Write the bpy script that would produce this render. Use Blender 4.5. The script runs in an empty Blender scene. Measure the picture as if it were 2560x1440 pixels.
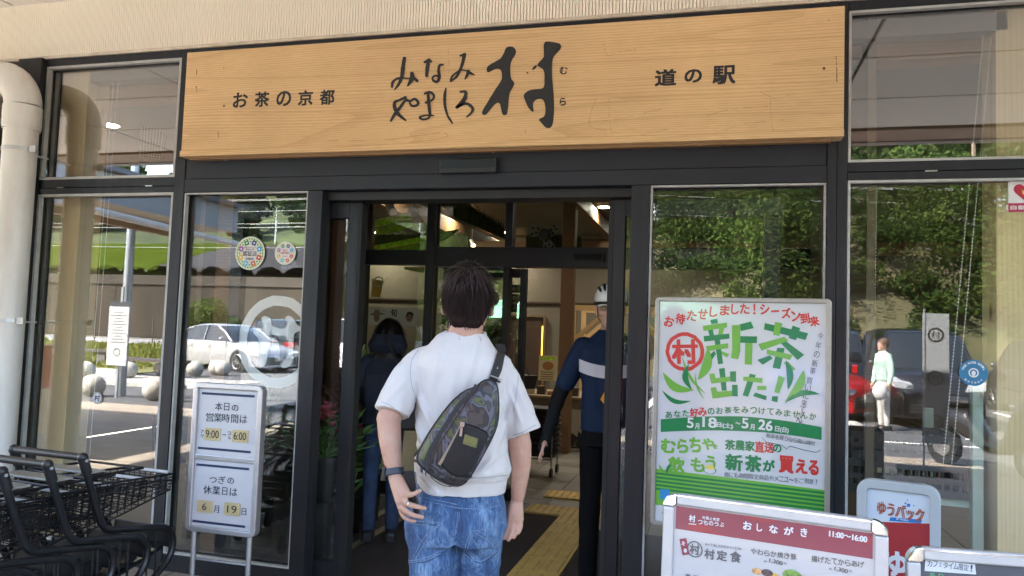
import bpy, bmesh, math, random
import numpy as np
from mathutils import Vector, Matrix
R_ = math.radians
sc = bpy.context.scene
COL = sc.collection
# ---------------- camera ----------------
F_PX, YAW, PITCH, ROLL = 1900.0, 0.2613, 0.0592, 0.0351
CAM = np.array([0.0, -3.9, 1.45])
_f = np.array([-math.sin(YAW)*math.cos(PITCH), math.cos(YAW)*math.cos(PITCH), math.sin(PITCH)])
_r = np.array([math.cos(YAW), math.sin(YAW), 0.0]); _u = np.cross(_r, _f)
CR = math.cos(ROLL)*_r + math.sin(ROLL)*_u
CU = -math.sin(ROLL)*_r + math.cos(ROLL)*_u
CF = _f
cd = bpy.data.cameras.new('camera'); cam = bpy.data.objects.new('camera', cd); COL.objects.link(cam)
cd.sensor_width = 36; cd.lens = F_PX*36/2560; cd.clip_start = .05; cd.clip_end = 800
cam.matrix_world = Matrix(((CR[0], CU[0], -CF[0], CAM[0]), (CR[1], CU[1], -CF[1], CAM[1]), (CR[2], CU[2], -CF[2], CAM[2]), (0, 0, 0, 1)))
sc.camera = cam
# ---------------- sky, sun, exposure ----------------
SUN_EL, SUN_ROT = 47.0, -48.7
w = bpy.data.worlds.new('World'); sc.world = w; w.use_nodes = True
nt = w.node_tree; nt.nodes.clear()
sky = nt.nodes.new('ShaderNodeTexSky'); sky.sky_type = 'NISHITA'; sky.sun_disc = False
sky.sun_elevation = R_(SUN_EL); sky.sun_rotation = R_(SUN_ROT); sky.dust_density = 2.5; sky.ozone_density = .7
bg = nt.nodes.new('ShaderNodeBackground'); bg.inputs[1].default_value = .14
wo = nt.nodes.new('ShaderNodeOutputWorld')
nt.links.new(sky.outputs[0], bg.inputs[0]); nt.links.new(bg.outputs[0], wo.inputs[0])
sl = bpy.data.lights.new('sun', 'SUN'); sl.energy = 4.2; sl.angle = R_(.5); sl.color = (1, .95, .87)
so = bpy.data.objects.new('sun', sl); COL.objects.link(so)
sd = Vector((math.sin(R_(SUN_ROT))*math.cos(R_(SUN_EL)), math.cos(R_(SUN_ROT))*math.cos(R_(SUN_EL)), math.sin(R_(SUN_EL))))
so.rotation_euler = (sd).to_track_quat('Z', 'Y').to_euler()
sc.view_settings.view_transform = 'Standard'; sc.view_settings.look = 'None'; sc.view_settings.gamma = 1
sc.view_settings.use_curve_mapping = False
sc.view_settings.exposure = 3.95
sc.view_settings.use_white_balance = True; sc.view_settings.white_balance_temperature = 6600
sc.cycles.use_denoising = True
sc.cycles.max_bounces = 9; sc.cycles.transparent_max_bounces = 20; sc.cycles.glossy_bounces = 5; sc.cycles.diffuse_bounces = 4
sc.cycles.caustics_reflective = False; sc.cycles.caustics_refractive = False
sc.cycles.sample_clamp_indirect = 6

def ray(px, py):
    return CF + CR*(px-1280)/F_PX - CU*(py-720)/F_PX
def at(px, py, y=0.0):
    """where the sight line through a pixel of the photograph meets a wall plane y = const"""
    d = ray(px, py); t = (y-CAM[1])/d[1]; return CAM + t*d
def at_floor(px, py, z=0.0, mirror=False):
    d = ray(px, py); t = (z-CAM[2])/d[2]; p = CAM + t*d
    if mirror: p = np.array([p[0], -p[1], p[2]])
    return p
# ---------------- materials ----------------
MATS = {}
def M(name, col=(.5, .5, .5), rough=.5, metal=0, var=0, vs=4, bump=0, bs=60, spec=.5, coat=0, emit=0, col2=None, stretch=(1, 1, 1), detail=5, alpha=1, trans=0, sheen=0, sub=0, rvar=0):
    if name in MATS: return MATS[name]
    m = bpy.data.materials.new(name); m.use_nodes = True; t = m.node_tree; b = t.nodes['Principled BSDF']
    N, L = t.nodes.new, t.links.new
    b.inputs['Base Color'].default_value = (*col, 1); b.inputs['Roughness'].default_value = rough
    b.inputs['Metallic'].default_value = metal; b.inputs['Specular IOR Level'].default_value = spec
    if coat: b.inputs['Coat Weight'].default_value = coat; b.inputs['Coat Roughness'].default_value = .06
    if sheen: b.inputs['Sheen Weight'].default_value = sheen
    if sub: b.inputs['Subsurface Weight'].default_value = sub; b.inputs['Subsurface Radius'].default_value = (.02, .008, .004); b.inputs['Subsurface Scale'].default_value = .5
    if emit: b.inputs['Emission Color'].default_value = (*col, 1); b.inputs['Emission Strength'].default_value = emit
    if alpha < 1: b.inputs['Alpha'].default_value = alpha
    if trans: b.inputs['Transmission Weight'].default_value = trans
    if var or bump or col2 or rvar:
        tc = N('ShaderNodeTexCoord'); mp = N('ShaderNodeMapping'); mp.inputs['Scale'].default_value = stretch
        L(tc.outputs['Object'], mp.inputs[0])
    if var or col2 or rvar:
        n = N('ShaderNodeTexNoise'); n.inputs['Scale'].default_value = vs; n.inputs['Detail'].default_value = detail; n.inputs['Roughness'].default_value = .62
        L(mp.outputs[0], n.inputs['Vector'])
    if var or col2:
        r = N('ShaderNodeValToRGB'); c2 = col2 or tuple(c*(1-var) for c in col); c1 = col if col2 else tuple(min(1, c*(1+var)) for c in col)
        r.color_ramp.elements[0].position = .34; r.color_ramp.elements[1].position = .66
        r.color_ramp.elements[0].color = (*c2, 1); r.color_ramp.elements[1].color = (*c1, 1)
        L(n.outputs[0], r.inputs[0]); L(r.outputs[0], b.inputs['Base Color'])
    if rvar:
        mr = N('ShaderNodeMapRange'); mr.inputs[1].default_value = .3; mr.inputs[2].default_value = .7
        mr.inputs[3].default_value = max(0, rough-rvar); mr.inputs[4].default_value = min(1, rough+rvar); L(n.outputs[0], mr.inputs[0]); L(mr.outputs[0], b.inputs['Roughness'])
    if bump:
        n2 = N('ShaderNodeTexNoise'); n2.inputs['Scale'].default_value = bs; n2.inputs['Detail'].default_value = 4
        L(mp.outputs[0], n2.inputs['Vector']); bp = N('ShaderNodeBump'); bp.inputs['Strength'].default_value = bump; bp.inputs['Distance'].default_value = .004
        L(n2.outputs[0], bp.inputs['Height']); L(bp.outputs[0], b.inputs['Normal'])
    MATS[name] = m; return m

def glass_mat(name, tint=(.9, .95, .93), base=.12, wob=0.0):
    if name in MATS: return MATS[name]
    m = bpy.data.materials.new(name); m.use_nodes = True; t = m.node_tree; t.nodes.clear(); N, L = t.nodes.new, t.links.new
    o = N('ShaderNodeOutputMaterial'); mx = N('ShaderNodeMixShader'); tr = N('ShaderNodeBsdfTransparent'); gl = N('ShaderNodeBsdfGlossy')
    tr.inputs[0].default_value = (*tint, 1); gl.inputs[0].default_value = (1, 1, 1, 1); gl.inputs['Roughness'].default_value = 0
    lw = N('ShaderNodeLayerWeight'); lw.inputs[0].default_value = .3
    ma = N('ShaderNodeMath'); ma.operation = 'MULTIPLY_ADD'; ma.inputs[1].default_value = .22; ma.inputs[2].default_value = base
    L(lw.outputs['Facing'], ma.inputs[0]); L(ma.outputs[0], mx.inputs[0]); L(tr.outputs[0], mx.inputs[1]); L(gl.outputs[0], mx.inputs[2]); L(mx.outputs[0], o.inputs[0])
    if wob:
        tc = N('ShaderNodeTexCoord'); n = N('ShaderNodeTexNoise'); n.inputs['Scale'].default_value = 1.3; n.inputs['Detail'].default_value = 1
        bp = N('ShaderNodeBump'); bp.inputs['Strength'].default_value = wob; bp.inputs['Distance'].default_value = .01
        L(tc.outputs['Object'], n.inputs[0]); L(n.outputs[0], bp.inputs['Height']); L(bp.outputs[0], gl.inputs['Normal'])
    MATS[name] = m; return m

def wood_mat(name, light, dark, axis='x', scale=1.0, knots=True, rough=.55, contrast=1.0):
    """axis: the direction along which the grain runs"""
    if name in MATS: return MATS[name]
    m = bpy.data.materials.new(name); m.use_nodes = True; t = m.node_tree; b = t.nodes['Principled BSDF']; N, L = t.nodes.new, t.links.new
    b.inputs['Roughness'].default_value = rough
    tc = N('ShaderNodeTexCoord'); mp = N('ShaderNodeMapping'); s = [1, 1, 1]; s['xyz'.index(axis)] = .07
    mp.inputs['Scale'].default_value = s; L(tc.outputs['Object'], mp.inputs[0])
    n1 = N('ShaderNodeTexNoise'); n1.inputs['Scale'].default_value = 3.2*scale; n1.inputs['Detail'].default_value = 2; L(mp.outputs[0], n1.inputs['Vector'])
    mul = N('ShaderNodeVectorMath'); mul.operation = 'SCALE'; mul.inputs['Scale'].default_value = .16/scale; L(n1.outputs['Color'], mul.inputs[0])
    add = N('ShaderNodeVectorMath'); add.operation = 'ADD'; L(mp.outputs[0], add.inputs[0]); L(mul.outputs[0], add.inputs[1])
    wv = N('ShaderNodeTexWave'); wv.wave_type = 'BANDS'; wv.bands_direction = 'Z' if axis != 'z' else 'X'; wv.wave_profile = 'SAW'
    wv.inputs['Scale'].default_value = 20*scale; wv.inputs['Distortion'].default_value = 1.5; wv.inputs['Detail'].default_value = 1; wv.inputs['Detail Scale'].default_value = .4
    L(add.outputs[0], wv.inputs['Vector'])
    n2 = N('ShaderNodeTexNoise'); n2.inputs['Scale'].default_value = 170*scale; n2.inputs['Detail'].default_value = 3; L(mp.outputs[0], n2.inputs['Vector'])
    n3 = N('ShaderNodeTexNoise'); n3.inputs['Scale'].default_value = 5*scale; n3.inputs['Detail'].default_value = 3; L(mp.outputs[0], n3.inputs['Vector'])
    pw = N('ShaderNodeMath'); pw.operation = 'POWER'; pw.inputs[1].default_value = 3.0; L(wv.outputs['Fac'], pw.inputs[0])
    m1 = N('ShaderNodeMath'); m1.operation = 'MULTIPLY_ADD'; m1.inputs[1].default_value = .55*contrast; L(pw.outputs[0], m1.inputs[0])
    m2 = N('ShaderNodeMath'); m2.operation = 'MULTIPLY_ADD'; m2.inputs[1].default_value = .7*contrast; m2.inputs[2].default_value = -.28*contrast; L(n2.outputs[0], m2.inputs[0]); L(m2.outputs[0], m1.inputs[2])
    m3 = N('ShaderNodeMath'); m3.operation = 'MULTIPLY_ADD'; m3.inputs[1].default_value = .5; m3.inputs[2].default_value = -.2; L(n3.outputs[0], m3.inputs[0])
    m4 = N('ShaderNodeMath'); m4.operation = 'ADD'; m4.use_clamp = True; L(m1.outputs[0], m4.inputs[0]); L(m3.outputs[0], m4.inputs[1])
    mx = N('ShaderNodeMixRGB'); mx.inputs[1].default_value = (*light, 1); mx.inputs[2].default_value = (*dark, 1); L(m4.outputs[0], mx.inputs[0])
    out = mx.outputs[0]
    if not knots:
        ms = N('ShaderNodeMapping'); sq = [1, 1, 1]; sq['xyz'.index(axis)] = .05; ms.inputs['Scale'].default_value = sq; L(tc.outputs['Object'], ms.inputs[0])
        w2 = N('ShaderNodeTexNoise'); w2.inputs['Scale'].default_value = 2.4*scale; w2.inputs['Detail'].default_value = 1.2; L(ms.outputs[0], w2.inputs['Vector'])
        wm = N('ShaderNodeMath'); wm.operation = 'MULTIPLY'; wm.inputs[1].default_value = 17; L(w2.outputs[0], wm.inputs[0]); wf = N('ShaderNodeMath'); wf.operation = 'FRACT'; L(wm.outputs[0], wf.inputs[0])
        r2 = N('ShaderNodeValToRGB'); r2.color_ramp.elements[0].position = .72; r2.color_ramp.elements[1].position = 1.0; r2.color_ramp.elements[0].color = (0, 0, 0, 1); r2.color_ramp.elements[1].color = (.24, .24, .24, 1); L(wf.outputs[0], r2.inputs[0])
        m6 = N('ShaderNodeMixRGB'); m6.inputs[2].default_value = (dark[0]*.72, dark[1]*.62, dark[2]*.5, 1); L(out, m6.inputs[1]); L(r2.outputs[0], m6.inputs[0]); out = m6.outputs[0]
        nb = N('ShaderNodeTexNoise'); nb.inputs['Scale'].default_value = 1.3; nb.inputs['Detail'].default_value = 5; L(tc.outputs['Object'], nb.inputs[0]); rb = N('ShaderNodeMapRange'); rb.inputs[1].default_value = .3; rb.inputs[2].default_value = .7; rb.inputs[3].default_value = .86; rb.inputs[4].default_value = 1.06; L(nb.outputs[0], rb.inputs[0])
        vm = N('ShaderNodeVectorMath'); vm.operation = 'SCALE'; L(out, vm.inputs[0]); L(rb.outputs[0], vm.inputs['Scale']); out = vm.outputs[0]
    if knots:
        mk = N('ShaderNodeMapping'); sk = [1, 1, 1]; sk['xyz'.index(axis)] = .55; mk.inputs['Scale'].default_value = sk; L(tc.outputs['Object'], mk.inputs[0])
        vo = N('ShaderNodeTexVoronoi'); vo.inputs['Scale'].default_value = 4.3*scale; L(mk.outputs[0], vo.inputs['Vector'])
        rp = N('ShaderNodeValToRGB'); rp.color_ramp.elements[0].position = .03; rp.color_ramp.elements[1].position = .1
        rp.color_ramp.elements[0].color = (.75, .75, .75, 1); rp.color_ramp.elements[1].color = (0, 0, 0, 1); L(vo.outputs['Distance'], rp.inputs[0])
        m5 = N('ShaderNodeMixRGB'); m5.inputs[2].default_value = (dark[0]*.35, dark[1]*.3, dark[2]*.25, 1); L(out, m5.inputs[1]); L(rp.outputs[0], m5.inputs[0]); out = m5.outputs[0]
    L(out, b.inputs['Base Color'])
    bp = N('ShaderNodeBump'); bp.inputs['Strength'].default_value = .25; bp.inputs['Distance'].default_value = .002; L(m4.outputs[0], bp.inputs['Height']); L(bp.outputs[0], b.inputs['Normal'])
    MATS[name] = m; return m
# ---------------- mesh builder ----------------
def tag(o, label=None, cat=None, group=None, kind=None):
    if label: o['label'] = label
    if cat: o['category'] = cat
    if group: o['group'] = group
    if kind: o['kind'] = kind
    return o
def empty(name, loc, label, cat, group=None, rz=0):
    o = bpy.data.objects.new(name, None); o.location = loc; o.rotation_euler = (0, 0, rz); COL.objects.link(o)
    o.empty_display_size = .1
    return tag(o, label, cat, group)
def link(name, me, parent=None, world=False):
    o = bpy.data.objects.new(name, me); COL.objects.link(o)
    if parent is not None:
        o.parent = parent
        if world:
            p = parent; mw = Matrix.Identity(4)
            while p is not None:
                mw = Matrix.Translation(p.location) @ p.rotation_euler.to_matrix().to_4x4() @ mw; p = p.parent
            o.matrix_parent_inverse = mw.inverted()
    return o
class MB:
    def __init__(s): s.v = []; s.f = []; s.mi = []; s.cm = 0
    def mat(s, i): s.cm = i; return s
    def add(s, vs, fs):
        o = len(s.v); s.v += [tuple(float(c) for c in v) for v in vs]
        for f in fs: s.f.append(tuple(i+o for i in f)); s.mi.append(s.cm)
        return s
    def box(s, x0, y0, z0, x1, y1, z1):
        vs = [(x0, y0, z0), (x1, y0, z0), (x1, y1, z0), (x0, y1, z0), (x0, y0, z1), (x1, y0, z1), (x1, y1, z1), (x0, y1, z1)]
        return s.add(vs, [(0, 3, 2, 1), (4, 5, 6, 7), (0, 1, 5, 4), (1, 2, 6, 5), (2, 3, 7, 6), (3, 0, 4, 7)])
    def bar(s, a, b, w, h, up=(0, 0, 1)):
        a, b = Vector(a), Vector(b); d = (b-a).normalized(); sx = d.cross(Vector(up))
        if sx.length < 1e-4: sx = d.cross(Vector((1, 0, 0)))
        sx.normalize(); sy = sx.cross(d); vs = []
        for p in (a, b):
            for i, j in ((-1, -1), (1, -1), (1, 1), (-1, 1)): vs.append(p + sx*(i*w/2) + sy*(j*h/2))
        return s.add(vs, [(0, 1, 2, 3), (7, 6, 5, 4), (0, 4, 5, 1), (1, 5, 6, 2), (2, 6, 7, 3), (3, 7, 4, 0)])
    def tube(s, pts, r, n=8, cap=True, closed=False):
        P = [Vector(p) for p in pts]; k = len(P); rr = r if hasattr(r, '__len__') else [r]*k; rings = []; nrm = None
        for i, p in enumerate(P):
            if closed: d = P[(i+1) % k]-P[i-1]
            else: d = (P[min(i+1, k-1)]-P[max(i-1, 0)])
            d.normalize()
            if nrm is None: nrm = d.orthogonal().normalized()
            else:
                nrm = nrm - d*nrm.dot(d)
                nrm = nrm.normalized() if nrm.length > 1e-5 else d.orthogonal().normalized()
            bn = d.cross(nrm)
            rings.append([p + (nrm*math.cos(2*math.pi*j/n)+bn*math.sin(2*math.pi*j/n))*rr[i] for j in range(n)])
        vs = [q for ring in rings for q in ring]; fs = []
        for i in range(k if closed else k-1):
            a, b = i*n, ((i+1) % k)*n
            for j in range(n): fs.append((a+j, a+(j+1) % n, b+(j+1) % n, b+j))
        if cap and not closed: fs.append(tuple(reversed(range(n)))); fs.append(tuple((k-1)*n+j for j in range(n)))
        return s.add(vs, fs)
    def lathe(s, prof, c=(0, 0, 0), n=24):
        vs = []; fs = []; k = len(prof)
        for r, z in prof:
            for j in range(n): a = 2*math.pi*j/n; vs.append((c[0]+r*math.cos(a), c[1]+r*math.sin(a), c[2]+z))
        for i in range(k-1):
            for j in range(n): fs.append((i*n+j, i*n+(j+1) % n, (i+1)*n+(j+1) % n, (i+1)*n+j))
        fs.append(tuple(reversed(range(n)))); fs.append(tuple((k-1)*n+j for j in range(n)))
        return s.add(vs, fs)
    def sphere(s, c, r, n=16, sz=None):
        sz = sz or (1, 1, 1); vs = [(c[0], c[1], c[2]-r*sz[2])]; m = max(6, n//2)
        for i in range(1, m):
            a = -math.pi/2+math.pi*i/m
            for j in range(n): b = 2*math.pi*j/n; vs.append((c[0]+r*sz[0]*math.cos(a)*math.cos(b), c[1]+r*sz[1]*math.cos(a)*math.sin(b), c[2]+r*sz[2]*math.sin(a)))
        vs.append((c[0], c[1], c[2]+r*sz[2])); fs = []
        for j in range(n): fs.append((0, 1+(j+1) % n, 1+j))
        for i in range(m-2):
            for j in range(n): a = 1+i*n; b = a+n; fs.append((a+j, a+(j+1) % n, b+(j+1) % n, b+j))
        t = len(vs)-1; a = 1+(m-2)*n
        for j in range(n): fs.append((a+j, a+(j+1) % n, t))
        return s.add(vs, fs)
    def loft(s, rings, cap=True):
        n = len(rings[0]); k = len(rings); fs = []
        for i in range(k-1):
            for j in range(n): a, b = i*n, (i+1)*n; fs.append((a+j, a+(j+1) % n, b+(j+1) % n, b+j))
        if cap: fs.append(tuple(reversed(range(n)))); fs.append(tuple((k-1)*n+j for j in range(n)))
        return s.add([p for r in rings for p in r], fs)
    def prism(s, poly, y0, y1, plane='xz'):
        """poly of 2-D points (counter-clockwise seen from -y for xz) pushed from y0 to y1"""
        n = len(poly)
        def P(a, b, c): return (a, c, b) if plane == 'xz' else ((a, b, c) if plane == 'xy' else (c, a, b))
        vs = [P(a, b, y0) for a, b in poly]+[P(a, b, y1) for a, b in poly]
        fs = [tuple(range(n)), tuple(reversed(range(n, 2*n)))]+[(i, i+n, (i+1) % n+n, (i+1) % n) for i in range(n)]
        return s.add(vs, fs)
    def mesh(s, name, mats, smooth=False):
        me = bpy.data.meshes.new(name); me.from_pydata(s.v, [], s.f)
        mats = mats if isinstance(mats, (list, tuple)) else [mats]
        for m in mats: me.materials.append(m)
        if len(mats) > 1: me.polygons.foreach_set('material_index', s.mi)
        if smooth: me.polygons.foreach_set('use_smooth', [True]*len(me.polygons))
        bm = bmesh.new(); bm.from_mesh(me); bmesh.ops.recalc_face_normals(bm, faces=bm.faces); bm.to_mesh(me); bm.free()
        me.update(); return me
    def build(s, name, mats, parent=None, world=False, smooth=False, bev=0, seg=2, sub=0):
        o = link(name, s.mesh(name, mats, smooth), parent, world)
        if bev:
            b = o.modifiers.new('bevel', 'BEVEL'); b.width = bev; b.segments = seg; b.limit_method = 'ANGLE'; b.angle_limit = R_(35)
        if sub:
            b = o.modifiers.new('sub', 'SUBSURF'); b.levels = sub; b.render_levels = sub
        if smooth and not sub: autosmooth(o.data)
        return o
def autosmooth(me, ang=40):
    bm = bmesh.new(); bm.from_mesh(me)
    for e in bm.edges:
        if len(e.link_faces) == 2 and e.calc_face_angle(0) > R_(ang): e.smooth = False
    bm.to_mesh(me); bm.free()
def copy_tree(o, parent=None):
    c = o.copy(); COL.objects.link(c)
    if parent is not None: c.parent = parent
    for ch in list(o.children): copy_tree(ch, c)
    return c
def rrect(x0, z0, x1, z1, r, n=6):
    P = []
    for cx, cz, a0 in ((x1-r, z0+r, -90), (x1-r, z1-r, 0), (x0+r, z1-r, 90), (x0+r, z0+r, 180)):
        for i in range(n+1): a = R_(a0+90*i/n); P.append((cx+r*math.cos(a), cz+r*math.sin(a)))
    return P
# ---------------- writing ----------------
def text_mesh(s, size=1.0, bold=0.0, align='CENTER', spacing=1.0, ext=0.0):
    cu = bpy.data.curves.new('text', 'FONT'); cu.body = s; cu.size = size; cu.align_x = align; cu.align_y = 'CENTER'; cu.space_character = spacing
    cu.offset = bold*size; cu.resolution_u = 3; cu.fill_mode = 'BOTH' if ext else 'FRONT'; cu.extrude = ext
    o = bpy.data.objects.new('text', cu); COL.objects.link(o)
    dg = bpy.context.evaluated_depsgraph_get(); me = bpy.data.meshes.new_from_object(o.evaluated_get(dg))
    bpy.data.objects.remove(o); bpy.data.curves.remove(cu); return me
def frame_mat(o, x, z):
    return Matrix(((x[0], 0, z[0], o[0]), (x[1], 0, z[1], o[1]), (x[2], 0, z[2], o[2]), (0, 0, 0, 1)))
def write(s, x, z, w, h, mat, parent, X=None, y=0, rot=0, bold=.012, name='lettering', ext=0, vertical=False, shear=0, fit=True):
    """letters centred on (x, z) of the parent's front (its local xz plane looking to -y), w wide and h high"""
    me = text_mesh('\n'.join(s) if vertical else s, 1.0, 0, ext=ext/max(h, 1e-6))
    n = len(me.vertices); co = np.empty(n*3); me.vertices.foreach_get('co', co); co = co.reshape(-1, 3)
    lo, hi = co.min(0), co.max(0); c = (lo+hi)/2; d = np.maximum(hi-lo, 1e-6)
    sx = (w/d[0] if w else h/d[1]); sz = (h/d[1] if h else sx)
    a = (co[:, 0]-c[0])*sx; b = (co[:, 1]-c[1])*sz; a = a + b*shear
    if rot: a, b = a*math.cos(rot)-b*math.sin(rot), a*math.sin(rot)+b*math.cos(rot)
    fs = [tuple(p.vertices) for p in me.polygons]; V = []; Fc = []; bpy.data.meshes.remove(me); k = h/max(1, len(s) if vertical else 1)*bold
    for q, (ox, oy) in enumerate([(-1, -1), (1, -1), (1, 1), (-1, 1)] if bold > .012 else [(0, 0)]):
        o = len(V); V += [(x+a_+ox*k, y-.00003*q, z+b_+oy*k) for a_, b_ in zip(a, b)]; Fc += [tuple(i+o for i in f) for f in fs]
    me = bpy.data.meshes.new(name); me.from_pydata(V, [], Fc)
    me.materials.clear(); me.materials.append(mat)
    return link(name, me, parent)
def flat(poly, y, mat, parent, name, world=False):
    me = bpy.data.meshes.new(name); me.from_pydata([(a, y, b) for a, b in poly], [], [tuple(range(len(poly)))]); me.materials.append(mat)
    return link(name, me, parent, world)
def ring2d(cx, cz, ro, ri, n=40, sx=1, seed=None, wob=0):
    rnd = random.Random(seed); V = []
    wo = [1+rnd.uniform(-wob, wob) for _ in range(n)]
    for i in range(n): a = 2*math.pi*i/n; V.append((cx+ro*sx*math.cos(a)*wo[i], cz+ro*math.sin(a)*wo[i]))
    for i in range(n): a = 2*math.pi*i/n; V.append((cx+ri*sx*math.cos(a)*wo[i], cz+ri*math.sin(a)*wo[i]))
    return V, [(i, (i+1) % n, (i+1) % n+n, i+n) for i in range(n)]
def ring_flat(cx, cz, ro, ri, y, mat, parent, name, n=40, sx=1, wob=0):
    V, F = ring2d(cx, cz, ro, ri, n, sx, 3, wob)
    me = bpy.data.meshes.new(name); me.from_pydata([(a, y, b) for a, b in V], [], F); me.materials.append(mat); return link(name, me, parent)
def disc(cx, cz, r, n=32, sx=1): return [(cx+r*sx*math.cos(2*math.pi*i/n), cz+r*math.sin(2*math.pi*i/n)) for i in range(n)]
# =====================================================================
#  OUTDOORS (what the glass mirrors): ground, road, hills, field, trees
# =====================================================================
rng = np.random.default_rng(7)
def sstep(a, b, x): t = np.clip((x-a)/(b-a), 0, 1); return t*t*(3-2*t)
def height(x, y):
    d = -y
    hill = (np.clip(d-25, 0, 75)*.46+sstep(25, 36, d)*1.2)*sstep(-24, -10, x)
    hill = hill*(1-.50*sstep(9, 28, x))
    fld = np.where(d > 48.6, 5.0+(d-48.6)*.155+np.clip(d-104, 0, 60)*.25, 0)*(1-sstep(-26, -14, x))
    z = np.maximum(hill, fld) + (np.sin(x*.31+y*.17)+np.sin(x*.13-y*.23+2))*.35*sstep(30, 44, d)*sstep(-26, -12, x)
    return z
xs = np.concatenate([np.linspace(-400, -130, 14)[:-1], np.linspace(-130, 75, 206)[:-1], np.linspace(75, 400, 14)])
ys = -np.concatenate([np.linspace(17.0, 48.55, 33), [48.6], np.linspace(49.4, 150, 90), np.linspace(158, 500, 18)])
X, Y = np.meshgrid(xs, ys); Z = height(X, Y) - .025
Z = np.where(-Y < 48.58, np.where(X < -26, 0, Z), Z)
def grid_mesh(name, X, Y, Z, mats, idx=None):
    r, c = X.shape; me = bpy.data.meshes.new(name); co = np.stack([X, Y, Z], -1).reshape(-1, 3)
    a = (np.arange(r-1)[:, None]*c+np.arange(c-1)[None]).ravel(); q = np.stack([a, a+c, a+c+1, a+1], 1)
    me.vertices.add(len(co)); me.vertices.foreach_set('co', co.ravel()); me.loops.add(q.size); me.loops.foreach_set('vertex_index', q.ravel().astype(np.int32))
    me.polygons.add(len(q)); me.polygons.foreach_set('loop_start', np.arange(len(q))*4); me.update(calc_edges=True)
    for m in mats: me.materials.append(m)
    return me
m_hill = M('hill_ground', (.12, .095, .05), .95, var=.3, vs=.25, col2=(.03, .042, .014), bump=.6, bs=4)
me = grid_mesh('hills', X, Y, Z, [m_hill, M('meadow', (.036, .055, .012), .95, col2=(.018, .030, .008), vs=.12, bump=.5, bs=2)])
fx = (X[:-1, :-1]+X[1:, 1:])/2; fy = (Y[:-1, :-1]+Y[1:, 1:])/2
me.polygons.foreach_set('material_index', ((fx < -19-(-fy-30)*.18) & (fy < -49)).astype(np.int32).ravel()); link('hills', me)['kind'] = 'structure'
# base ground sheet to the horizon
b = MB(); b.add([(-400, -17.2, -.03), (400, -17.2, -.03), (400, 60, -.03), (-400, 60, -.03)], [(0, 1, 2, 3)])
b.build('ground', M('ground_earth', (.16, .15, .12), .9, var=.2, vs=.6))['kind'] = 'structure'
def paving_mat(name, c1, c2, bw, bh, mortar=.012, rot=0):
    m = bpy.data.materials.new(name); m.use_nodes = True; t = m.node_tree; bs = t.nodes['Principled BSDF']; N, L = t.nodes.new, t.links.new
    tc = N('ShaderNodeTexCoord'); mp = N('ShaderNodeMapping'); mp.inputs['Rotation'].default_value = (0, 0, rot); L(tc.outputs['Object'], mp.inputs[0])
    br = N('ShaderNodeTexBrick'); br.inputs['Color1'].default_value = (*c1, 1); br.inputs['Color2'].default_value = (*c2, 1); br.inputs['Mortar'].default_value = tuple(c*.45 for c in c1)+(1,)
    br.inputs['Scale'].default_value = 1; br.inputs['Brick Width'].default_value = bw; br.inputs['Row Height'].default_value = bh; br.inputs['Mortar Size'].default_value = mortar; L(mp.outputs[0], br.inputs[0])
    n = N('ShaderNodeTexNoise'); n.inputs['Scale'].default_value = 1.7; n.inputs['Detail'].default_value = 6; L(tc.outputs['Object'], n.inputs[0])
    mr = N('ShaderNodeMapRange'); mr.inputs[3].default_value = .72; mr.inputs[4].default_value = 1.25; L(n.outputs[0], mr.inputs[0])
    mx = N('ShaderNodeVectorMath'); mx.operation = 'SCALE'; L(br.outputs[0], mx.inputs[0]); L(mr.outputs[0], mx.inputs['Scale']); L(mx.outputs[0], bs.inputs['Base Color']); bs.inputs['Roughness'].default_value = .8
    return m
def sheet(name, poly, z, mat, kind='structure'):
    me = bpy.data.meshes.new(name); me.from_pydata([(x, y, z) for x, y in poly], [], [tuple(range(len(poly)))]); me.materials.append(mat)
    o = link(name, me); o['kind'] = kind; return o
m_pave = paving_mat('paving_tan', (.33, .275, .215), (.27, .225, .18), .6, .3)
sheet('pavement', [(-60, -6.75), (40, -7.5), (40, 0.02), (-60, 0.02)], 0.0, m_pave)
m_asph = M('asphalt', (.072, .072, .076), .85, var=.18, vs=1.4, bump=.4, bs=150)
sheet('driveway', [(-60, -17.15), (60, -17.15), (60, -7.5), (-60, -6.75)], -.004, m_asph)
m_side = paving_mat('paving_grey', (.36, .35, .32), (.31, .30, .28), .5, .5)
sheet('footpath', [(-60, -13.2), (-11, -13.2), (-11, -10.2), (-60, -10.2)], .0, m_side)
m_lawn = M('lawn_soil', (.09, .11, .022), .95, col2=(.17, .15, .05), vs=.8, bump=.7, bs=25)
sheet('lawn', [(-70, -35), (-17.0, -35), (-15.0, -13.2), (-70, -13.2)], .02, m_lawn)
sheet('car_park', [(-17.0, -35), (60, -35), (60, -17.1), (-17, -17.1)], .0, m_asph)
sheet('road', [(-160, -47.5), (-24, -47.5), (-24, -35), (-160, -35)], .006, M('asphalt_far', (.22, .22, .22), .9, var=.1, vs=.7))
m_line = M('road_paint', (.75, .75, .73), .7, var=.1, vs=6)
mb = MB()
for i in range(7):
    x = -1.4+2.55*i; mb.add([(x, -16.2, .004), (x+.14, -16.2, .004), (x+.14-.0, -11.0, .004), (x, -11.0, .004)], [(0, 1, 2, 3)])
mb.add([(1.2, -8.75, .004), (9, -8.95, .004), (9, -9.07, .004), (1.2, -8.87, .004)], [(0, 1, 2, 3)])
for i in range(12):
    x = -40+i*-6.5; mb.add([(x, -38.8, .012), (x-3, -41.2, .012), (x-4.2, -41.2, .012), (x-1.2, -38.8, .012)], [(0, 1, 2, 3)])
o = mb.build('road_markings', m_line); o['kind'] = 'structure'
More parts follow.
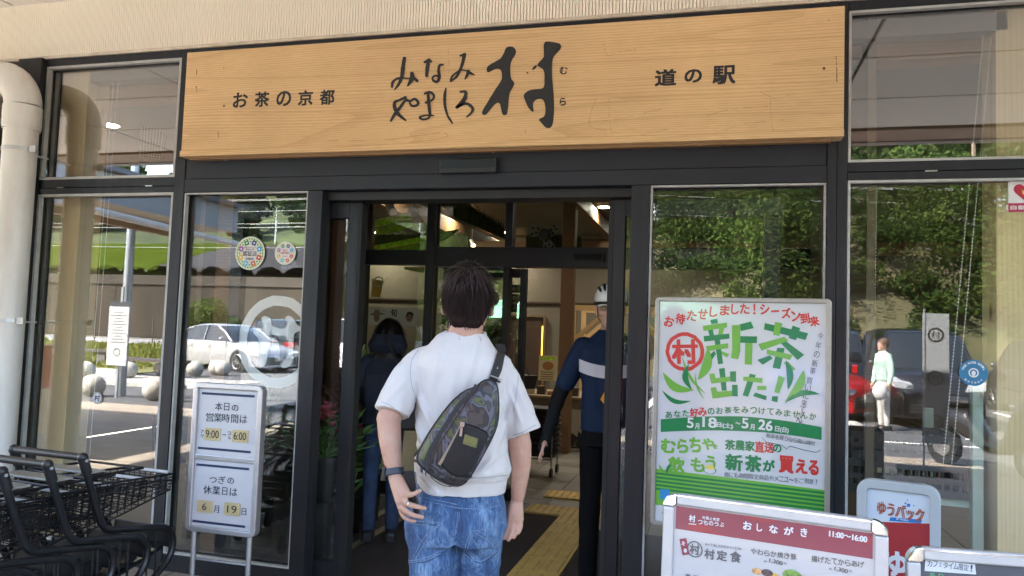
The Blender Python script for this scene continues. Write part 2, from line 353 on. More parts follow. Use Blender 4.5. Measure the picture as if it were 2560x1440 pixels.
# kerb between pavement and drive
mb = MB()
mb.box(-60, -10.3, -.02, -11, -10.18, .08); mb.box(-60, -13.3, 0, -15, -13.2, .11)
o = mb.build('kerb', M('kerb_concrete', (.42, .41, .38), .9, var=.15, vs=3)); o['kind'] = 'structure'
# grass tufts on the lawn
n = 30000; gx = rng.uniform(-58, -16.2, n); gy = rng.uniform(-33, -13.4, n); h = rng.uniform(.05, .3, n)*(.5+.5*(np.sin(gx*.8)+np.sin(gy*1.1)))
h = np.clip(h, .04, .4); a = rng.uniform(0, 6.28, n); wd = rng.uniform(.03, .08, n)
tri = np.stack([np.stack([gx-np.cos(a)*wd, gy-np.sin(a)*wd, np.full(n, .02)], 1), np.stack([gx+np.cos(a)*wd, gy+np.sin(a)*wd, np.full(n, .02)], 1), np.stack([gx+rng.normal(0, .05, n), gy+rng.normal(0, .05, n), .02+h], 1)], 1)
def tri_mesh(name, tri, mat):
    k = tri.shape[1]; me = bpy.data.meshes.new(name); nn = tri.shape[0]; me.vertices.add(nn*k); me.vertices.foreach_set('co', tri.reshape(-1)); me.loops.add(nn*k)
    me.loops.foreach_set('vertex_index', np.arange(nn*k, dtype=np.int32)); me.polygons.add(nn); me.polygons.foreach_set('loop_start', np.arange(nn)*k); me.update(calc_edges=True); me.materials.append(mat); return me
def leaf_mat(name, c1, c2, c3=None, rough=.6, vs=.35):
    m = bpy.data.materials.new(name); m.use_nodes = True; t = m.node_tree; t.nodes.clear(); N, L = t.nodes.new, t.links.new
    o = N('ShaderNodeOutputMaterial'); d = N('ShaderNodeBsdfDiffuse'); tr = N('ShaderNodeBsdfTranslucent'); mx = N('ShaderNodeMixShader'); mx.inputs[0].default_value = .35
    g = N('ShaderNodeNewGeometry'); n = N('ShaderNodeTexNoise'); n.inputs['Scale'].default_value = vs; n.inputs['Detail'].default_value = 3; L(g.outputs['Position'], n.inputs[0])
    mr = N('ShaderNodeMath'); mr.operation = 'MULTIPLY_ADD'; mr.inputs[1].default_value = .3; L(g.outputs['Random Per Island'], mr.inputs[0])
    m2 = N('ShaderNodeMath'); m2.operation = 'MULTIPLY_ADD'; m2.inputs[1].default_value = 2.2; m2.inputs[2].default_value = -.72; L(n.outputs[0], m2.inputs[0]); L(m2.outputs[0], mr.inputs[2])
    r = N('ShaderNodeValToRGB'); r.color_ramp.elements[0].color = (*c1, 1); r.color_ramp.elements[1].color = (*c2, 1)
    if c3: e = r.color_ramp.elements.new(.5); e.color = (*c3, 1)
    L(mr.outputs[0], r.inputs[0]); L(r.outputs[0], d.inputs[0]); L(r.outputs[0], tr.inputs[0]); L(d.outputs[0], mx.inputs[1]); L(tr.outputs[0], mx.inputs[2]); L(mx.outputs[0], o.inputs[0]); return m
o = link('grass', tri_mesh('grass', tri, leaf_mat('grass_blades', (.08, .12, .02), (.22, .22, .06), vs=.5))); o['kind'] = 'stuff'
# ---- foliage clouds ----
def crown(cx, cy, cz, r, hh, n, leaf, rg, blobs=14, conic=0.0):
    """leaf-sized quads spread on and in a cluster of clumps"""
    bz = rg.uniform(-1, 1, blobs); rad = np.sqrt(np.clip(1-bz*bz, .05, 1)); rad = rad*(1-conic)+conic*(1-(bz+1)/2)*1.1
    ba = rg.uniform(0, 6.28, blobs); br = r*rad*rg.uniform(.35, .95, blobs)
    bc = np.stack([br*np.cos(ba), br*np.sin(ba), bz*hh*.8], 1); bs = r*rg.uniform(.28, .5, blobs)*(1-conic*.45*(bz+1)/2)
    k = rg.integers(0, blobs, n); d = rg.normal(size=(n, 3)); d /= np.linalg.norm(d, axis=1)[:, None]
    rr = rg.uniform(.55, 1.08, n)**.6; p = bc[k]+d*(bs[k]*rr)[:, None]*np.array([1, 1, .8])
    p += np.array([cx, cy, cz]); s = leaf*rg.uniform(.6, 1.3, n)
    nrm = d*.6+rg.normal(size=(n, 3))*.6+np.array([0, 0, .35]); nrm /= np.linalg.norm(nrm, axis=1)[:, None]
    t1 = np.cross(nrm, rg.normal(size=(n, 3))); t1 /= np.linalg.norm(t1, axis=1)[:, None]+1e-9; t2 = np.cross(nrm, t1)
    q = np.stack([p-t1*s[:, None], p+t2*s[:, None]*.55, p+t1*s[:, None], p-t2*s[:, None]*.55], 1); return q
m_dark = leaf_mat('foliage_dark', (.006, .016, .006), (.052, .078, .024), (.022, .042, .013))
m_mid = leaf_mat('foliage_bright', (.012, .030, .009), (.085, .115, .028), (.036, .064, .016))
m_bark = M('bark', (.10, .075, .05), .95, var=.3, vs=6)
def forest(name, spots, mat, leaf, npt, conic, rg):
    Q = [crown(x, y, height(x, y)+hh*.95+zz, r, hh, int(npt*(r/2.6)**1.3), leaf, rg, 16, conic) for x, y, r, hh, zz in spots]
    o = link(name, tri_mesh(name, np.concatenate(Q), mat)); o['kind'] = 'stuff'; return o
rg = np.random.default_rng(3); sp = []; sb = []
for row, d in enumerate(np.arange(29, 100, 4.8)):
    for x in np.arange(-9.5-d*.13, 34+d*.25, 4.6):
        xx = x+rg.uniform(-1.8, 1.8); dd = d+rg.uniform(-1.6, 1.6)
        if 15 < xx-d*.08 < 24 and dd < 62: continue       # the bare strip
        if d > 58 and rg.random() < (.8 if xx > .2*d else .25): continue
        r = rg.uniform(2.4, 4.2); hh = rg.uniform(3.8, 6.6)
        (sb if (dd < 37 and rg.random() < .85) or rg.random() < .12 else sp).append((xx, -dd, r*(.8 if dd < 37 else 1), hh*(.5 if dd < 37 else 1), 0))
forest('hillside_wood', [q for q in sp if q[1] > -62], m_dark, .115, 6400, .45, rg); forest('far_hillside_wood', [q for q in sp if q[1] <= -62], m_dark, .24, 1900, .45, rg)
for x in np.arange(-10, 30, 2.1):
    for d in (26.5, 28.6, 31.5, 36):
        if 13.5 < x < 19 or rg.random() < .12: continue
        sb.append((x+rg.uniform(-.8, .8), -(d+rg.uniform(-.8, .8)), rg.uniform(.9, 1.6), rg.uniform(.5, 1.1), 0))
forest('bright_undergrowth', sb, m_mid, .10, 4000, .0, rg)
# trees above the tea field
sk = [(x+rg.uniform(-2, 2), -(112+rg.uniform(-4, 46)), rg.uniform(3, 5), rg.uniform(3, 5.5), 0) for x in np.arange(-190, -30, 3.6)]
forest('skyline_wood', sk, m_dark, .5, 700, .2, rg)
mb = MB()
for x, y, r, hh, zz in sp[::2]:
    z = float(height(x, y)); mb.tube([(x, y, z-.5), (x, y, z+hh*1.2)], [.16, .08], 5)
o = mb.build('hillside_trunks', m_bark); o['kind'] = 'stuff'
# ---- tea field: clipped rows ----
m_tea = leaf_mat('tea_leaf', (.042, .072, .008), (.085, .118, .018), vs=.25)
gx, gy = np.meshgrid(np.linspace(-125, -27, 500), -np.linspace(50, 103, 190))
u = gx*.88+gy*.47; ridge = np.abs(np.sin(u*math.pi/2.3))**.45*.75
Zt = height(gx, gy)+ridge+.1+rng.normal(0, .03, gx.shape)
me = grid_mesh('tea_field', gx, gy, Zt, [m_tea, M('shade_net', (.022, .022, .025), .8, var=.4, vs=.8), M('tea_gap', (.05, .07, .015), .95)])
fx = (gx[:-1, :-1]+gx[1:, 1:])/2; fy = (gy[:-1, :-1]+gy[1:, 1:])/2; fr = (ridge[:-1, :-1]+ridge[1:, 1:])/2
net = (fx > -45.5-(-fy-50)*.55) & (-fy < 97); idx = np.where(net, 1, np.where(fr < .40, 2, 0))
me.polygons.foreach_set('material_index', idx.ravel().astype(np.int32)); o = link('tea_field', me); o['kind'] = 'stuff'
# ---- retaining wall ----
wl = empty('retaining_wall', (-75, -48, 0), 'tall stained concrete retaining wall below the tea field', 'wall')
m_ret = M('stained_concrete', (.048, .037, .025), .95, col2=(.018, .014, .009), vs=.35, detail=9, stretch=(1, 1, .35))
mb = MB()
for i in range(33):
    x = -130+i*3.3; mb.box(x, -48.6, -.2, x+3.27, -48.0-.02*(i % 2), 4.35)
mb.build('panel_row', m_ret, wl, world=True)['kind'] = 'stuff'
mb = MB(); mb.box(-130, -48.75, 4.35, -21, -47.9, 5.1); mb.build('coping', M('coping_concrete', (.042, .034, .025), .9, var=.2, vs=.8), wl, world=True)
fn = empty('wire_fence', (-60, -35, 0), 'brown post and wire fence between the lawn and the road', 'fence')
mb = MB()
for i in range(38): mb.box(-100+i*2.1, -35.03, 0, -99.94+i*2.1, -34.97, 1.5)
mb.build('posts', M('fence_brown', (.07, .05, .04), .6), fn, world=True)['kind'] = 'stuff'
mb = MB()
for z in (.3, .6, .9, 1.2, 1.45): mb.box(-100, -35.01, z, -22, -34.99, z+.025)
mb.build('wires', M('fence_brown'), fn, world=True)['kind'] = 'stuff'
# tea-field frost fans / poles and power lines
def pole(name, x, y, z0, h, r, label, cat, arm=True, mat=None):
    e = empty(name, (x, y, z0), label, cat); mt = mat or M('pole_grey', (.42, .44, .45), .6, var=.1)
    mb = MB(); mb.tube([(0, 0, 0), (0, 0, h)], [r, r*.7], 10); mb.build('shaft', mt, e, smooth=True)
    if arm:
        mb = MB(); mb.box(-.9, -.05, h-.6, .9, .05, h-.5); mb.box(-.8, -.05, h-1.3, .8, .05, h-1.2); mb.build('crossarm', mt, e)
        mb = MB()
        for sx in (-.75, -.35, .35, .75): MB().tube([(sx, 0, h-.5), (sx, 0, h-.3)], .05, 6).build('insulator', M('porcelain', (.7, .7, .68), .3), e)
        for sx in (-.35, .35): MB().tube([(sx, .1, h-3.1), (sx, .1, h-2.2)], .25, 10).build('transformer', M('transformer_grey', (.5, .53, .56), .4), e, smooth=True)
    return e
p1 = (-3.4, -36.0); pole('utility_pole', p1[0], p1[1], 1, 9.6, .19, 'concrete utility pole with transformers in front of the wooded hill', 'utility pole')
for i, (x, y, h) in enumerate([(-37, -92, 9), (-44, -100, 8), (-52, -96, 8.5), (-60, -104, 9), (-34, -75, 10), (-31, -88, 8), (-68, -103, 7)]):
    pole('field_pole', x, y, float(height(np.array(x*1.), np.array(y*1.)))-.3, h, .13, 'pale thin pole standing in the tea field, number of several', 'pole', arm=False)['group'] = 'poles in the tea field'
for i, o in enumerate(sorted([o for o in bpy.data.objects if o.name.startswith('field_pole')], key=lambda o: o.location.x/o.location.y)): o['label'] = 'thin pale pole in the tea field, '+['first', 'second', 'third', 'fourth', 'fifth', 'sixth', 'seventh'][i]+' from the wooded hill'
mb = MB()
for k, (z, y) in enumerate([(9.9, -36), (9.7, -36.4), (9.5, -35.7), (8.9, -36), (8.2, -36.3), (7.9, -35.8), (6.7, -36)]):
    pts = []
    for x0, x1 in ((-60, p1[0]), (p1[0], 45)):
        for i in range(13): t = i/12; pts.append((x0+(x1-x0)*t, y, z-4*.7*t*(1-t)))
    mb.tube(pts, .022, 4)
tag(mb.build('power_lines', M('cable_pale', (.3, .31, .3), .5)), 'sagging power lines strung along the road before the wooded hill', 'cable')
# street light pole close by
pole('lamp_pole', -10.84, -8.23, 0, 7.5, .09, 'grey steel street pole rising from the pavement by the stone balls', 'pole', arm=False, mat=M('galvanised', (.32, .36, .4), .4, .5))
# stone ball bollards
m_stone = M('granite_ball', (.40, .385, .35), .85, var=.22, vs=22, bump=.3, bs=60)
me = MB().sphere((0, 0, .19), .215, 28).mesh('bollard', m_stone, True)
BL = [((232, 990), 'grey stone ball bollard, second in the near row beside the lamp pole'), ((386, 1000), 'grey stone ball bollard in the near row, right of the lamp pole'), ((215, 945), 'grey stone ball bollard, left end of the far row by the lawn'), ((320, 944), 'grey stone ball bollard just behind the lamp pole'),
      ((404, 938), 'grey stone ball bollard beside the end of the dark bench'), ((487, 940), 'grey stone ball bollard behind the rear wheel of the silver car'), ((540, 937), 'grey stone ball bollard before the middle of the silver car'), ((556, 938), 'grey stone ball bollard touching its neighbour before the silver car'), ((2130, 1125), 'pale stone ball bollard on the kerb in front of the red car')]
for (px_, lab) in BL:
    o = link('stone_bollard', me); q = at_floor(*px_, mirror=True); o.location = (q[0], q[1], 0); tag(o, lab, 'bollard', 'stone ball bollards')
# benches
def bench(loc, rz, L, label):
    e = empty('bench', (*loc, 0), label, 'bench', 'benches outside', R_(rz)); mt = M('bench_dark', (.06, .05, .045), .6)
    MB().box(-L/2, -.22, .38, L/2, .22, .45).build('seat', mt, e)
    for s in (-1, 1): MB().box(s*L*.33-.16, -.16, .0, s*L*.33+.16, .16, .38).build('leg', M('bench_leg', (.12, .115, .11), .8), e)
bench((-14.3, -13.0), 6, 2.4, 'dark bench with block legs beside the stone balls')
bench((-19.5, -16.5), 3, 1.8, 'low grey bench on the lawn at the far left')
# bright shrub behind the silver car
q = crown(-21, -24, 1.1, 1.7, 1.0, 6000, .09, rg, 14); tag(link('round_shrub', tri_mesh('round_shrub', q, m_mid)), 'bright green rounded shrub behind the silver car', 'shrub')
# a tree with bronze young leaves
e = empty('bronze_leaved_tree', (-3.1, -16.8, 0), 'young tree with orange and bronze leaves near the sliding door reflection', 'tree')
m_bro = leaf_mat('bronze_leaf', (.20, .075, .02), (.19, .19, .035), (.22, .13, .03), vs=1.2)
link('crown', tri_mesh('crown', crown(0, 0, 2.6, .95, 1.5, 5000, .06, rg, 14), m_bro), e)
mb = MB(); mb.tube([(0, 0, 0), (.05, 0, 1.4), (0, .05, 2.6)], [.07, .05, .03], 7)
for a in range(5): mb.tube([(0, 0, 1.5+a*.15), (.5*math.cos(a*1.3), .5*math.sin(a*1.3), 2.3+a*.15)], [.03, .01], 5)
mb.build('trunk', m_bark, e, smooth=True)
# =====================================================================
#  THE SHOP FRONT
# =====================================================================
m_frame = M('charcoal_aluminium', (.014, .0155, .020), .45, .2, spec=.4, vs=26, col2=(.020, .021, .025), rvar=.12, stretch=(1, 1, .12), detail=10)
m_frame2 = M('charcoal_panel', (.017, .019, .026), .5, .15, spec=.4, var=.12, vs=3, rvar=.08)
m_bead = M('glazing_bead', (.42, .42, .40), .5, var=.12, vs=15)
m_black = M('black_steel', (.012, .012, .013), .5, .2, var=.2, vs=5)
GLASS = glass_mat('window_glass', (.965, .98, .972), .052, .02)
GLASS2 = glass_mat('door_glass', (.965, .98, .975), .052, .015)
# ---- cladding above
cl = empty('ribbed_cladding', (0, -.05, 3.12), 'cream finely ribbed metal cladding above the wooden sign', 'cladding')
prof = []; x = -9.0; i = 0
while x < 7: prof += [(x, -.05), (x+.0142, -.05), (x+.0147, -.040), (x+.0172, -.040)]; x += .0177
vs = [(a, b_, 3.118) for a, b_ in prof]+[(a, b_, 3.50) for a, b_ in prof]; n = len(prof)
mb = MB(); mb.add(vs, [(i, i+1, i+1+n, i+n) for i in range(n-1)])
mb.build('ribbed_sheet', M('cream_metal', (.87, .79, .66), .55, col2=(.83, .75, .62), vs=.9, stretch=(1, 1, .35), detail=6), cl, world=True)
MB().box(-9, -.062, 3.100, 7, -.03, 3.1185).build('drip_edge', M('cream_edge', (.6, .53, .42), .5, var=.15, vs=9), cl, world=True)
# ---- soffit (eaves ceiling) with joints
sf = empty('eaves', (-1, -2, 3.5), 'pale eaves ceiling of jointed boards over the entrance', 'eaves')
m_soff = M('soffit_board', (.80, .77, .71), .8, var=.05, vs=1.2)
ys_ = [-.042, -.95, -1.82, -2.79, -3.70]; xs_ = [-8.1, -6.28, -4.46, -2.64, -.82, 1.0, 2.82, 4.64, 6.46]
for j in range(4):
    me = MB().box(0, ys_[j+1]+.012, 3.475, 1.79, ys_[j]-.012 if j else ys_[0], 3.50).mesh('soffit_board', m_soff)
    for i in range(9): o = link('soffit_board', me, sf); o.matrix_parent_inverse = Matrix.Translation((1, 2, -3.5)); o.location = (xs_[i], 0, 0)
MB().box(-8.1, -3.95, 3.501, 8.2, 0.5, 3.7).build('roof_deck', M('roof_dark', (.06, .05, .045), .7), sf, world=True)
mb = MB()
for yy, wd in ((-.95, .02), (-1.82, .04), (-2.79, .04)): mb.box(-8.1, yy-wd/2, 3.490, 8.2, yy+wd/2, 3.5005)
mb.build('joint_strip', M('joint_dark', (.05, .048, .045), .7), sf, world=True)
MB().box(-8.1, -4.12, 3.45, 8.2, -3.71, 3.50).build('edge_beam', wood_mat('edge_timber', (.28, .17, .09), (.13, .075, .04), 'x', knots=False), sf, world=True)
MB().box(-8.15, -4.25, 3.44, 8.2, -4.12, 3.86).build('gutter_board', M('roof_fascia', (.15, .13, .12), .5), sf, world=True)
MB().box(-8.15, -4.2, 3.7, 9, 9, 3.9).build('roof', M('roof_metal', (.12, .12, .13), .5, .3), sf, world=True)
# ---- frames of the shop front
sfr = empty('entrance_facade', (-1.3, 0, 0), 'dark charcoal aluminium shop front with glazed side windows', 'facade')
def fr(name, x0, z0, x1, z1, y0=-.05, y1=.06, mat=None, bev=.002): return MB().box(x0, y0, z0, x1, y1, z1).build(name, mat or m_frame, sfr, world=True, bev=bev)
fr('corner_post', -4.36, 0, -4.175, 3.1, -.09, .08, m_black)
fr('corner_fin', -4.60, 0, -4.363, 3.1, .02, .08, m_black)
fr('top_rail', -4.172, 3.052, -3.158, 3.10); fr('top_rail', .60, 3.052, 3.2, 3.10)
fr('transom', -4.172, 2.225, -3.158, 2.262); fr('transom', -4.172, 2.266, -3.158, 2.318, -.045)
fr('transom', .60, 2.228, 3.2, 2.266); fr('transom', .60, 2.270, 3.2, 2.315, -.045)
fr('mullion', -3.155, 0, -3.082, 2.425, -.055); fr('mullion', -3.155, 2.428, -3.082, 3.1, -.052)
fr('mullion', .508, 0, .548, 3.1, -.06); fr('mullion', .551, 0, .597, 3.1, -.052)
fr('header_panel', -3.079, 2.222, .505, 2.30, -.058, .05, m_frame2); fr('header_panel', -3.079, 2.303, .505, 3.1, -.05, .05, m_frame2)
fr('mullion', -2.25, 0, -2.158, 2.219, -.058, .045); fr('mullion', -.418, 0, -.325, 2.219, -.058, .045)
fr('bottom_rail', -4.172, 0, -3.158, .09); fr('bottom_rail', -3.079, 0, -2.253, .1); fr('bottom_rail', -.322, 0, .505, .1); fr('bottom_rail', .60, 0, 3.2, .09)
fr('head_track', -2.155, 2.172, -.421, 2.219, .0, .14, m_black)
def bead(x0, z0, x1, z1, t=.014, y=-.048):
    mb = MB(); mb.box(x0, y, z0, x0+t, y+.03, z1); mb.box(x1-t, y, z0, x1, y+.03, z1); mb.box(x0+t, y, z1-t, x1-t, y+.03, z1); mb.box(x0+t, y, z0, x1-t, y+.03, z0+t)
    mb.build('glazing_bead', m_bead, sfr, world=True)
def pane(x0, z0, x1, z1, y=-.006, mat=None, name='pane', par=None): return MB().box(x0, y, z0, x1, y+.006, z1).build(name, mat or GLASS, par or sfr, world=True)
for (x0, z0, x1, z1) in ((-4.172, 2.318, -3.158, 3.052), (-4.172, .09, -3.158, 2.225), (.60, 2.315, 3.2, 3.052), (.60, .09, 3.2, 2.228)):
    bead(x0, z0, x1, z1, .016 if x0 < 0 else .012); pane(x0+.003, z0+.003, x1-.003, z1-.003, mat=glass_mat('upper_glass', (.95, .965, .96), .16, .02) if z0 > 2 else None)
for (x0, z0, x1, z1) in ((-3.079, .1, -2.253, 2.219), (-.322, .1, .505, 2.219)):
    bead(x0, z0, x1, z1, .009); pane(x0+.003, z0+.003, x1-.003, z1-.003, -.004, GLASS2)
# small bright clips on the transoms and screws below the sign
for x in (-4.02, -3.36, .93): MB().box(x, -.056, 2.262, x+.05, -.05, 2.2685).build('catch', M('catch_metal', (.5, .5, .48), .3, .9), sfr, world=True)
# ---- sliding doors (opened)
def slide(x0, x1, side, label):
    e = empty('sliding_door', ((x0+x1)/2, .095, 0), label, 'door', 'entrance sliding doors')
    a = MB(); y0, y1 = .065, .125
    for (n_, q0, q1, q2, q3) in (('stile', x0, .0, x0+.078, 2.17), ('stile', x1-.078, 0, x1, 2.17), ('top_rail', x0+.078, 2.08, x1-.078, 2.17), ('bottom_rail', x0+.078, .02, x1-.078, .13)):
        MB().box(q0, y0, q1, q2, y1, q3).build(n_, m_frame, e, world=True, bev=.003)
    MB().box(x0+.08, .092, .132, x1-.08, .098, 2.078).build('pane', GLASS2, e, world=True)
    sx = x1-.004 if side < 0 else x0+.004
    MB().box(sx-.012, y0-.004, .02, sx+.012, y1+.004, 2.16).build('rubber_edge', M('rubber', (.01, .01, .01), .7), e, world=True)
    return e
dL = slide(-2.82, -1.972, -1, 'left glazed sliding door pushed open behind the side window')
dR = slide(-.536, .31, 1, 'right glazed sliding door pushed open behind the tea poster')
# door sensor on the header
e = empty('door_sensor', (-1.285, -.09, 2.335), 'black rectangular motion sensor on the header above the door', 'sensor')
MB().box(-1.445, -.105, 2.293, -1.125, -.0585, 2.372).build('housing', M('black_plastic', (.012, .012, .014), .35), e, world=True, bev=.006)
MB().box(-1.435, -.1075, 2.318, -1.135, -.105, 2.362).build('lens_cover', M('dark_lens', (.02, .021, .027), .15), e, world=True, bev=.001)
# ---- drain pipe
pp = empty('drain_pipe', (-4.46, -.32, 0), 'cream plastic rain pipe with elbow beside the left window', 'pipe')
m_pvc = M('cream_pvc', (.76, .74, .69), .4, col2=(.58, .53, .46), vs=3.5, stretch=(1, 1, .3), detail=10, rvar=.12)
cy = -.24; cx = float(at(44, 450, cy)[0])
mb = MB(); mb.tube([(cx, cy, 0), (cx, cy, 2.66)], .094, 28); mb.build('down_pipe', m_pvc, pp, world=True, smooth=True)
mb = MB(); mb.tube([(cx, cy, 2.60), (cx, cy, 2.73)], .106, 28); mb.tube([(cx, cy, 2.585), (cx, cy, 2.602)], .102, 28); mb.build('socket', m_pvc, pp, world=True, smooth=True)
pts = [(cx-.19+.19*math.cos(t), cy, 2.73+.19*math.sin(t)) for t in np.linspace(0, math.pi/2, 10)]
mb = MB(); mb.tube(pts, .102, 28); mb.build('elbow', m_pvc, pp, world=True, smooth=True)
mb = MB(); mb.tube([(cx-.16, cy, 2.92), (cx-.24, cy, 2.92)], .108, 28); mb.tube([(cx-.22, cy, 2.92), (cx-2.0, cy, 2.97)], .096, 28); mb.build('cross_pipe', m_pvc, pp, world=True, smooth=True)
for z in (2.46, 1.42, .4):
    mb = MB(); mb.tube([(cx, cy, z-.012), (cx, cy, z+.012)], .0975, 28); mb.box(cx-.012, cy+.095, z-.012, cx+.012, cy+.2, z-.002); mb.box(cx+.10, cy-.03, z-.02, cx+.15, cy-.022, z+.02)
    mb.build('bracket', M('zinc', (.5, .5, .48), .45, .6), pp, world=True)
# ---- building shell
m_in = M('plaster_tan', (.17, .15, .11), .9, var=.04, vs=1.5)
def wall(name, x0, y0, z0, x1, y1, z1, mat, label): return tag(MB().box(x0, y0, z0, x1, y1, z1).build(name, mat), label, 'wall', kind='structure')
wall('wall_left', -12, -.03, 0, -4.60, .10, 3.5, M('cream_wall', (.6, .53, .43), .8, var=.05, vs=1), 'cream outer wall left of the pipe')
wall('wall_right', 3.2, -.03, 0, 9, .1, 3.5, M('cream_wall'), 'cream outer wall right of the windows')
wall('wall_top', -4.6, .062, 3.1, 3.2, .14, 3.5, M('cream_wall'), 'wall band above the windows')
wall('wall_back', -9, 10.0, 0, 6, 10.15, 3.5, m_in, 'tan plaster wall at the back of the shop')
wall('wall_end_left', -7.5, .1, 0, -7.4, 10, 3.5, m_in, 'tan plaster wall at the left end'); wall('wall_end_right', 4.6, .1, 0, 4.7, 10, 3.5, m_in, 'tan plaster wall at the right end')
c_ = tag(MB().box(-9, .14, 3.30, 6, 10, 3.36).build('ceiling', M('ceiling_tan', (.20, .18, .15), .9)), 'pale ceiling of the shop', 'ceiling', kind='structure')
# =====================================================================
#  INSIDE: vestibule, shop room, lamps, floor
# =====================================================================
m_tile = M('floor_tile_grey', (.17, .155, .13), .45, var=.12, vs=3, rvar=.1)
fl = tag(MB().box(-7.4, .025, -.10, 4.6, 10, -.012).build('floor', M('grout', (.09, .08, .07), .9)), 'grey tiled shop floor', 'floor', kind='structure')
me = MB().box(.003, .003, -.011, .447, .447, 0).mesh('floor_tile', m_tile)
for i in range(11):
    for j in range(14):
        x, y = -3.15+.45*i, .03+.45*j
        if y < 2.0 and (x < -2.35 or x > .4): continue
        o = link('floor_tile', me, fl); o.location = (x, y, 0)
MB().box(-7.3, 6.34, -.011, 4.5, 9.95, -.002).build('far_floor', m_tile, fl); MB().box(-7.3, .03, -.011, -3.16, 6.33, -.002).build('far_floor', m_tile, fl); MB().box(1.81, .03, -.011, 4.5, 6.33, -.002).build('far_floor', m_tile, fl)
# door mats
m_mat = M('coir_mat', (.034, .021, .016), 1, var=.6, vs=160, bump=1, bs=330)
e = tag(MB().box(-2.24, .12, .001, -1.165, 2.12, .016).build('door_mat', m_mat, bev=.004), 'large dark brown door mat left of the yellow tactile strip', 'door mat', 'brown door mats')
e = tag(MB().box(-.855, .12, .001, .3, 1.83, .016).build('door_mat', m_mat, bev=.004), 'dark brown door mat right of the yellow tactile strip', 'door mat', 'brown door mats')
mb = MB(); mb.box(-2.30, .03, .001, -2.243, 2.15, .014)
tag(mb.build('mat_edging', wood_mat('edging', (.24, .18, .12), (.12, .09, .06), 'y')), 'pale timber strip along the left edge of the door mat', 'edging strip')
tag(MB().box(-2.52, .03, .001, -2.46, 2.15, .014).build('mat_edging', MATS['edging']), 'pale timber strip on the floor beside the flower pots', 'edging strip')
# tactile tiles
m_tac = M('tactile_yellow', (.56, .36, .085), .6, var=.14, vs=9, bump=.2, bs=90)
tp = empty('tactile_paving', (-1.01, 1.2, 0), 'yellow tactile strip with bars and dots leading through the door', 'tactile paving')
mb = MB(); mb.box(.002, .002, .0, .298, .298, .017)
for k in range(4): x = .018+.075*k; mb.add([(x, .02, .017), (x+.035, .02, .017), (x+.035, .28, .017), (x, .28, .017), (x+.006, .027, .022), (x+.029, .027, .022), (x+.029, .273, .022), (x+.006, .273, .022)], [(0, 1, 5, 4), (1, 2, 6, 5), (2, 3, 7, 6), (3, 0, 4, 7), (4, 5, 6, 7)])
bar_me = mb.mesh('bar_tile', m_tac)
mb = MB(); mb.box(.002, .002, .0, .298, .298, .017)
for i in range(5):
    for j in range(5): mb.lathe([(.013, 0), (.008, .005)], (.03+.06*i, .03+.06*j, .017), 7)
dot_me = mb.mesh('dot_tile', m_tac)
def tt(me, x, y): o = link(me.name, me, tp); o.matrix_parent_inverse = Matrix.Translation((1.01, -1.2, 0)); o.location = (x, y, 0)
for k in range(6): tt(bar_me, -1.162, 1.87-.3*(k+1))
tt(dot_me, -1.162, 1.87); tt(dot_me, -1.162, 2.17); tt(dot_me, -1.462, 2.17); tt(dot_me, -.862, 2.17)
for x in (-1.44, -1.14): tt(dot_me, x, 2.80)
for k in range(5): tt(bar_me, -1.162, -1.6+.3*k)
# outer threshold rails
mb = MB(); mb.box(-2.15, .035, .0, -.42, .045, .006); mb.box(-2.15, .085, 0, -.42, .1, .004); tag(mb.build('door_track', M('steel_bright', (.5, .5, .5), .3, .9)), 'thin steel track in the floor under the outer sliding doors', 'door track')
tag(MB().box(-3.2, 2.50, .0005, 1.2, 2.512, .007).build('door_track', M('steel_bright')), 'thin steel track in the floor under the inner doors', 'door track')
# ---- inner screen at y = 2.5
sc2 = empty('inner_screen', (-1.5, 2.5, 0), 'black framed glass screen with an inner sliding door', 'glass screen')
m_in_fr = M('inner_frame_black', (.013, .014, .018), .4, .3, var=.1, vs=6)
def ib(name, x0, z0, x1, z1, y0=2.44, y1=2.56): return MB().box(x0, y0, z0, x1, y1, z1).build(name, m_in_fr, sc2, world=True, bev=.003)
ib('top_rail', -3.18, 2.665, 1.2, 2.76); ib('transom', -3.10, 2.032, -2.505, 2.165); ib('transom', -2.423, 2.022, 1.2, 2.195, 2.43)
ib('post', -3.19, 0, -3.095, 2.66); ib('post', -2.503, 0, -2.425, 2.66, 2.435); ib('post', -1.775, 2.20, -1.712, 2.66); ib('post', -1.78, 0, -1.725, 2.02); ib('post', .9, 0, .98, 2.02)
ib('post', -.60, 2.2, -.54, 2.66)
ib('bottom_rail', -3.09, 0, -2.505, .1); ib('bottom_rail', -2.423, 0, -1.782, .1)
IG = glass_mat('inner_glass', (.85, .88, .84), .07)
for (x0, z0, x1, z1) in ((-3.09, 2.17, -2.506, 2.66), (-2.42, 2.2, -1.778, 2.66), (-1.71, 2.2, -.603, 2.66), (-.537, 2.2, 1.2, 2.66), (-3.09, .1, -2.506, 2.03), (-2.42, .1, -1.783, 2.02)):
    MB().box(x0, 2.497, z0, x1, 2.503, z1).build('pane', IG, sc2, world=True)
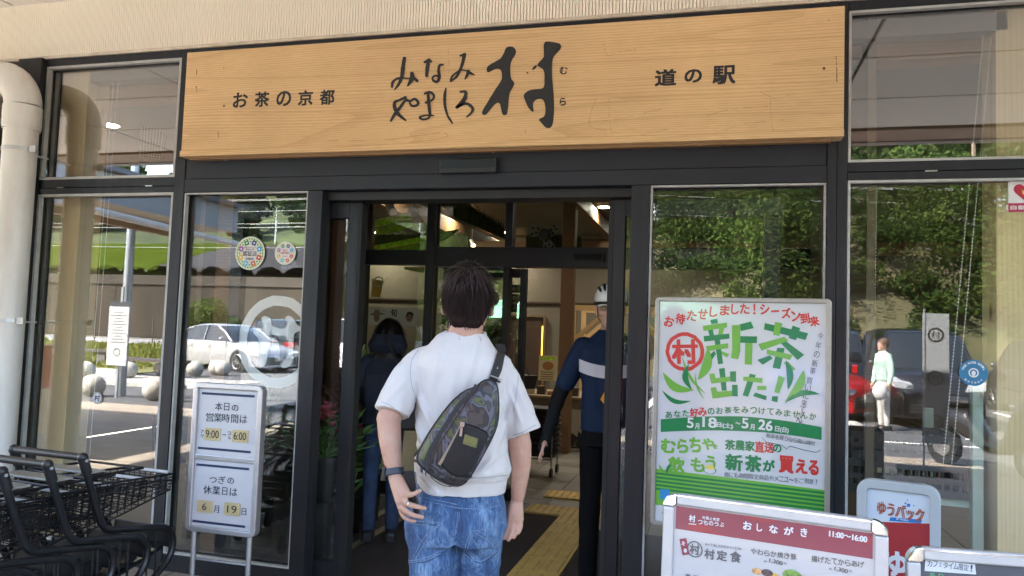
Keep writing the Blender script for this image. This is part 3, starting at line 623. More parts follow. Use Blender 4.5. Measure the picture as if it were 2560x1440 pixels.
# highlights put in as grey strips along the top and left beads
mb = MB()
for (x0, z0, x1, z1) in ((-3.09, 2.17, -2.506, 2.66), (-2.42, 2.2, -1.778, 2.66), (-1.71, 2.2, -.603, 2.66), (-3.09, .1, -2.506, 2.03), (-2.42, .1, -1.783, 2.02)):
    mb.box(x0, 2.437, z1-.006, x1, 2.444, z1); mb.box(x0, 2.437, z0, x0+.005, 2.444, z1-.006)
mb.build('glazing_bead', M('bead_highlight', (.2, .2, .19), .5), sc2, world=True)['kind'] = 'stuff'
e = empty('inner_sliding_door', (-1.65, 2.6, 0), 'black framed inner sliding door half open behind the screen', 'door')
for (n_, a, b_, c, d) in (('stile', -1.66, 0, -1.60, 2.02), ('stile', -2.38, 0, -2.32, 2.02), ('rail', -2.318, 1.94, -1.662, 2.02), ('rail', -2.318, 0, -1.662, .1)):
    MB().box(a, 2.58, b_, c, 2.62, d).build(n_, m_in_fr, e, world=True)
MB().box(-2.318, 2.597, .1, -1.662, 2.603, 1.94).build('pane', IG, e, world=True)
e = empty('inner_door_sensor', (-1.03, 2.42, 2.11), 'flat black sensor box on the inner transom', 'sensor')
MB().box(-1.165, 2.40, 2.075, -.90, 2.4295, 2.145).build('housing', m_in_fr, e, world=True, bev=.004); MB().box(-1.15, 2.397, 2.085, -.915, 2.40, 2.135).build('lens_cover', M('dark_lens'), e, world=True)
# ---- timber posts and beams
W_post = wood_mat('pine_post', (.84, .66, .38), (.62, .42, .20), 'z', scale=.8, contrast=.7)
W_beam = wood_mat('glulam_beam', (.24, .13, .065), (.13, .065, .03), 'y', scale=.7)
W_beamx = wood_mat('glulam_beam_x', (.30, .175, .09), (.18, .09, .045), 'x', scale=.7)
def post(x0, y0, x1, y1, z1, label, mat=W_post): return tag(MB().box(x0, y0, 0, x1, y1, z1).build('timber_post', mat, bev=.004), label, 'post', 'timber posts')
post(float(at(150, 200, .09)[0]), .09, float(at(222, 200, .09)[0]), .27, 3.3, 'pale pine post behind the glass of the left window')
post(float(at(2490, 300, .10)[0]), .10, 1.55, .30, 3.3, 'pale pine post behind the glass of the right window')
post(-3.36, 2.3, -3.20, 2.46, 3.3, 'reddish timber post at the left end of the inner screen', W_beam)
post(-3.02, .20, -2.90, .32, 3.3, 'slim timber post just behind the left side window', W_beam)
post(-1.86, 5.4, -1.70, 5.56, 3.3, 'brown timber post standing inside the shop', W_beam)
def beam(x0, y0, z0, x1, y1, z1, mat, label): return tag(MB().box(x0, y0, z0, x1, y1, z1).build('timber_beam', mat, bev=.004), label, 'beam', 'timber beams')
beam(-4.6, .30, 2.93, -1.7, .44, 3.09, W_beamx, 'reddish timber beam across the top of the left window'); beam(-.4, .32, 2.93, 3.2, .46, 3.09, W_beamx, 'reddish timber beam across the top of the right window')
beam(-4.02, 2.7, 2.92, -3.86, 9.9, 3.14, W_beam, 'long timber beam running back under the shop ceiling')
beam(-1.78, 2.7, 3.08, -1.66, 9.9, 3.28, W_beam, 'timber beam running back above the inner door'); beam(-7.3, 8.0, 2.76, 4.5, 8.16, 2.95, W_beamx, 'timber beam crossing the shop in front of the back wall')
# ---- downlights (lit)
def downlight(x, y, z, label, power=14):
    e = empty('downlight', (x, y, z), label, 'ceiling light', 'lit ceiling lights')
    mb = MB(); mb.lathe([(.085, 0), (.095, -.004), (.095, -.008), (.08, -.008)], (0, 0, 0), 24); mb.build('trim_ring', M('white_trim', (.7, .7, .68), .5), e)
    MB().lathe([(.078, -.0085), (.078, -.0105)], (0, 0, 0), 24).build('diffuser', M('lamp_glow', (1, .93, .8), .5, emit=9), e)
    l = bpy.data.lights.new('lamp', 'AREA'); l.shape = 'DISK'; l.size = .15; l.energy = power; l.color = (1, .9, .74); l.spread = R_(150)
    lo = bpy.data.objects.new('lamp', l); COL.objects.link(lo); lo.parent = e; lo.location = (0, 0, -.02)
for i, (px_, py_, lab) in enumerate([(1152, 520, 'lit round downlight seen through the middle upper pane'), (1253, 580, 'lit round downlight farther back, above the head of the man in white'), (1510, 517, 'lit round downlight seen through the right upper pane'), (947, 581, 'lit round downlight by the green boards at the left')]):
    d = ray(px_, py_); t = (3.297-CAM[2])/d[2]; q = CAM+t*d
    if q[1] < 9.8 and q[0] > -7.3: downlight(float(q[0]), float(q[1]), 3.299, lab, 1.9)
for x, y, lab in ((-3.4, 4.6, 'lit round downlight above the left aisle'), (.8, 4.5, 'lit round downlight above the checkout side'), (-1.2, 8.9, 'lit round downlight near the back wall'), (2.9, 2.2, 'lit round downlight in the packing corner'), (-5.6, 2.0, 'lit round downlight behind the left window')): downlight(x, y, 3.299, lab, 1.3)
# glowing vertical strip at the far doorway
e = empty('back_doorway', (-3.4, 9.95, 0), 'dark brown doorway with a glowing orange edge in the back wall', 'doorway')
p0 = at(1311, 792, 9.96); p1_ = at(1362, 792, 9.96)
MB().box(p0[0]-.45, 9.955, 0, p1_[0]-.045, 9.985, p0[2]).build('opening', M('dark_brown', (.06, .035, .02), .7), e, world=True)
MB().box(p0[0]-.5, 9.93, p0[2], p1_[0]+.02, 9.985, p0[2]+.03).build('head_trim', M('brown_trim', (.18, .11, .05), .6), e, world=True)
MB().box(p1_[0]-.02, 9.93, 0, p1_[0]+.03, 9.985, p0[2]).build('side_trim', M('brown_trim'), e, world=True)
a = at(1355, 815, 9.93); b_ = at(1362, 920, 9.93)
MB().box(p1_[0]-.042, 9.94, .75, p1_[0]-.022, 9.985, a[2]).build('light_strip', M('amber_strip', (1, .42, .04), .5, emit=.5), e, world=True)
# air grille high on the back wall
e = empty('air_grille', (-2, 7.9, 2.9), 'dark slatted air grille above the hedge cut-outs', 'air grille')
a = at(1432, 563, 9.9); b_ = at(1520, 596, 9.9)
MB().box(a[0], 9.86, b_[2], b_[0]+.1, 9.99, a[2]).build('frame', M('grille_frame', (.30, .27, .22), .6), e, world=True)
sl_me = MB().box(a[0]+.04, 9.845, 0, b_[0]+.07, 9.858, .022).mesh('slat', M('grille_dark', (.03, .028, .025), .6))
k = 0; z = b_[2]+.05
while z < a[2]-.05: o = link('slat', sl_me, e); o.matrix_parent_inverse = Matrix.Translation(tuple(-c for c in e.location)); o.location = (0, 0, z); z += .036
tag(MB().box(-7.4, 9.97, 2.02, 4.6, 10, 2.05).build('wall_rail', M('dark_brown')), 'thin dark rail along the back wall', 'rail')
# ---- hanging decorations: tea hedges and lime boards
m_lime = M('lime_print', (.52, .78, .04), .7, col2=(.20, .40, .01), vs=28, detail=2); m_hedge = M('hedge_print', (.055, .075, .012), .8, col2=(.008, .016, .004), vs=26, stretch=(1, 1, .35)); m_pink = M('card_white', (.45, .43, .38), .8)
def hedge(pxs, y, label):
    """a cut-out hedge: jagged top between pixel points, hung at depth y"""
    rnd = random.Random(len(label)); top = [at(*q, y) for q in pxs[0]]; bot = [at(*q, y) for q in pxs[1]]
    P = []
    n = 60
    for i in range(n+1):
        t = i/n*(len(top)-1); k = min(int(t), len(top)-2); a = top[k]*(1-(t-k))+top[k+1]*(t-k)
        P.append((a[0], a[2]+(.05 if i % 2 else -.02)*rnd.uniform(.5, 1.4)))
    P = P[::-1]+[(b[0], b[2]) for b in bot]
    return tag(MB().prism(P[::-1], y, y+.012).build('hedge_cutout', m_hedge), label, 'decoration', 'cut-out tea hedges')
hedge([[(938, 583), (1008, 586), (1073, 586)], [(938, 612), (1073, 600)]], 4.2, 'dark green cut-out hedge below the lime boards')
hedge([[(1100, 498), (1150, 500), (1200, 530), (1262, 570)], [(1100, 512), (1140, 545), (1262, 598)]], 4.5, 'long dark green cut-out hedge hanging along the beam')
hedge([[(1315, 592), (1360, 590), (1400, 588), (1455, 590)], [(1315, 624), (1455, 626)]], 6.5, 'dark green cut-out hedge behind the polka-dot bow')
hedge([[(1100, 600), (1140, 585), (1170, 592)], [(1100, 622), (1170, 622)]], 5.2, 'small dark green cut-out hedge by the green roof board')
def card(pts, y, mat, name, label, cat='decoration', th=.012):
    P = [at(*q, y) for q in pts]; return tag(MB().prism([(a[0], a[2]) for a in P], y, y+th).build(name, mat), label, cat)
card([(938, 550), (1022, 531), (1035, 547), (938, 568)], 3.6, m_lime, 'lime_board', 'upper half of the lime green hanging tea-field board')
card([(938, 574), (938, 588), (1000, 578), (1062, 553), (1040, 546)][::-1], 3.55, m_lime, 'lime_board', 'lower lime green hanging tea-field board')
card([(936, 626), (936, 614), (1072, 588), (1072, 604)][::-1], 3.8, m_lime, 'lime_board', 'long lime green board just above the transom')
card([(936, 637), (936, 629), (1072, 608), (1072, 636)][::-1], 3.85, M('lime_dark', (.24, .42, .02), .7, col2=(.08, .18, .008), vs=30), 'lime_board', 'darker green board filling the bottom of the left upper pane')
card([(1101, 580), (1150, 573), (1124, 592), (1101, 605)], 4.0, M('leaf_green_board', (.05, .13, .012), .7), 'green_board', 'small mid-green board in the middle upper pane')
card([(1010, 668), (1010, 673), (1060, 683), (1060, 668)], 3.4, M('lime_pale', (.30, .45, .10), .7), 'green_board', 'pale green board corner under the transom')
# polka-dot bow
e = empty('polka_dot_bow', (-2.2, 6.3, 2.5), 'grey polka-dot bow decoration hung at the back', 'decoration')
m_bow = M('bow_grey', (.28, .27, .25), .8)
for pts in ([(1322, 560), (1350, 562), (1362, 588), (1330, 592), (1316, 580)], [(1362, 588), (1378, 557), (1398, 566), (1380, 592)], [(1358, 592), (1374, 596), (1392, 622), (1358, 622)]):
    P = [at(*q, 6.3) for q in pts]; MB().prism([(a[0], a[2]) for a in P][::-1], 6.3, 6.31).build('loop', m_bow, e, world=True)
mb = MB()
for q in ((1332, 570), (1345, 572), (1340, 582), (1352, 580), (1330, 585), (1385, 565), (1378, 575), (1390, 572), (1382, 583), (1365, 603), (1373, 612), (1364, 615), (1382, 616)):
    a = at(*q, 6.296); mb.prism([(a[0]+.018*math.cos(t), a[2]+.018*math.sin(t)) for t in np.linspace(0, 6.28, 9)[:-1]], 6.294, 6.2995)
mb.build('dots', M('dot_black', (.02, .02, .02), .8), e, world=True)['kind'] = 'stuff'
a = at(1362, 588, 6.27); MB().sphere((a[0], a[1], a[2]), .09, 12, (1, .5, 1)).build('knot', M('knot_grey', (.07, .07, .07), .8), e, world=True, smooth=True)
# spot lamps on a track
for q, lab, lit in (((974, 515), 'white track spotlight at the far left', 0), ((1036, 537), 'white track spotlight in front of the lime board', 0), ((1180, 607), 'small lit spotlight in the middle upper pane', 1)):
    a = at(*q, 4.6 if lit else 3.3); e = empty('track_spot', tuple(float(c) for c in a), lab, 'spotlight', 'track spotlights'); s = .55 if lit else 1
    mb = MB(); mb.tube([(0, 0, .12*s), (0, 0, .30*s)], .012*s, 6); mb.tube([(-.02*s, 0, .12*s), (.05*s, 0, 0)], .01*s, 6); mb.build('bracket', M('white_trim'), e)
    MB().tube([(-.05*s, .03, .06*s), (.06*s, -.05, -.07*s)], [.032*s, .05*s], 14).build('head', M('white_trim'), e, smooth=True)
    if lit: MB().tube([(.062*s, -.052, -.072*s), (.07*s, -.058, -.08*s)], .04*s, 12).build('lens', M('spot_glow', (1, .75, .4), .5, emit=2), e)
# ---- banner 'shun no mon' in the screen
e = empty('seasonal_banner', (-2.8, 2.40, 1.55), 'white paper banner with two small portrait heads and brush writing', 'banner')
m_paper = M('paper_white', (.60, .58, .52), .8, var=.03); m_ink = M('ink_black', (.02, .02, .02), .8)
TL = at(922, 768, 2.42); BRr = at(1043, 816, 2.42); x0, x1, z1, z0 = TL[0], BRr[0], TL[2], BRr[2]
e.location = ((x0+x1)/2, 2.42, (z0+z1)/2); bw, bh = x1-x0, z1-z0
MB().box(-bw/2, 0, -bh/2, bw/2, .003, bh/2).build('sheet', m_paper, e)
write('旬', .01, .035, .06, .065, m_ink, e, y=-.002, bold=.02); write('のもん', .01, -.042, .13, .04, m_ink, e, y=-.002, bold=.015)
m_skin_p = M('print_skin', (.30, .17, .11), .8); m_hair_p = M('print_hair', (.03, .025, .02), .8); m_hat = M('print_hat', (.25, .19, .12), .8)
flat(disc(-.155, -.015, .036, 20, .8), -.0015, m_skin_p, e, 'portrait'); flat([(-.235, .012), (-.18, .005), (-.12, .012), (-.075, .022), (-.125, .035), (-.14, .06), (-.175, .06), (-.185, .032)], -.002, m_hat, e, 'portrait')
flat(disc(.16, 0, .042, 20, .8), -.0015, m_skin_p, e, 'portrait'); flat([(.122, 0), (.135, .005), (.15, .028), (.185, .02), (.196, -.002), (.2, .03), (.175, .05), (.14, .045)], -.002, m_hair_p, e, 'portrait')
for cx_ in (-.155, .16):
    for s in (-.012, .012): flat(disc(cx_+s, .004, .004, 8), -.003, m_hair_p, e, 'portrait')
    flat([(cx_-.012, -.018), (cx_+.012, -.018), (cx_, -.023)], -.003, m_hair_p, e, 'portrait')
# ochre hanging flag
e = empty('ochre_flag', (-3.6, 3.3, 1.8), 'ochre hanging flag with a white ring emblem', 'flag')
P = [at(*q, 3.2) for q in ((930, 697), (958, 702), (950, 744), (928, 742))]; MB().prism([(a[0], a[2]) for a in P][::-1], 3.2, 3.205).build('cloth', M('ochre', (.55, .36, .05), .8), e, world=True)
a = at(946, 704, 3.19); o = ring_flat(a[0], a[2], .055, .042, 3.195, M('print_white', (.6, .6, .56), .7), e, 'emblem'); o.matrix_parent_inverse = Matrix.Translation(tuple(-c for c in e.location))
# shop sign strip behind the inner door glass
e = empty('hanging_shop_signs', (-1.7, 2.7, 1.6), 'column of small black name boards seen through the narrow glass strip', 'sign')
for k, (py_, s) in enumerate(((722, 'あり'), (745, '茶屋'), (771, 'ＷＣ'))):
    a = at(1290, py_, 2.72); MB().box(a[0]-.055, 2.72, a[2]-.036, a[0]+.055, 2.728, a[2]+.036).build('name_board', M('board_black', (.012, .012, .012), .5), e, world=True)
    o = write(s, a[0]+1.7, a[2]-1.6, .07, .036, M('print_white'), e, y=.015)
# ---- sales tables
tb = empty('sales_table', (-2, 5.9, 0), 'long low sales table with a pale front and black leaf pattern', 'table')
m_cream_p = M('cream_panel', (.33, .29, .22), .7); m_top = M('table_top', (.22, .15, .08), .5)
MB().box(-3.1, 5.86, .02, -.2, 6.9, .62).build('front_panel', m_cream_p, tb, world=True); MB().box(-3.14, 5.8, .62, -.16, 6.95, .655).build('top', m_top, tb, world=True, bev=.004)
mb = MB()
for i in range(22):
    x = -2.2+i*.085; mb.prism([(x, .03), (x+.055, .03), (x+.11, .17+.03*math.sin(i)), (x+.03, .19+.03*math.sin(i*1.3))], 5.852, 5.858)
mb.build('leaf_pattern', M('ink_black'), tb, world=True)['kind'] = 'stuff'
rnd = random.Random(5)
for i in range(16):
    x = -2.95+i*.15; k = i % 3; c = [(.25, .16, .07), (.35, .30, .2), (.06, .05, .04)][k]
    o = MB().box(-.055, -.05, 0, .055, .05, .05+.03*k).build('food_pack', M('pack_%d' % k, c, .3), bev=.006); o.location = (x, 6.0+.03*(i % 2), .656); tag(o, ['brown', 'pale', 'dark'][k]+' food pack, '+['first','second','third','fourth','fifth','sixth','seventh','eighth','ninth','tenth','eleventh','twelfth','thirteenth','fourteenth','fifteenth','sixteenth'][i]+' from the left on the sales table', 'food pack', 'food packs laid out on the sales table')
e = empty('price_board', (-2.2, 6.3, .66), 'cream price board with a picture of noodles standing on the sales table', 'sign')
MB().box(-.11, 0, .16, .14, .01, .50).build('board', M('board_cream', (.5, .42, .25), .6), e); MB().box(.0, .004, 0, .015, .008, .16).build('stem', M('steel_bright'), e)
flat(disc(.02, .36, .06, 20, 1.3), -.002, M('noodle_print', (.3, .13, .04), .6), e, 'picture'); flat([(-.09, .44), (.12, .44), (.12, .485), (-.09, .485)], -.002, M('lime_print'), e, 'picture')
mb = MB()
for j in range(4): mb.box(-.08, -.003, .18+j*.03, .1, -.001, .19+j*.03)
mb.build('small_print', M('print_brown', (.12, .08, .05), .7), e)['kind'] = 'stuff'
# timber market frame
e = empty('timber_stall_frame', (-1.7, 7.2, 0), 'pale timber stall frame with diagonal braces at the back of the shop', 'stall frame')
a = at(1428, 762, 7.0); W_st = wood_mat('stall_wood', (.50, .33, .15), (.34, .2, .08), 'z', scale=1)
mb = lambda: MB()
x0, zt = float(a[0]), float(a[2])
for yy in (7.0, 7.9):
    for xx in (x0, x0+1.3): MB().box(xx, yy, 0, xx+.075, yy+.075, zt-.08).build('post', W_st, e, world=True)
    MB().box(x0, yy-.002, zt-.079, x0+1.375, yy+.077, zt).build('head_beam', W_st, e, world=True)
    MB().bar((x0+.08, yy+.035, zt-.48), (x0+.5, yy+.035, zt-.1), .06, .06, (0, 1, 0)).build('brace', W_st, e, world=True)
    MB().bar((x0+1.29, yy+.035, zt-.48), (x0+.87, yy+.035, zt-.1), .06, .06, (0, 1, 0)).build('brace', W_st, e, world=True)
# shop basket stack on wheels
e = empty('basket_stack', (-1.75, 3.9, 0), 'stack of black shopping baskets on a wheeled chrome rack', 'basket stack')
m_bb = M('basket_black', (.02, .02, .022), .45)
for k in range(9):
    mb = MB(); z = .2+k*.055; mb.loft([rr_ for rr_ in ([(x, y, z) for x, y in rrect(-.2, -.14, .2, .14, .04, 3)], [(x, y, z+.05) for x, y in rrect(-.23, -.16, .23, .16, .05, 3)])]); mb.build('basket', m_bb, e)
mb = MB()
for sx in (-.18, .18): mb.tube([(sx, -.15, .08), (sx, -.15, .75)], .009, 6); mb.tube([(sx, .15, .08), (sx, .15, .75)], .009, 6)
mb.tube([(-.18, -.15, .18), (.18, -.15, .18)], .009, 6); mb.build('rack', M('steel_bright'), e, smooth=True)
for sx in (-.18, .18):
    for sy in (-.15, .15): MB().tube([(sx-.012, sy, .05), (sx+.012, sy, .05)], .045, 14).build('wheel', m_bb, e)
# ---- flowers and pots along the left of the vestibule
m_pot = M('pot_black', (.015, .015, .015), .5)
def leaf(mb, a, b, wd, n=5, bend=.2):
    a, b = Vector(a), Vector(b); d = b-a; s = d.cross(Vector((0, 0, 1))); s = s.normalized() if s.length > 1e-4 else Vector((1, 0, 0)); vs = []
    for i in range(n+1):
        t = i/n; w_ = wd*math.sin(math.pi*(.06+.9*t))**.8; p = a+d*t+Vector((0, 0, bend*d.length*(t-t*t))); up = Vector((0, 0, .25*w_)); vs += [p-s*w_+up, p, p+s*w_+up]
    mb.add(vs, [(3*i+j, 3*i+j+1, 3*i+j+4, 3*i+j+3) for i in range(n) for j in (0, 1)])
def plant(x, y, h, label, lm, kind, seed, z=0, fm=None):
    rnd = random.Random(seed); e = empty('potted_plant', (x, y, z), label, 'plant', 'plants in the porch')
    MB().lathe([(.085, 0), (.12, .24), (.13, .24), (.13, .27), (.11, .27), (.1, .24)], (0, 0, 0), 18).build('pot', m_pot, e, smooth=True)
    for k in range(34 if kind != 'broad' else 9):
        a = rnd.uniform(0, 6.28); r = rnd.uniform(.12, .34); b = (r*math.cos(a), r*math.sin(a), .27+rnd.uniform(.2, 1)*h); mb = MB()
        if kind == 'broad':
            c = (r*.5*math.cos(a), r*.5*math.sin(a), .27+h*rnd.uniform(.3, .6)); mb.tube([(0, 0, .25), c], .006, 5); leaf(mb, c, (c[0]+.22*math.cos(a), c[1]+.22*math.sin(a), c[2]+rnd.uniform(-.03, .12)), .085, 6, .3)
        elif kind == 'grass': leaf(mb, (0, 0, .25), (b[0]*1.3, b[1]*1.3, b[2]*rnd.uniform(.6, 1)), .012, 6, .5)
        else:
            mb.tube([(0, 0, .25), b], .004, 4)
            for q in range(3): t = rnd.uniform(.4, .95); aa = a+rnd.uniform(-1.5, 1.5); c = (b[0]*t, b[1]*t, .25+(b[2]-.25)*t); leaf(mb, c, (c[0]+.09*math.cos(aa), c[1]+.09*math.sin(aa), c[2]+.04), .022, 4)
        mb.build('leaf_spray', lm, e)
    if fm:
        for k in range(26):
            a = rnd.uniform(0, 6.28); r = rnd.uniform(0, .2); c = Vector((r*math.cos(a), r*math.sin(a), .27+h*rnd.uniform(.65, 1.1))); mb = MB()
            for q in range(9): t = q*.7; leaf(mb, c, c+Vector((.035*math.cos(t), .035*math.sin(t), .015+.02*rnd.random())), .014, 3)
            mb.build('flower', fm, e)
    return e
m_l1 = M('leaf_fresh', (.20, .42, .13), .5, var=.3, vs=12); m_l2 = M('leaf_deep', (.10, .2, .055), .5, var=.3, vs=12); m_mag = M('petal_magenta', (.90, .07, .34), .6, var=.25, vs=30); m_red = M('petal_pink', (.55, .12, .16), .6, var=.2, vs=20); m_dry = M('dry_brown', (.26, .14, .08), .8, var=.3, vs=30)
plant(-2.50, 1.15, .30, 'broad leaved green plant in a black pot at the foot of the door', m_l1, 'broad', 1)
plant(-2.60, 1.38, .26, 'magenta flowers in a black bucket above the broad leaved plant', m_l2, 'spray', 2, .16, m_mag)
tag(MB().box(-2.80, 1.26, 0, -2.44, 1.52, .159).build('plant_stand', M('stand_dark', (.02, .018, .016), .7)), 'dark box stand under the magenta flowers', 'plant stand')
plant(-2.80, 1.78, .40, 'brown dry bush behind the magenta flowers', m_dry, 'spray', 3, .42); tag(MB().box(-2.95, 1.62, 0, -2.62, 1.94, .419).build('plant_stand', M('stand_dark')), 'dark stand under the brown bush', 'plant stand')
plant(-2.92, 2.1, .34, 'arching grass-leaved green plant high at the left', m_l1, 'grass', 4, .80); tag(MB().box(-3.06, 1.96, 0, -2.78, 2.26, .799).build('plant_stand', M('stand_dark')), 'tall dark stand under the arching plant', 'plant stand')
plant(-2.42, .60, .30, 'pink flowers seen through the narrow glass beside the sliding door', m_l2, 'spray', 5, .35, m_red); tag(MB().box(-2.58, .46, 0, -2.30, .74, .349).build('plant_stand', M('stand_dark')), 'dark stand under the pink flowers', 'plant stand')
plant(-2.95, .55, .6, 'leafy dark green plant behind the left side window', m_l2, 'spray', 6, .3); tag(MB().box(-3.1, .42, 0, -2.82, .68, .299).build('plant_stand', M('stand_dark')), 'low dark stand behind the left side window', 'plant stand')
plant(-2.1, 3.2, .5, 'small leafy plant behind the neck of the man in white', m_l2, 'spray', 7, .95); tag(MB().box(-2.25, 3.05, 0, -1.95, 3.35, .949).build('plant_stand', M('stand_dark')), 'dark stand behind the inner screen', 'plant stand')
# side partitions of the vestibule
wall('wall_porch_left', -3.42, .55, 0, -3.38, 2.44, 2.6, M('porch_wall', (.16, .12, .085), .9), 'dark partition on the left of the porch')
wall('wall_porch_right', .72, .15, 0, .76, 2.44, 3.29, M('porch_wall'), 'dark partition on the right of the porch')
# ---- packing corner behind the right window
rk = empty('storage_rack', (1.0, .8, 0), 'pale green steel rack holding black crates behind the right window', 'rack')
m_rk = M('rack_green', (.42, .52, .42), .5, var=.08, vs=7)
xr = float(at(2440, 1000, .18)[0])
for (x, y) in ((xr-.02, .16), (xr-.02, 1.0), (.80, .6), (.80, 1.3)): MB().box(x, y, 0, x+.045, y+.045, 1.38 if y < .3 else 1.1).build('upright', m_rk, rk, world=True)
MB().box(.80, .2, .70, xr-.022, 1.05, .735).build('shelf', m_rk, rk, world=True); MB().box(.80, .2, .14, xr-.022, 1.05, .17).build('shelf', m_rk, rk, world=True)
m_cr = M('crate_black', (.014, .015, .018), .5)
def crate(x, y, z, L, W, H, label):
    mb = MB(); t = .012; mb.box(x, y, z, x+L, y+W, z+.012)
    for (a0, b0, a1, b1, hor) in ((x, y, x+L, y+t, 1), (x, y+W-t, x+L, y+W, 1), (x, y+t, x+t, y+W-t, 0), (x+L-t, y+t, x+L, y+W-t, 0)):
        mb.box(a0, b0, z+.012, a1, b1, z+.04); mb.box(a0, b0, z+H-.035, a1, b1, z+H); mb.box(a0, b0, z+H*.5-.012, a1, b1, z+H*.5+.012)
        n = int((L if hor else W)/.035)
        for i in range(n):
            f0 = i/n
            if hor: mb.box(a0+f0*(a1-a0), b0+.001, z+.04, a0+f0*(a1-a0)+.011, b1-.001, z+H-.035)
            else: mb.box(a0+.001, b0+f0*(b1-b0), z+.04, a1-.001, b0+f0*(b1-b0)+.011, z+H-.035)
    o = mb.build('crate', m_cr); return tag(o, label, 'crate', 'black crates behind the right window')
crate(.62+.0, .17, .737, .55, .4, .16, 'black vented crate on the shelf of the green rack'); crate(.66, .17, .90, .5, .4, .13, 'upper black vented crate on the green rack'); crate(.84, .22, .172, .4, .4, .2, 'black vented crate on the bottom shelf of the rack')
# ball chains of the blinds
def chain(pa, pb, y, label):
    a, b = at(*pa, y), at(*pb, y); e = empty('blind_chain', tuple(float(c) for c in a), label, 'blind chain', 'ball chains of the roller blinds'); L = float(a[2]-b[2]); mw = M('chain_white', (.62, .62, .55), .4)
    mb = MB(); n = int(L/.016)
    for s in (0, .036):
        for i in range(n):
            z = -i*.016; dx = (b[0]-a[0])*i/n; mb.add([(dx+s-.005, 0, z), (dx+s, -.005, z), (dx+s+.005, 0, z), (dx+s, .005, z), (dx+s, 0, z+.005), (dx+s, 0, z-.005)], [(0, 1, 4), (1, 2, 4), (2, 3, 4), (3, 0, 4), (1, 0, 5), (2, 1, 5), (3, 2, 5), (0, 3, 5)])
        mb.tube([(s, 0, 0), (s+(b[0]-a[0]), 0, -L)], .0015, 4, False)
    mb.build('ball_chain', mw, e)['kind'] = 'stuff'
    MB().box(.003, -.006, -L*.28, .012, .006, -L*.28-.05).build('connector', mw, e)
chain((285, 190), (212, 1140), .12, 'white ball chain hanging behind the left window'); chain((2458, 92), (2358, 1160), .12, 'white ball chain hanging behind the right window near the post')
chain((2172, 470), (2160, 1150), .16, 'faint white ball chain hanging near the mullion')
# blind headboxes
tag(MB().box(-4.15, .10, 2.99, -3.2, .19, 3.06).build('blind_box', M('blind_grey', (.22, .21, .2), .6)), 'grey roller blind box at the top of the left window', 'blind box'); tag(MB().box(.62, .10, 2.97, 1.32, .19, 3.06).build('blind_box', M('blind_grey')), 'grey roller blind box at the top of the right window', 'blind box')
# perforated wall panel and hook behind the left upper pane
e = empty('perforated_panel', (-3.6, 1.2, 2.6), 'small pale perforated panel behind the left upper pane', 'panel')
P = [at(*q, 1.2) for q in ((347, 312), (416, 330), (405, 400), (345, 392))]
MB().prism([(a[0], a[2]) for a in P][::-1], 1.2, 1.21).build('plate', M('plate_pale', (.36, .33, .25), .7), e, world=True)
mb = MB()
for i in range(9):
    for j in range(12):
        u_, v_ = (i+.5)/9, (j+.5)/12; a = (P[0]*(1-u_)+P[1]*u_)*(1-v_)+(P[3]*(1-u_)+P[2]*u_)*v_; mb.box(a[0]-.006, 1.194, a[2]-.006, a[0]+.006, 1.199, a[2]+.006)
mb.build('holes', M('hole_dark', (.03, .03, .03), .9), e, world=True)['kind'] = 'stuff'
a = at(348, 395, .9); tag(MB().tube([(a[0], .9, a[2]+.1), (a[0], .9, a[2]-.12), (a[0]+.02, .9, a[2]-.15), (a[0]+.045, .9, a[2]-.13)], .006, 6).build('hook', M('steel_bright'), smooth=True), 'thin metal hook hanging behind the left upper pane', 'hook')
# dark office chair backs behind the left window
e = empty('folded_chair', (-3.45, .75, 0), 'dark blue folding chair leaning behind the left window', 'chair')
m_ch = M('chair_navy', (.02, .028, .045), .6)
MB().prism([(-3.72, .45), (-3.35, .5), (-3.18, .86), (-3.64, .80)], .62, .65).build('backrest', m_ch, e, world=True, bev=.01)
mb = MB(); mb.tube([(-3.76, .62, .82), (-3.66, .62, .0)], .014, 8); mb.tube([(-3.2, .62, .9), (-3.42, .62, 0)], .014, 8); mb.build('leg_frame', m_black, e, world=True, smooth=True)
# =====================================================================
#  SIGNS, POSTERS, STICKERS
# =====================================================================
def tilt_empty(name, loc, rz, rx, label, cat, group=None):
    e = empty(name, loc, label, cat, group, rz); e.rotation_euler = (rx, 0, rz); return e
class Plane:
    """the front face of a board: photo pixels to the board's own x, z (metres)"""
    def __init__(s, e, y=0.0):
        R = e.rotation_euler.to_matrix(); s.o = np.array(e.location) + np.array(R @ Vector((0, y, 0)))
        s.x = np.array(R @ Vector((1, 0, 0))); s.n = np.array(R @ Vector((0, 1, 0))); s.z = np.array(R @ Vector((0, 0, 1))); s.e = e; s.y0 = y
    def uv(s, px, py):
        d = ray(px, py); t = np.dot(s.o-CAM, s.n)/np.dot(d, s.n); p = CAM+t*d-s.o; return float(np.dot(p, s.x)), float(np.dot(p, s.z))
GL = {}
def glyph(s, bold=.012):
    k = (s, bold)
    if k not in GL:
        me = text_mesh(s, 1.0, bold); n = len(me.vertices); co = np.empty(n*3); me.vertices.foreach_get('co', co); co = co.reshape(-1, 3)[:, :2]
        lo, hi = co.min(0), co.max(0); d = np.maximum(hi-lo, 1e-6); GL[k] = ((co-(lo+hi)/2), d, [tuple(p.vertices) for p in me.polygons]); bpy.data.meshes.remove(me)
    return GL[k]
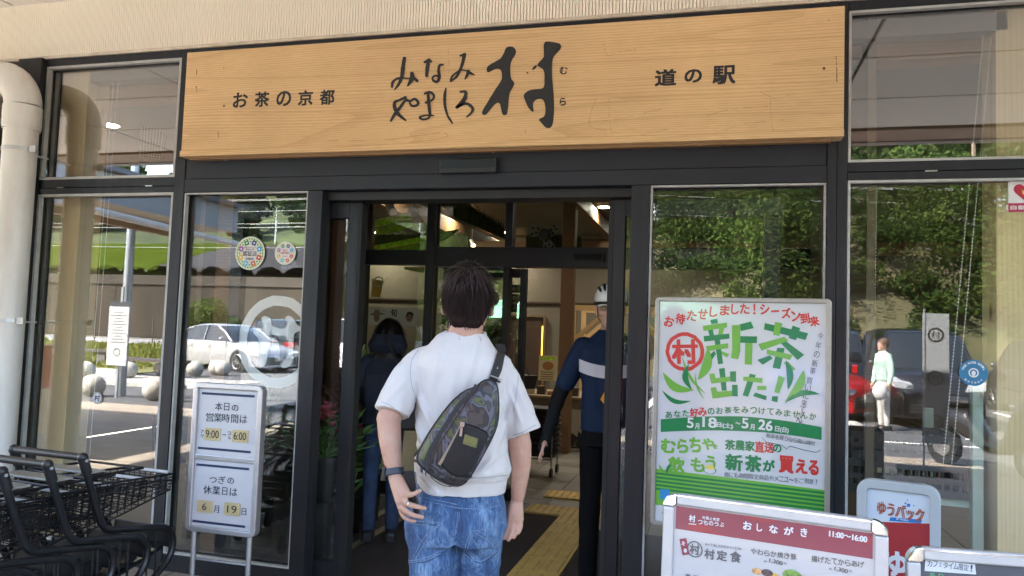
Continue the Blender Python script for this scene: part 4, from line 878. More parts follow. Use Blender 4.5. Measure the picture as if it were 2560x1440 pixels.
def letters(items, mat, pl, name='lettering', y=-.001, bold=.02):
    """items: (text, centre px x, centre px y, width px, height px[, turn in degrees]) laid on the plane pl"""
    V, Fc = [], []; y = y if (y < pl.y0-1e-9 and pl.y0 != 0 and abs(y) > abs(pl.y0)) else pl.y0+y; bb = bold; kq = 0
    for it in items:
        s, px, py, w_, h_ = it[:5]; rot = R_(it[5]) if len(it) > 5 else 0
        u, v = pl.uv(px, py); ua, va = pl.uv(px-w_/2, py); ub, vb = pl.uv(px+w_/2, py); uc, vc = pl.uv(px, py-h_/2); ud, vd = pl.uv(px, py+h_/2)
        W_, H_ = math.hypot(ub-ua, 0), abs(vc-vd)
        co, d, fs = glyph(s, 0); e_ = bb*.85; a = co[:, 0]/d[0]*W_*(1-2*e_); b = co[:, 1]/d[1]*H_*(1-2*e_)
        sx_, sy_ = W_*e_, H_*e_; offs = [(0, 0)] if bb < .004 else ([(-1, 0), (1, 0)] if bb < .013 else [(-1, -1), (1, -1), (1, 1), (-1, 1)]+([(0, 0)] if bb > .03 else []))
        if rot: a, b = a*math.cos(rot)-b*math.sin(rot), a*math.sin(rot)+b*math.cos(rot)
        for (ox, oy) in offs:
            o = len(V); kq = (kq+1) % 10; V += [(u+x_+ox*sx_, y-.00003*kq, v+z_+oy*sy_) for x_, z_ in zip(a, b)]; Fc += [tuple(i+o for i in f) for f in fs]
    me = bpy.data.meshes.new(name); me.from_pydata(V, [], Fc); me.materials.append(mat); return link(name, me, pl.e)
def patch(pts, mat, pl, name, y=-.0005):
    y = y if (pl.y0 != 0 and abs(y) > abs(pl.y0)) else pl.y0+y
    return flat([pl.uv(*q) for q in pts], y, mat, pl.e, name)
# ---------------- the long cedar sign ----------------
SY = -.15
sg = empty('wooden_shop_sign', (-1.25, SY, 2.73), 'long pale cedar sign board with black brush lettering over the entrance', 'sign')
W_sign = wood_mat('cedar_sign', (.76, .51, .26), (.50, .285, .115), 'x', scale=1.15, knots=False, contrast=1.15, rough=.6)
tl, tr, bl, br = at(465, 133, SY), at(2112, 12, SY), at(455, 390, SY), at(2110, 345, SY)
sx0, sx1 = (tl[0]+bl[0])/2+1.25, (tr[0]+br[0])/2+1.25; sz0, sz1 = (bl[2]+br[2])/2-2.73, (tl[2]+tr[2])/2-2.73
MB().box(sx0, 0, sz0+.035, sx1, .085, sz1).build('board', W_sign, sg, bev=.003)
MB().box(sx0, -.012, sz0, sx1, .085, sz0+.0345).build('lower_rail', W_sign, sg, bev=.003)
MB().box(sx0+.05, .03, sz0-.012, sx1-.05, .07, sz0-.0005).build('backing_batten', wood_mat('batten', (.3, .18, .08), (.2, .1, .05), 'x', knots=False), sg)
m_brush = M('brush_black', (.014, .014, .015), .6, var=.3, vs=20)
sp_ = Plane(sg, -.001)
def zz(x, y): return (960+x/5.333, 90+y/5.333)
def smooth_closed(P, it=2):
    P = [np.array(p, float) for p in P]
    for _ in range(it):
        Q = []
        for i in range(len(P)): a, b = P[i], P[(i+1) % len(P)]; Q += [a*.75+b*.25, a*.25+b*.75]
        P = Q
    return P
def blot(P, name, yy=-.003, it=1):
    rnd = random.Random(len(P)); Q = []
    for p in smooth_closed(P, it): Q.append((p[0]+rnd.uniform(-1.6, 1.6), p[1]+rnd.uniform(-1.6, 1.6)))
    uv = [sp_.uv(*zz(*q)) for q in Q]; n = len(uv)
    from mathutils.geometry import tessellate_polygon
    T = [tuple(t) for t in tessellate_polygon([[Vector((a, b, 0)) for a, b in uv]])]
    V = [(a, yy-.001, b) for a, b in uv]+[(a, -.001, b) for a, b in uv]
    me = bpy.data.meshes.new(name); me.from_pydata(V, [], T+[(i, (i+1) % n, (i+1) % n+n, i+n) for i in range(n)]); me.materials.append(m_brush); return link(name, me, sg)
blot([(1640,150),(1690,140),(1740,155),(1768,205),(1745,260),(1710,310),(1690,360),(1680,430),(1690,570),(1740,620),(1730,660),(1685,740),(1668,790),(1665,860),(1650,980),(1640,1045),(1605,1060),(1575,1040),(1562,960),(1545,895),(1500,890),(1450,940),(1380,1030),(1350,1055),(1310,1050),(1305,1010),(1360,920),(1420,820),(1480,720),(1530,650),(1560,600),(1575,560),(1572,500),(1560,460),(1530,435),(1480,440),(1430,470),(1385,490),(1368,460),(1375,415),(1430,370),(1500,335),(1560,300),(1600,230),(1620,175)], 'brush_character')
blot([(2140,90),(2175,72),(2250,85),(2330,95),(2365,125),(2355,170),(2310,220),(2265,270),(2245,320),(2240,400),(2240,560),(2250,640),(2258,750),(2270,900),(2265,1060),(2255,1150),(2230,1220),(2180,1235),(2130,1200),(2095,1150),(2060,1120),(2085,1100),(2130,1085),(2150,1040),(2155,960),(2140,880),(2110,840),(2060,835),(2010,860),(1985,900),(1990,960),(2000,1010),(1970,1010),(1920,950),(1890,880),(1858,800),(1880,760),(1950,720),(2050,710),(2120,700),(2140,660),(2142,560),(2140,480),(2110,430),(2050,405),(2050,375),(2090,330),(2130,290),(2135,220),(2128,140)], 'brush_character')
blot([(1968,455), (2000, 405), (2035, 385), (2040, 400), (2015, 440), (1985, 452)], 'brush_splash'); blot([(1897, 495), (1910, 478), (1925, 480), (1918, 495), (1905, 502)], 'brush_splash')
STR = {'mi': [[(275,300,45),(255,420,50),(240,540,45),(200,640,35),(145,715,14)], [(240,560,30),(170,575,30),(120,620,35),(110,680,30)], [(250,560,18),(330,570,16),(390,560,30),(445,600,35)], [(375,500,44),(380,560,60),(350,620,45),(320,665,20)]],
 'na': [[(545,350,30),(600,330,40),(632,345,24)], [(600,320,40),(580,430,50),(570,530,38)], [(790,385,22),(745,395,30),(730,460,34),(740,550,40),(715,610,34),(665,600,30),(650,560,26),(690,530,24),(745,550,26)]],
 'mi2': [[(1020,265,22),(1075,250,40)], [(1075,250,45),(1050,360,40),(1020,450,35),(970,540,28),(890,610,18)], [(1000,470,22),(920,530,24),(890,590,22)], [(1040,455,16),(1110,470,22),(1150,495,34),(1205,520,14)], [(1130,470,40),(1110,530,36),(1085,575,18)]],
 'ya': [[(95,1130,30),(150,1040,40),(220,950,36),(290,860,34),(350,870,30),(410,840,28),(460,890,32),(430,930,30),(370,930,28),(345,890,24)], [(290,820,34),(200,860,28),(145,890,40),(150,970,46),(200,1050,44),(290,1125,22)]],
 'ma': [[(545,770,24),(610,750,32),(665,790,28),(650,850,26),(560,890,30)], [(590,760,30),(600,900,42),(615,1040,38)], [(665,1065,14),(560,1060,22),(480,1085,26),(520,1115,24),(590,1100,24),(625,1050,22)]],
 'shi': [[(825,705,18),(812,800,38),(815,930,32),(850,1060,24),(885,1120,26),(915,1165,16)]],
 'ro': [[(1020,745,24),(1090,750,40),(1080,830,54),(1030,900,54),(965,960,34),(1030,920,30),(1110,905,36),(1180,960,36),(1170,1020,28),(1105,1080,18)]]}
def catmull(P, k=6):
    P = [np.array(p, float) for p in P]; Q = [2*P[0]-P[1]]+P+[2*P[-1]-P[-2]]; out = []
    for i in range(1, len(Q)-2):
        for j in range(k):
            t = j/k; a, b, c, d = Q[i-1], Q[i], Q[i+1], Q[i+2]; out.append(.5*((2*b)+(-a+c)*t+(2*a-5*b+4*c-d)*t*t+(-a+3*b-3*c+d)*t**3))
    out.append(P[-1]); return out
for ch, strokes in STR.items():
    V, Fc = [], []; rnd = random.Random(ch)
    for si, s in enumerate(strokes):
        C = catmull(s); L, Rr = [], []
        for i, p in enumerate(C):
            d = C[min(i+1, len(C)-1)][:2]-C[max(i-1, 0)][:2]; d = d/(np.linalg.norm(d)+1e-9); nn = np.array([-d[1], d[0]]); w_ = p[2]/2*rnd.uniform(.9, 1.1)+2
            L.append(p[:2]+nn*w_); Rr.append(p[:2]-nn*w_)
        def cap(p, q, flip):
            c = (p+q)/2; r = (p-q)/2; return [c+r*math.cos(a)+flip*np.array([-r[1], r[0]])*math.sin(a) for a in np.linspace(0, math.pi, 5)[1:-1]]
        # end discs + ribbon quads
        yy = -.0035-.0004*si; o = len(V)
        for a, b in zip(L, Rr): V.append((*[sp_.uv(*zz(*a))[0]], yy, sp_.uv(*zz(*a))[1])); V.append((sp_.uv(*zz(*b))[0], yy, sp_.uv(*zz(*b))[1]))
        for i in range(len(C)-1): Fc.append((o+2*i, o+2*i+1, o+2*i+3, o+2*i+2))
        for (p, r) in ((C[0], C[0][2]/2+2), (C[-1], C[-1][2]/2+2)):
            o = len(V); k = 10
            for i in range(k): a = 2*math.pi*i/k; u, v = sp_.uv(*zz(p[0]+r*math.cos(a), p[1]+r*math.sin(a))); V.append((u, yy-.0002, v))
            Fc.append(tuple(range(o, o+k)))
    me = bpy.data.meshes.new('brush_kana'); me.from_pydata(V, [], Fc); me.materials.append(m_brush); link('brush_kana', me, sg)
def seq(s, x0, x1, y0, y1, w_, h_, rot=0, fr_=None):
    n = len(s); return [(c, x0+(x1-x0)*i/(n-1), y0+(y1-y0)*i/(n-1), w_*(fr_[i] if fr_ else 1), h_*(fr_[i] if fr_ else 1), rot) for i, c in enumerate(s)]
letters(seq('お茶の京都', 601, 818, 250, 243, 37, 38), m_brush, sp_, y=-.0015, bold=.03)
letters([('道', 1664, 194, 54, 42), ('の', 1733, 190, 44, 34), ('駅', 1810, 187, 58, 47)], m_brush, sp_, y=-.0015, bold=.035)
letters([('む', 1409, 176, 20, 20), ('ら', 1407, 254, 16, 20)], m_brush, sp_, y=-.0015, bold=.03)
# stains and cracks of the board
m_stain = M('wood_stain', (.50, .29, .12), .8); rnd = random.Random(11)
def scratch(pts, w_, mat, name='stain', y=-.0008):
    C = catmull([(a, b, 0) for a, b in pts], 7); V = []; Fc = []
    for i, p in enumerate(C):
        d = C[min(i+1, len(C)-1)]-C[max(i-1, 0)]; l = math.hypot(d[0], d[1])+1e-9; ww = w_*rnd.uniform(.3, 1.2)
        for s in (1, -1): u, v = sp_.uv(p[0]-s*d[1]/l*ww, p[1]+s*d[0]/l*ww); V.append((u, y, v))
    for i in range(len(C)-1):
        if rnd.random() > .22: Fc.append((2*i, 2*i+1, 2*i+3, 2*i+2))
    me = bpy.data.meshes.new(name); me.from_pydata(V, [], Fc); me.materials.append(mat); return link(name, me, sg)
for pts in ([(1490,245),(1475,290),(1478,318),(1530,325),(1600,322)], [(1522,240),(1524,300),(1530,338)], [(1470,305),(1530,300),(1620,280),(1660,272)], [(1510,335),(1560,345),(1640,330),(1670,322)], [(1765,290),(1820,275),(1920,265)], [(1925,240),(1928,300),(1935,335)], [(1800,330),(1860,310),(1960,300)], [(1900,230),(1940,245),(1985,235)], [(800,352),(960,350),(1100,332),(1108,345),(1000,360)], [(1508,110),(1520,140),(1545,130),(1590,122)], [(1120,120),(1122,180),(1112,188),(1108,165)]):
    scratch(pts, .9, m_stain)
for pts in ([(492,170),(491,200)], [(490,215),(492,230)], [(545,325),(546,345)], [(2090,140),(2092,172),(2092,205)], [(2071,48),(2073,55)], [(1313,325),(1314,333)], [(559,168),(560,172)]): scratch(pts, 1.0, M('crack_dark', (.10, .06, .03), .9), 'crack')
for q in ((2060, 171), (560, 265), (1880, 338), (1698, 340)):
    u, v = sp_.uv(*q); flat(disc(u, v, .007, 8), -.001, MATS['crack_dark'], sg, 'knot')
for q in ((560, 396), (1228, 376), (1752, 355), (1925, 352)):
    a = at(*q, -.10); e = empty('screw_hook', tuple(float(c) for c in a), {560: 'small metal hook under the left end of the wooden sign', 1228: 'small metal hook under the middle of the wooden sign', 1752: 'pale fixing under the sign right of the middle', 1925: 'small metal hook under the right part of the wooden sign'}[q[0]], 'hook', 'hooks under the sign')
    mb = MB(); mb.tube([(0, 0, .02), (0, 0, -.004), (.012, 0, -.014), (.022, 0, -.004)], .003, 6); mb.build('wire', M('steel_bright'), e); MB().lathe([(.012, .0), (.012, .004)], (0, 0, .004), 10).build('washer', M('steel_bright'), e)

# ---------------- opening-hours stand ----------------
m_alu = M('satin_aluminium', (.50, .50, .52), .38, .75, var=.06, vs=20, rvar=.08); m_navy = M('print_navy', (.012, .022, .075), .6); m_txt = M('print_dark', (.03, .035, .05), .6)
m_face = M('panel_white', (.55, .55, .57), .45, var=.02, vs=3); m_beige = M('magnet_beige', (.52, .42, .22), .5, var=.05, vs=9)
TL, TR, BL_ = at(490, 955, -.6), at(664, 965, -.6), at(466, 1323, -.6)
hw = float(TR[0]-TL[0])/2*.99; hc = float(TR[0]+TL[0])/2; hz1 = float(TL[2]); hz0 = float(BL_[2])
hs = tilt_empty('opening_hours_stand', (hc, -.6, 0), 0, 0, 'silver framed stand with two white panels giving opening hours and next holiday', 'sign stand')
H = Plane(hs, -.0)
def frame_ring(x0, z0, x1, z1, r, t, y0, y1, name, mat, par, corner=None):
    O = rrect(x0, z0, x1, z1, r); I = rrect(x0+t, z0+t, x1-t, z1-t, max(r-t, .004)); n = len(O); mb = MB()
    vs = [(a, y, b) for y in (y0, y1) for a, b in O]+[(a, y, b) for y in (y0, y1) for a, b in I]
    fs = []
    for i in range(n):
        j = (i+1) % n; fs += [(i, j, 2*n+j, 2*n+i), (n+i, 3*n+i, 3*n+j, n+j), (i, n+i, n+j, j), (2*n+i, 2*n+j, 3*n+j, 3*n+i)]
    mb.add(vs, fs); return mb.build(name, mat, par, bev=.004)
frame_ring(-hw, hz0, hw, hz1, .03, .026, -.022, .022, 'frame', m_alu, hs)
mid0 = H.uv(560, 1146)[1]
MB().box(-hw+.026, -.016, mid0-.012, hw-.026, .016, mid0+.012).build('middle_bar', m_alu, hs, bev=.003)
MB().box(-hw+.026, -.006, mid0+.012, hw-.026, .006, hz1-.026).build('upper_panel', m_face, hs); MB().box(-hw+.026, -.006, hz0+.026, hw-.026, .006, mid0-.012).build('lower_panel', m_face, hs)
H = Plane(hs, -.007)
for a, b in (((505, 983), (637, 991)), ((495, 1120), (627, 1130)), ((491, 1161), (623, 1173)), ((481, 1303), (613, 1316))):
    u0, v0 = H.uv(*a); u1, v1 = H.uv(*b); v = (v0+v1)/2; hh = .0058; flat([(u0, v-hh), (u1, v-hh), (u1, v+hh), (u0, v+hh)], -.0075, m_navy, hs, 'rule')
letters([('本', 547, 1016, 19, 21), ('日', 567, 1017, 13, 20), ('の', 588, 1020, 17, 16)] + [('営', 525, 1043, 20, 22), ('業', 545, 1044, 20, 22), ('時', 565, 1045, 20, 22), ('間', 587, 1047, 18, 22), ('は', 609, 1048, 18, 20)], m_txt, H, y=-.0078, bold=.012)
letters([('つ', 533, 1200, 18, 14), ('ぎ', 555, 1200, 18, 20), ('の', 577, 1202, 17, 16)] + [('休', 519, 1224, 21, 22), ('業', 541, 1226, 20, 22), ('日', 562, 1228, 13, 20), ('は', 584, 1230, 19, 20)] + [('月', 541, 1273, 14, 19), ('日', 610, 1279, 12, 17)], m_txt, H, y=-.0078, bold=.012)
letters([('ア', 506, 1079, 9, 9), ('サ', 506, 1090, 9, 9), ('ヨ', 574, 1083, 8, 9), ('ル', 574, 1094, 9, 9), ('ー', 561, 1087, 9, 2)], m_txt, H, y=-.0078, bold=.008)
for (x0, y0, x1, y1) in ((513, 1070, 551, 1101), (582, 1075, 620, 1106), (494, 1251, 531, 1281), (562, 1257, 600, 1289)):
    u0, v1 = H.uv(x0, y0); u1, v0 = H.uv(x1, y1); v1 = H.uv((x0+x1)/2, y0)[1]; v0 = H.uv((x0+x1)/2, y1)[1]
    MB().prism(rrect(u0, v0, u1, v1, .005, 3), -.0105, -.0062).build('number_magnet', m_beige, hs)
letters([('9:00', 532, 1085, 33, 20), ('6:00', 601, 1090, 31, 20), ('6', 512, 1266, 11, 18), ('19', 581, 1273, 24, 19)], M('magnet_ink', (.04, .035, .03), .6), H, y=-.0115, bold=.008)
for s in (-1, 1): MB().tube([(s*(hw-.04), .0, 0), (s*(hw-.04), 0, hz0+.01)], .0125, 12).build('leg', m_alu, hs, smooth=True)
zb = H.uv(545, 1405)[1]; MB().tube([(-hw+.04, 0, zb-.0), (hw-.04, 0, zb-.0)], .005, 8).build('crossbar', m_alu, hs, smooth=True)
zb2 = H.uv(545, 1392)[1]
for s in (-1, 1): MB().box(s*(hw-.04)-.02, -.2, 0.001, s*(hw-.04)+.02, .2, .02).build('foot', m_alu, hs, bev=.004)

# ---------------- new-tea poster stand ----------------
PY = -.15
a = at(1640, 742, PY); d = ray(2080, 747); t = (a[2]-CAM[2])/d[2]; b = CAM+t*d
pyaw = math.atan2(b[1]-a[1], b[0]-a[0]); pw_ = float(np.linalg.norm(b-a)); pc = (a+b)/2
ps = tilt_empty('tea_poster_stand', (float(pc[0]), float(pc[1]), 0), pyaw, 0, 'large silver framed poster in red and green about the new tea season', 'poster stand')
P = Plane(ps, 0); pz1 = float(a[2]); pz0 = P.uv(1640, 1312)[1]
frame_ring(-pw_/2, pz0, pw_/2, pz1, .022, .022, -.014, .012, 'frame', M('frame_bronze_grey', (.34, .32, .29), .42, .6, var=.08, vs=15), ps)
# cover sheet with a glossy, slightly wavy surface
m_post = M('poster_paper', (.60, .60, .63), .22, coat=.6, bump=.9, bs=3.4, stretch=(1, 1, .7))
MB().box(-pw_/2+.022, -.004, pz0+.022, pw_/2-.022, .006, pz1-.022).build('poster_sheet', m_post, ps)
for s in (-1, 1): MB().box(s*(pw_/2-.10)-.015, .013, 0, s*(pw_/2-.10)+.015, .038, pz1-.2).build('leg', m_alu, ps)
MB().box(-pw_/2+.04, -.22, .001, pw_/2-.04, .05, .03).build('foot', m_alu, ps, bev=.005)
P = Plane(ps, -.0045)
def pm(n, c, **k): return M(n, c, .3, coat=.35, **k)
m_gl = pm('print_green_light', (.15, .40, .045)); m_gd = pm('print_green_dark', (.0, .19, .055)); m_rd = pm('print_red', (.58, .035, .03)); m_gy = pm('print_grey', (.12, .12, .14)); m_wh = pm('print_paper_white', (.66, .66, .68)); m_yel = pm('print_yellow', (.75, .6, .1)); m_blu = pm('print_blue', (.03, .25, .55))
# two-tone green print (hard patches)
m_two = bpy.data.materials.new('print_two_greens'); m_two.use_nodes = True; t_ = m_two.node_tree; bs_ = t_.nodes['Principled BSDF']; bs_.inputs['Roughness'].default_value = .3; bs_.inputs['Coat Weight'].default_value = .35
tc_ = t_.nodes.new('ShaderNodeTexCoord'); mp_ = t_.nodes.new('ShaderNodeMapping'); mp_.inputs['Rotation'].default_value = (0, .6, 0); wv_ = t_.nodes.new('ShaderNodeTexVoronoi'); wv_.inputs['Scale'].default_value = 13
rp_ = t_.nodes.new('ShaderNodeValToRGB'); rp_.color_ramp.interpolation = 'CONSTANT'; rp_.color_ramp.elements[0].color = (.14, .36, .045, 1); rp_.color_ramp.elements[1].color = (0, .20, .06, 1); rp_.color_ramp.elements[1].position = .52
t_.links.new(tc_.outputs['Object'], mp_.inputs[0]); t_.links.new(mp_.outputs[0], wv_.inputs[0]); t_.links.new(wv_.outputs['Color'], rp_.inputs[0]); t_.links.new(rp_.outputs[0], bs_.inputs['Base Color'])
arc = 'お待たせしました！シーズン到来'; xs_a = [1673, 1701, 1730, 1757, 1784, 1812, 1838, 1862, 1886, 1912, 1938, 1965, 1990, 2012, 2036]; ys_a = [804, 797, 789, 785, 780, 776, 773, 772, 773, 773, 778, 783, 790, 796, 803]
letters([(c, xs_a[i], ys_a[i], 24 if c not in 'ーし！' else (20 if c != '！' else 6), 26 if c != 'ー' else 5, -12+i*1.6) for i, c in enumerate(arc)], m_rd, P, y=-.0008, bold=.035)
u, v = P.uv(1712, 879); ring_flat(u, v, .092, .074, -.0053, m_rd, ps, 'red_ring', 44, 1, .02)
letters([('村', 1712, 879, 66, 62, 3)], m_rd, P, 'red_emblem', y=-.001, bold=.04)
BIG = {'L': ["562,262 850,222 855,280 570,325", "760,285 820,280 800,362 745,367", "600,505 865,470 868,530 615,565", "780,560 880,600 850,645 790,600", "912,255 1015,250 1010,560 985,665 900,650 915,540", "1070,468 1160,468 1150,728 1065,725", "1430,215 1515,228 1480,385 1405,370", "1230,480 1540,392 1590,440 1265,560", "1330,545 1640,610 1610,672 1330,600", "1530,700 1580,690 1675,780 1620,815", "640,840 700,830 715,890 888,870 890,930 665,955", "655,1005 715,995 735,1050 912,1040 915,1105 680,1135", "1050,870 1280,890 1275,950 1045,920", "1215,982 1325,982 1325,1032 1212,1030", "1470,858 1550,885 1480,1070 1420,1060"],
 'D': ["650,190 735,178 745,230 665,240", "620,300 680,292 700,400 650,400", "572,385 880,355 882,415 580,452", "700,415 765,408 805,715 745,725", "700,560 720,600 670,670 628,630", "1000,245 1140,208 1172,290 1020,325", "1000,385 1215,388 1210,470 1000,465", "1308,228 1825,350 1795,432 1295,305", "1640,258 1730,290 1680,435 1590,410", "1480,455 1540,432 1780,610 1700,672", "1455,525 1545,530 1490,780 1400,765", "1370,615 1400,655 1280,730 1215,670", "755,775 825,768 850,1040 790,1040", "888,810 960,808 960,935 892,930", "912,970 980,970 982,1110 915,1105", "1125,835 1198,852 1105,1112 1040,1095", "1190,1060 1330,1105 1320,1155 1165,1105", "1395,1105 1465,1110 1455,1180 1385,1160"]}
kq_ = 0
for key, mt in (('D', m_gd), ('L', m_gl)):
    for st_ in BIG[key]:
        kq_ += 1; pts = [tuple(float(v) for v in q.split(',')) for q in st_.split()]; patch([(1640+x/4.8, 760+y_/4.8) for x, y_ in pts], mt, P, 'block_stroke', -.0050-.00003*kq_)
# tea leaves
def leaf2(a, b, w_, mat, y=-.0062, bend=.15):
    (x0, y0), (x1, y1) = P.uv(*a), P.uv(*b); dx, dy = x1-x0, y1-y0; L = math.hypot(dx, dy); nx, ny = -dy/L, dx/L; A, B = [], []
    for i in range(9): t = i/8; w2 = w_*math.sin(math.pi*t)**.8; c = bend*L*math.sin(math.pi*t); A.append((x0+dx*t+nx*(c+w2), y0+dy*t+ny*(c+w2))); B.append((x0+dx*t+nx*(c-w2), y0+dy*t+ny*(c-w2)))
    Q = A+B[::-1][1:-1]; flat(Q, y, mat, ps, 'printed_leaf')
k = 0
for a_, b_, w_, mt, bd in (((1765, 985), (1705, 890), .006, m_gl, .1), ((1745, 950), (1770, 870), .022, m_gl, -.12), ((1735, 975), (1657, 930), .02, m_gl, .2), ((1730, 975), (1722, 910), .014, m_gd, .2), ((1728, 1002), (1655, 975), .011, m_gd, .2), ((1762, 1000), (1738, 930), .004, m_gl, .1), ((1965, 1005), (2050, 985), .013, m_gd, .15), ((1970, 975), (1965, 900), .014, m_gd, -.1), ((1975, 990), (2010, 925), .018, m_gl, -.1), ((1962, 1010), (1990, 960), .004, m_gl, 0), ((1665, 1185), (1648, 1160), .006, m_gl, .1), ((1667, 1185), (1678, 1158), .006, m_gd, .1)):
    leaf2(a_, b_, w_, mt, -.0066-.00015*k, bd); k += 1
vt = '今年の新茶買いに来てや〜'; vy = [840, 863, 886, 908, 927, 952, 969, 989, 1008, 1024, 1038, 1052]; vx = [2052, 2047, 2043, 2038, 2033, 2025, 2021, 2016, 2011, 2007, 2003, 1999]
letters([(c, vx[i]-1, vy[i], 15, 17, -8) for i, c in enumerate(vt)], m_gy, P, y=-.0010, bold=.012)
s1 = 'あなた好みのお茶をみつけてみませんか'; n = len(s1)
it = [(c, 1672+(2032-1672)*i/(n-1), 1037-14*math.sin(math.pi*(i/(n-1))*.75)+ (14*max(0, i/(n-1)-.5)*2), 17, 17, 4-8*i/n) for i, c in enumerate(s1)]
letters([q for i, q in enumerate(it) if i not in (3, 4)], m_gd, P, y=-.001, bold=.025); letters([(q[0], q[1], q[2], 22, 22) for i, q in enumerate(it) if i in (3, 4)], m_rd, P, y=-.001, bold=.035)
# brush band
up, lo = [], []
for i in range(15):
    t = i/14; x = 1652+402*t; y = 1062-13*math.sin(math.pi*min(1, t*1.05)*.62)+32*t**2.2; up.append((x, y-17+6*abs(t-.5))); lo.append((x, y+20-4*abs(t-.5)))
patch(up+lo[::-1], m_gd, P, 'green_band', -.0055)
letters([('5', 1726, 1057, 17, 26), ('月', 1743, 1065, 11, 14), ('18', 1774, 1056, 36, 26), ('日(土)', 1812, 1064, 42, 15, -2), ('〜', 1845, 1058, 12, 5), ('5', 1863, 1058, 17, 26), ('月', 1881, 1067, 11, 14), ('26', 1914, 1063, 36, 26, -4), ('日', 1943, 1072, 11, 14, -5), ('(日)', 1961, 1076, 22, 15, -5)], m_wh, P, y=-.0016, bold=.03)
letters([(c, 1921+10.6*i*1.05, 1089+1.9*i, 11, 12, -8) for i, c in enumerate('新茶を買うなら南山城村')], m_gy, P, y=-.0022, bold=.01)
scr = [(1905, 1092), (1915, 1104), (1955, 1112), (1966, 1122), (1975, 1114), (2010, 1124), (2040, 1130), (2052, 1124)]
for q0, q1 in zip(scr, scr[1:]): patch([q0, q1, (q1[0], q1[1]+2), (q0[0], q0[1]+2)], m_gy, P, 'speech_line', -.0058)
letters([('む', 1671, 1115, 38, 36), ('ら', 1707, 1115, 28, 36), ('ち', 1738, 1112, 30, 38), ('や', 1770, 1110, 30, 30), ('を', 1788, 1116, 13, 12)], m_gl, P, y=-.001, bold=.05)
letters([('飲', 1691, 1161, 42, 38), ('も', 1744, 1162, 36, 36), ('う', 1776, 1158, 26, 38)], m_gl, P, y=-.001, bold=.04)
u, v = P.uv(1775, 1172); flat([(u+.03*math.cos(a), v+.024*math.sin(a)) for a in np.linspace(math.pi, 2*math.pi, 12)], -.0066, m_gd, ps, 'cup'); flat([(u+.026*math.cos(a), v-.002+.020*math.sin(a)) for a in np.linspace(math.pi, 2*math.pi, 12)], -.0070, m_wh, ps, 'cup'); flat(disc(u, v-.002, .022, 14, 1)[:8], -.0073, m_yel, ps, 'tea')
letters([('茶', 1825, 1112, 26, 26), ('農', 1850, 1113, 24, 26), ('家', 1875, 1115, 24, 26), ('の', 1943, 1121, 22, 20)], m_gd, P, y=-.001, bold=.035); letters([('直', 1899, 1117, 24, 28), ('送', 1923, 1119, 24, 26)], m_rd, P, y=-.001, bold=.035)
letters([('新', 1835, 1156, 44, 42), ('茶', 1883, 1159, 42, 42), ('が', 1922, 1164, 30, 30)], m_gd, P, y=-.001, bold=.045); letters([('買', 1966, 1161, 38, 44), ('え', 2004, 1166, 30, 36), ('る', 2034, 1169, 26, 38)], m_rd, P, y=-.001, bold=.05)
s2 = '他にも期間限定商品やメニューをご用意！'; letters([(c, 1816+12.5*i, 1186+1.05*i, 11.5 if c != '！' else 3, 13 if c != 'ー' else 3, -4) for i, c in enumerate(s2)], m_gy, P, y=-.001, bold=.012)
zt_, zb_ = P.uv(1860, 1196)[1], P.uv(1860, 1290)[1]; hw2 = pw_/2-.0222
flat([(-hw2, zb_), (hw2, zb_), (hw2, zt_-.012), (0, zt_-.004), (-hw2, zt_)], -.0052, m_gl, ps, 'green_ground')
for k in range(5): zq = zt_-.02-k*.018; flat([(-hw2, zq-.006), (hw2, zq-.010), (hw2, zq-.0), (-hw2, zq+.003)], -.0055, m_gd, ps, 'green_stripe')
patch([(1651, 1222), (1674, 1224), (1674, 1248), (1650, 1248)], m_blu, P, 'blue_tag', -.0060); letters([('みん', 1668, 1281, 26, 12)], m_gd, P, y=-.0015, bold=.01)

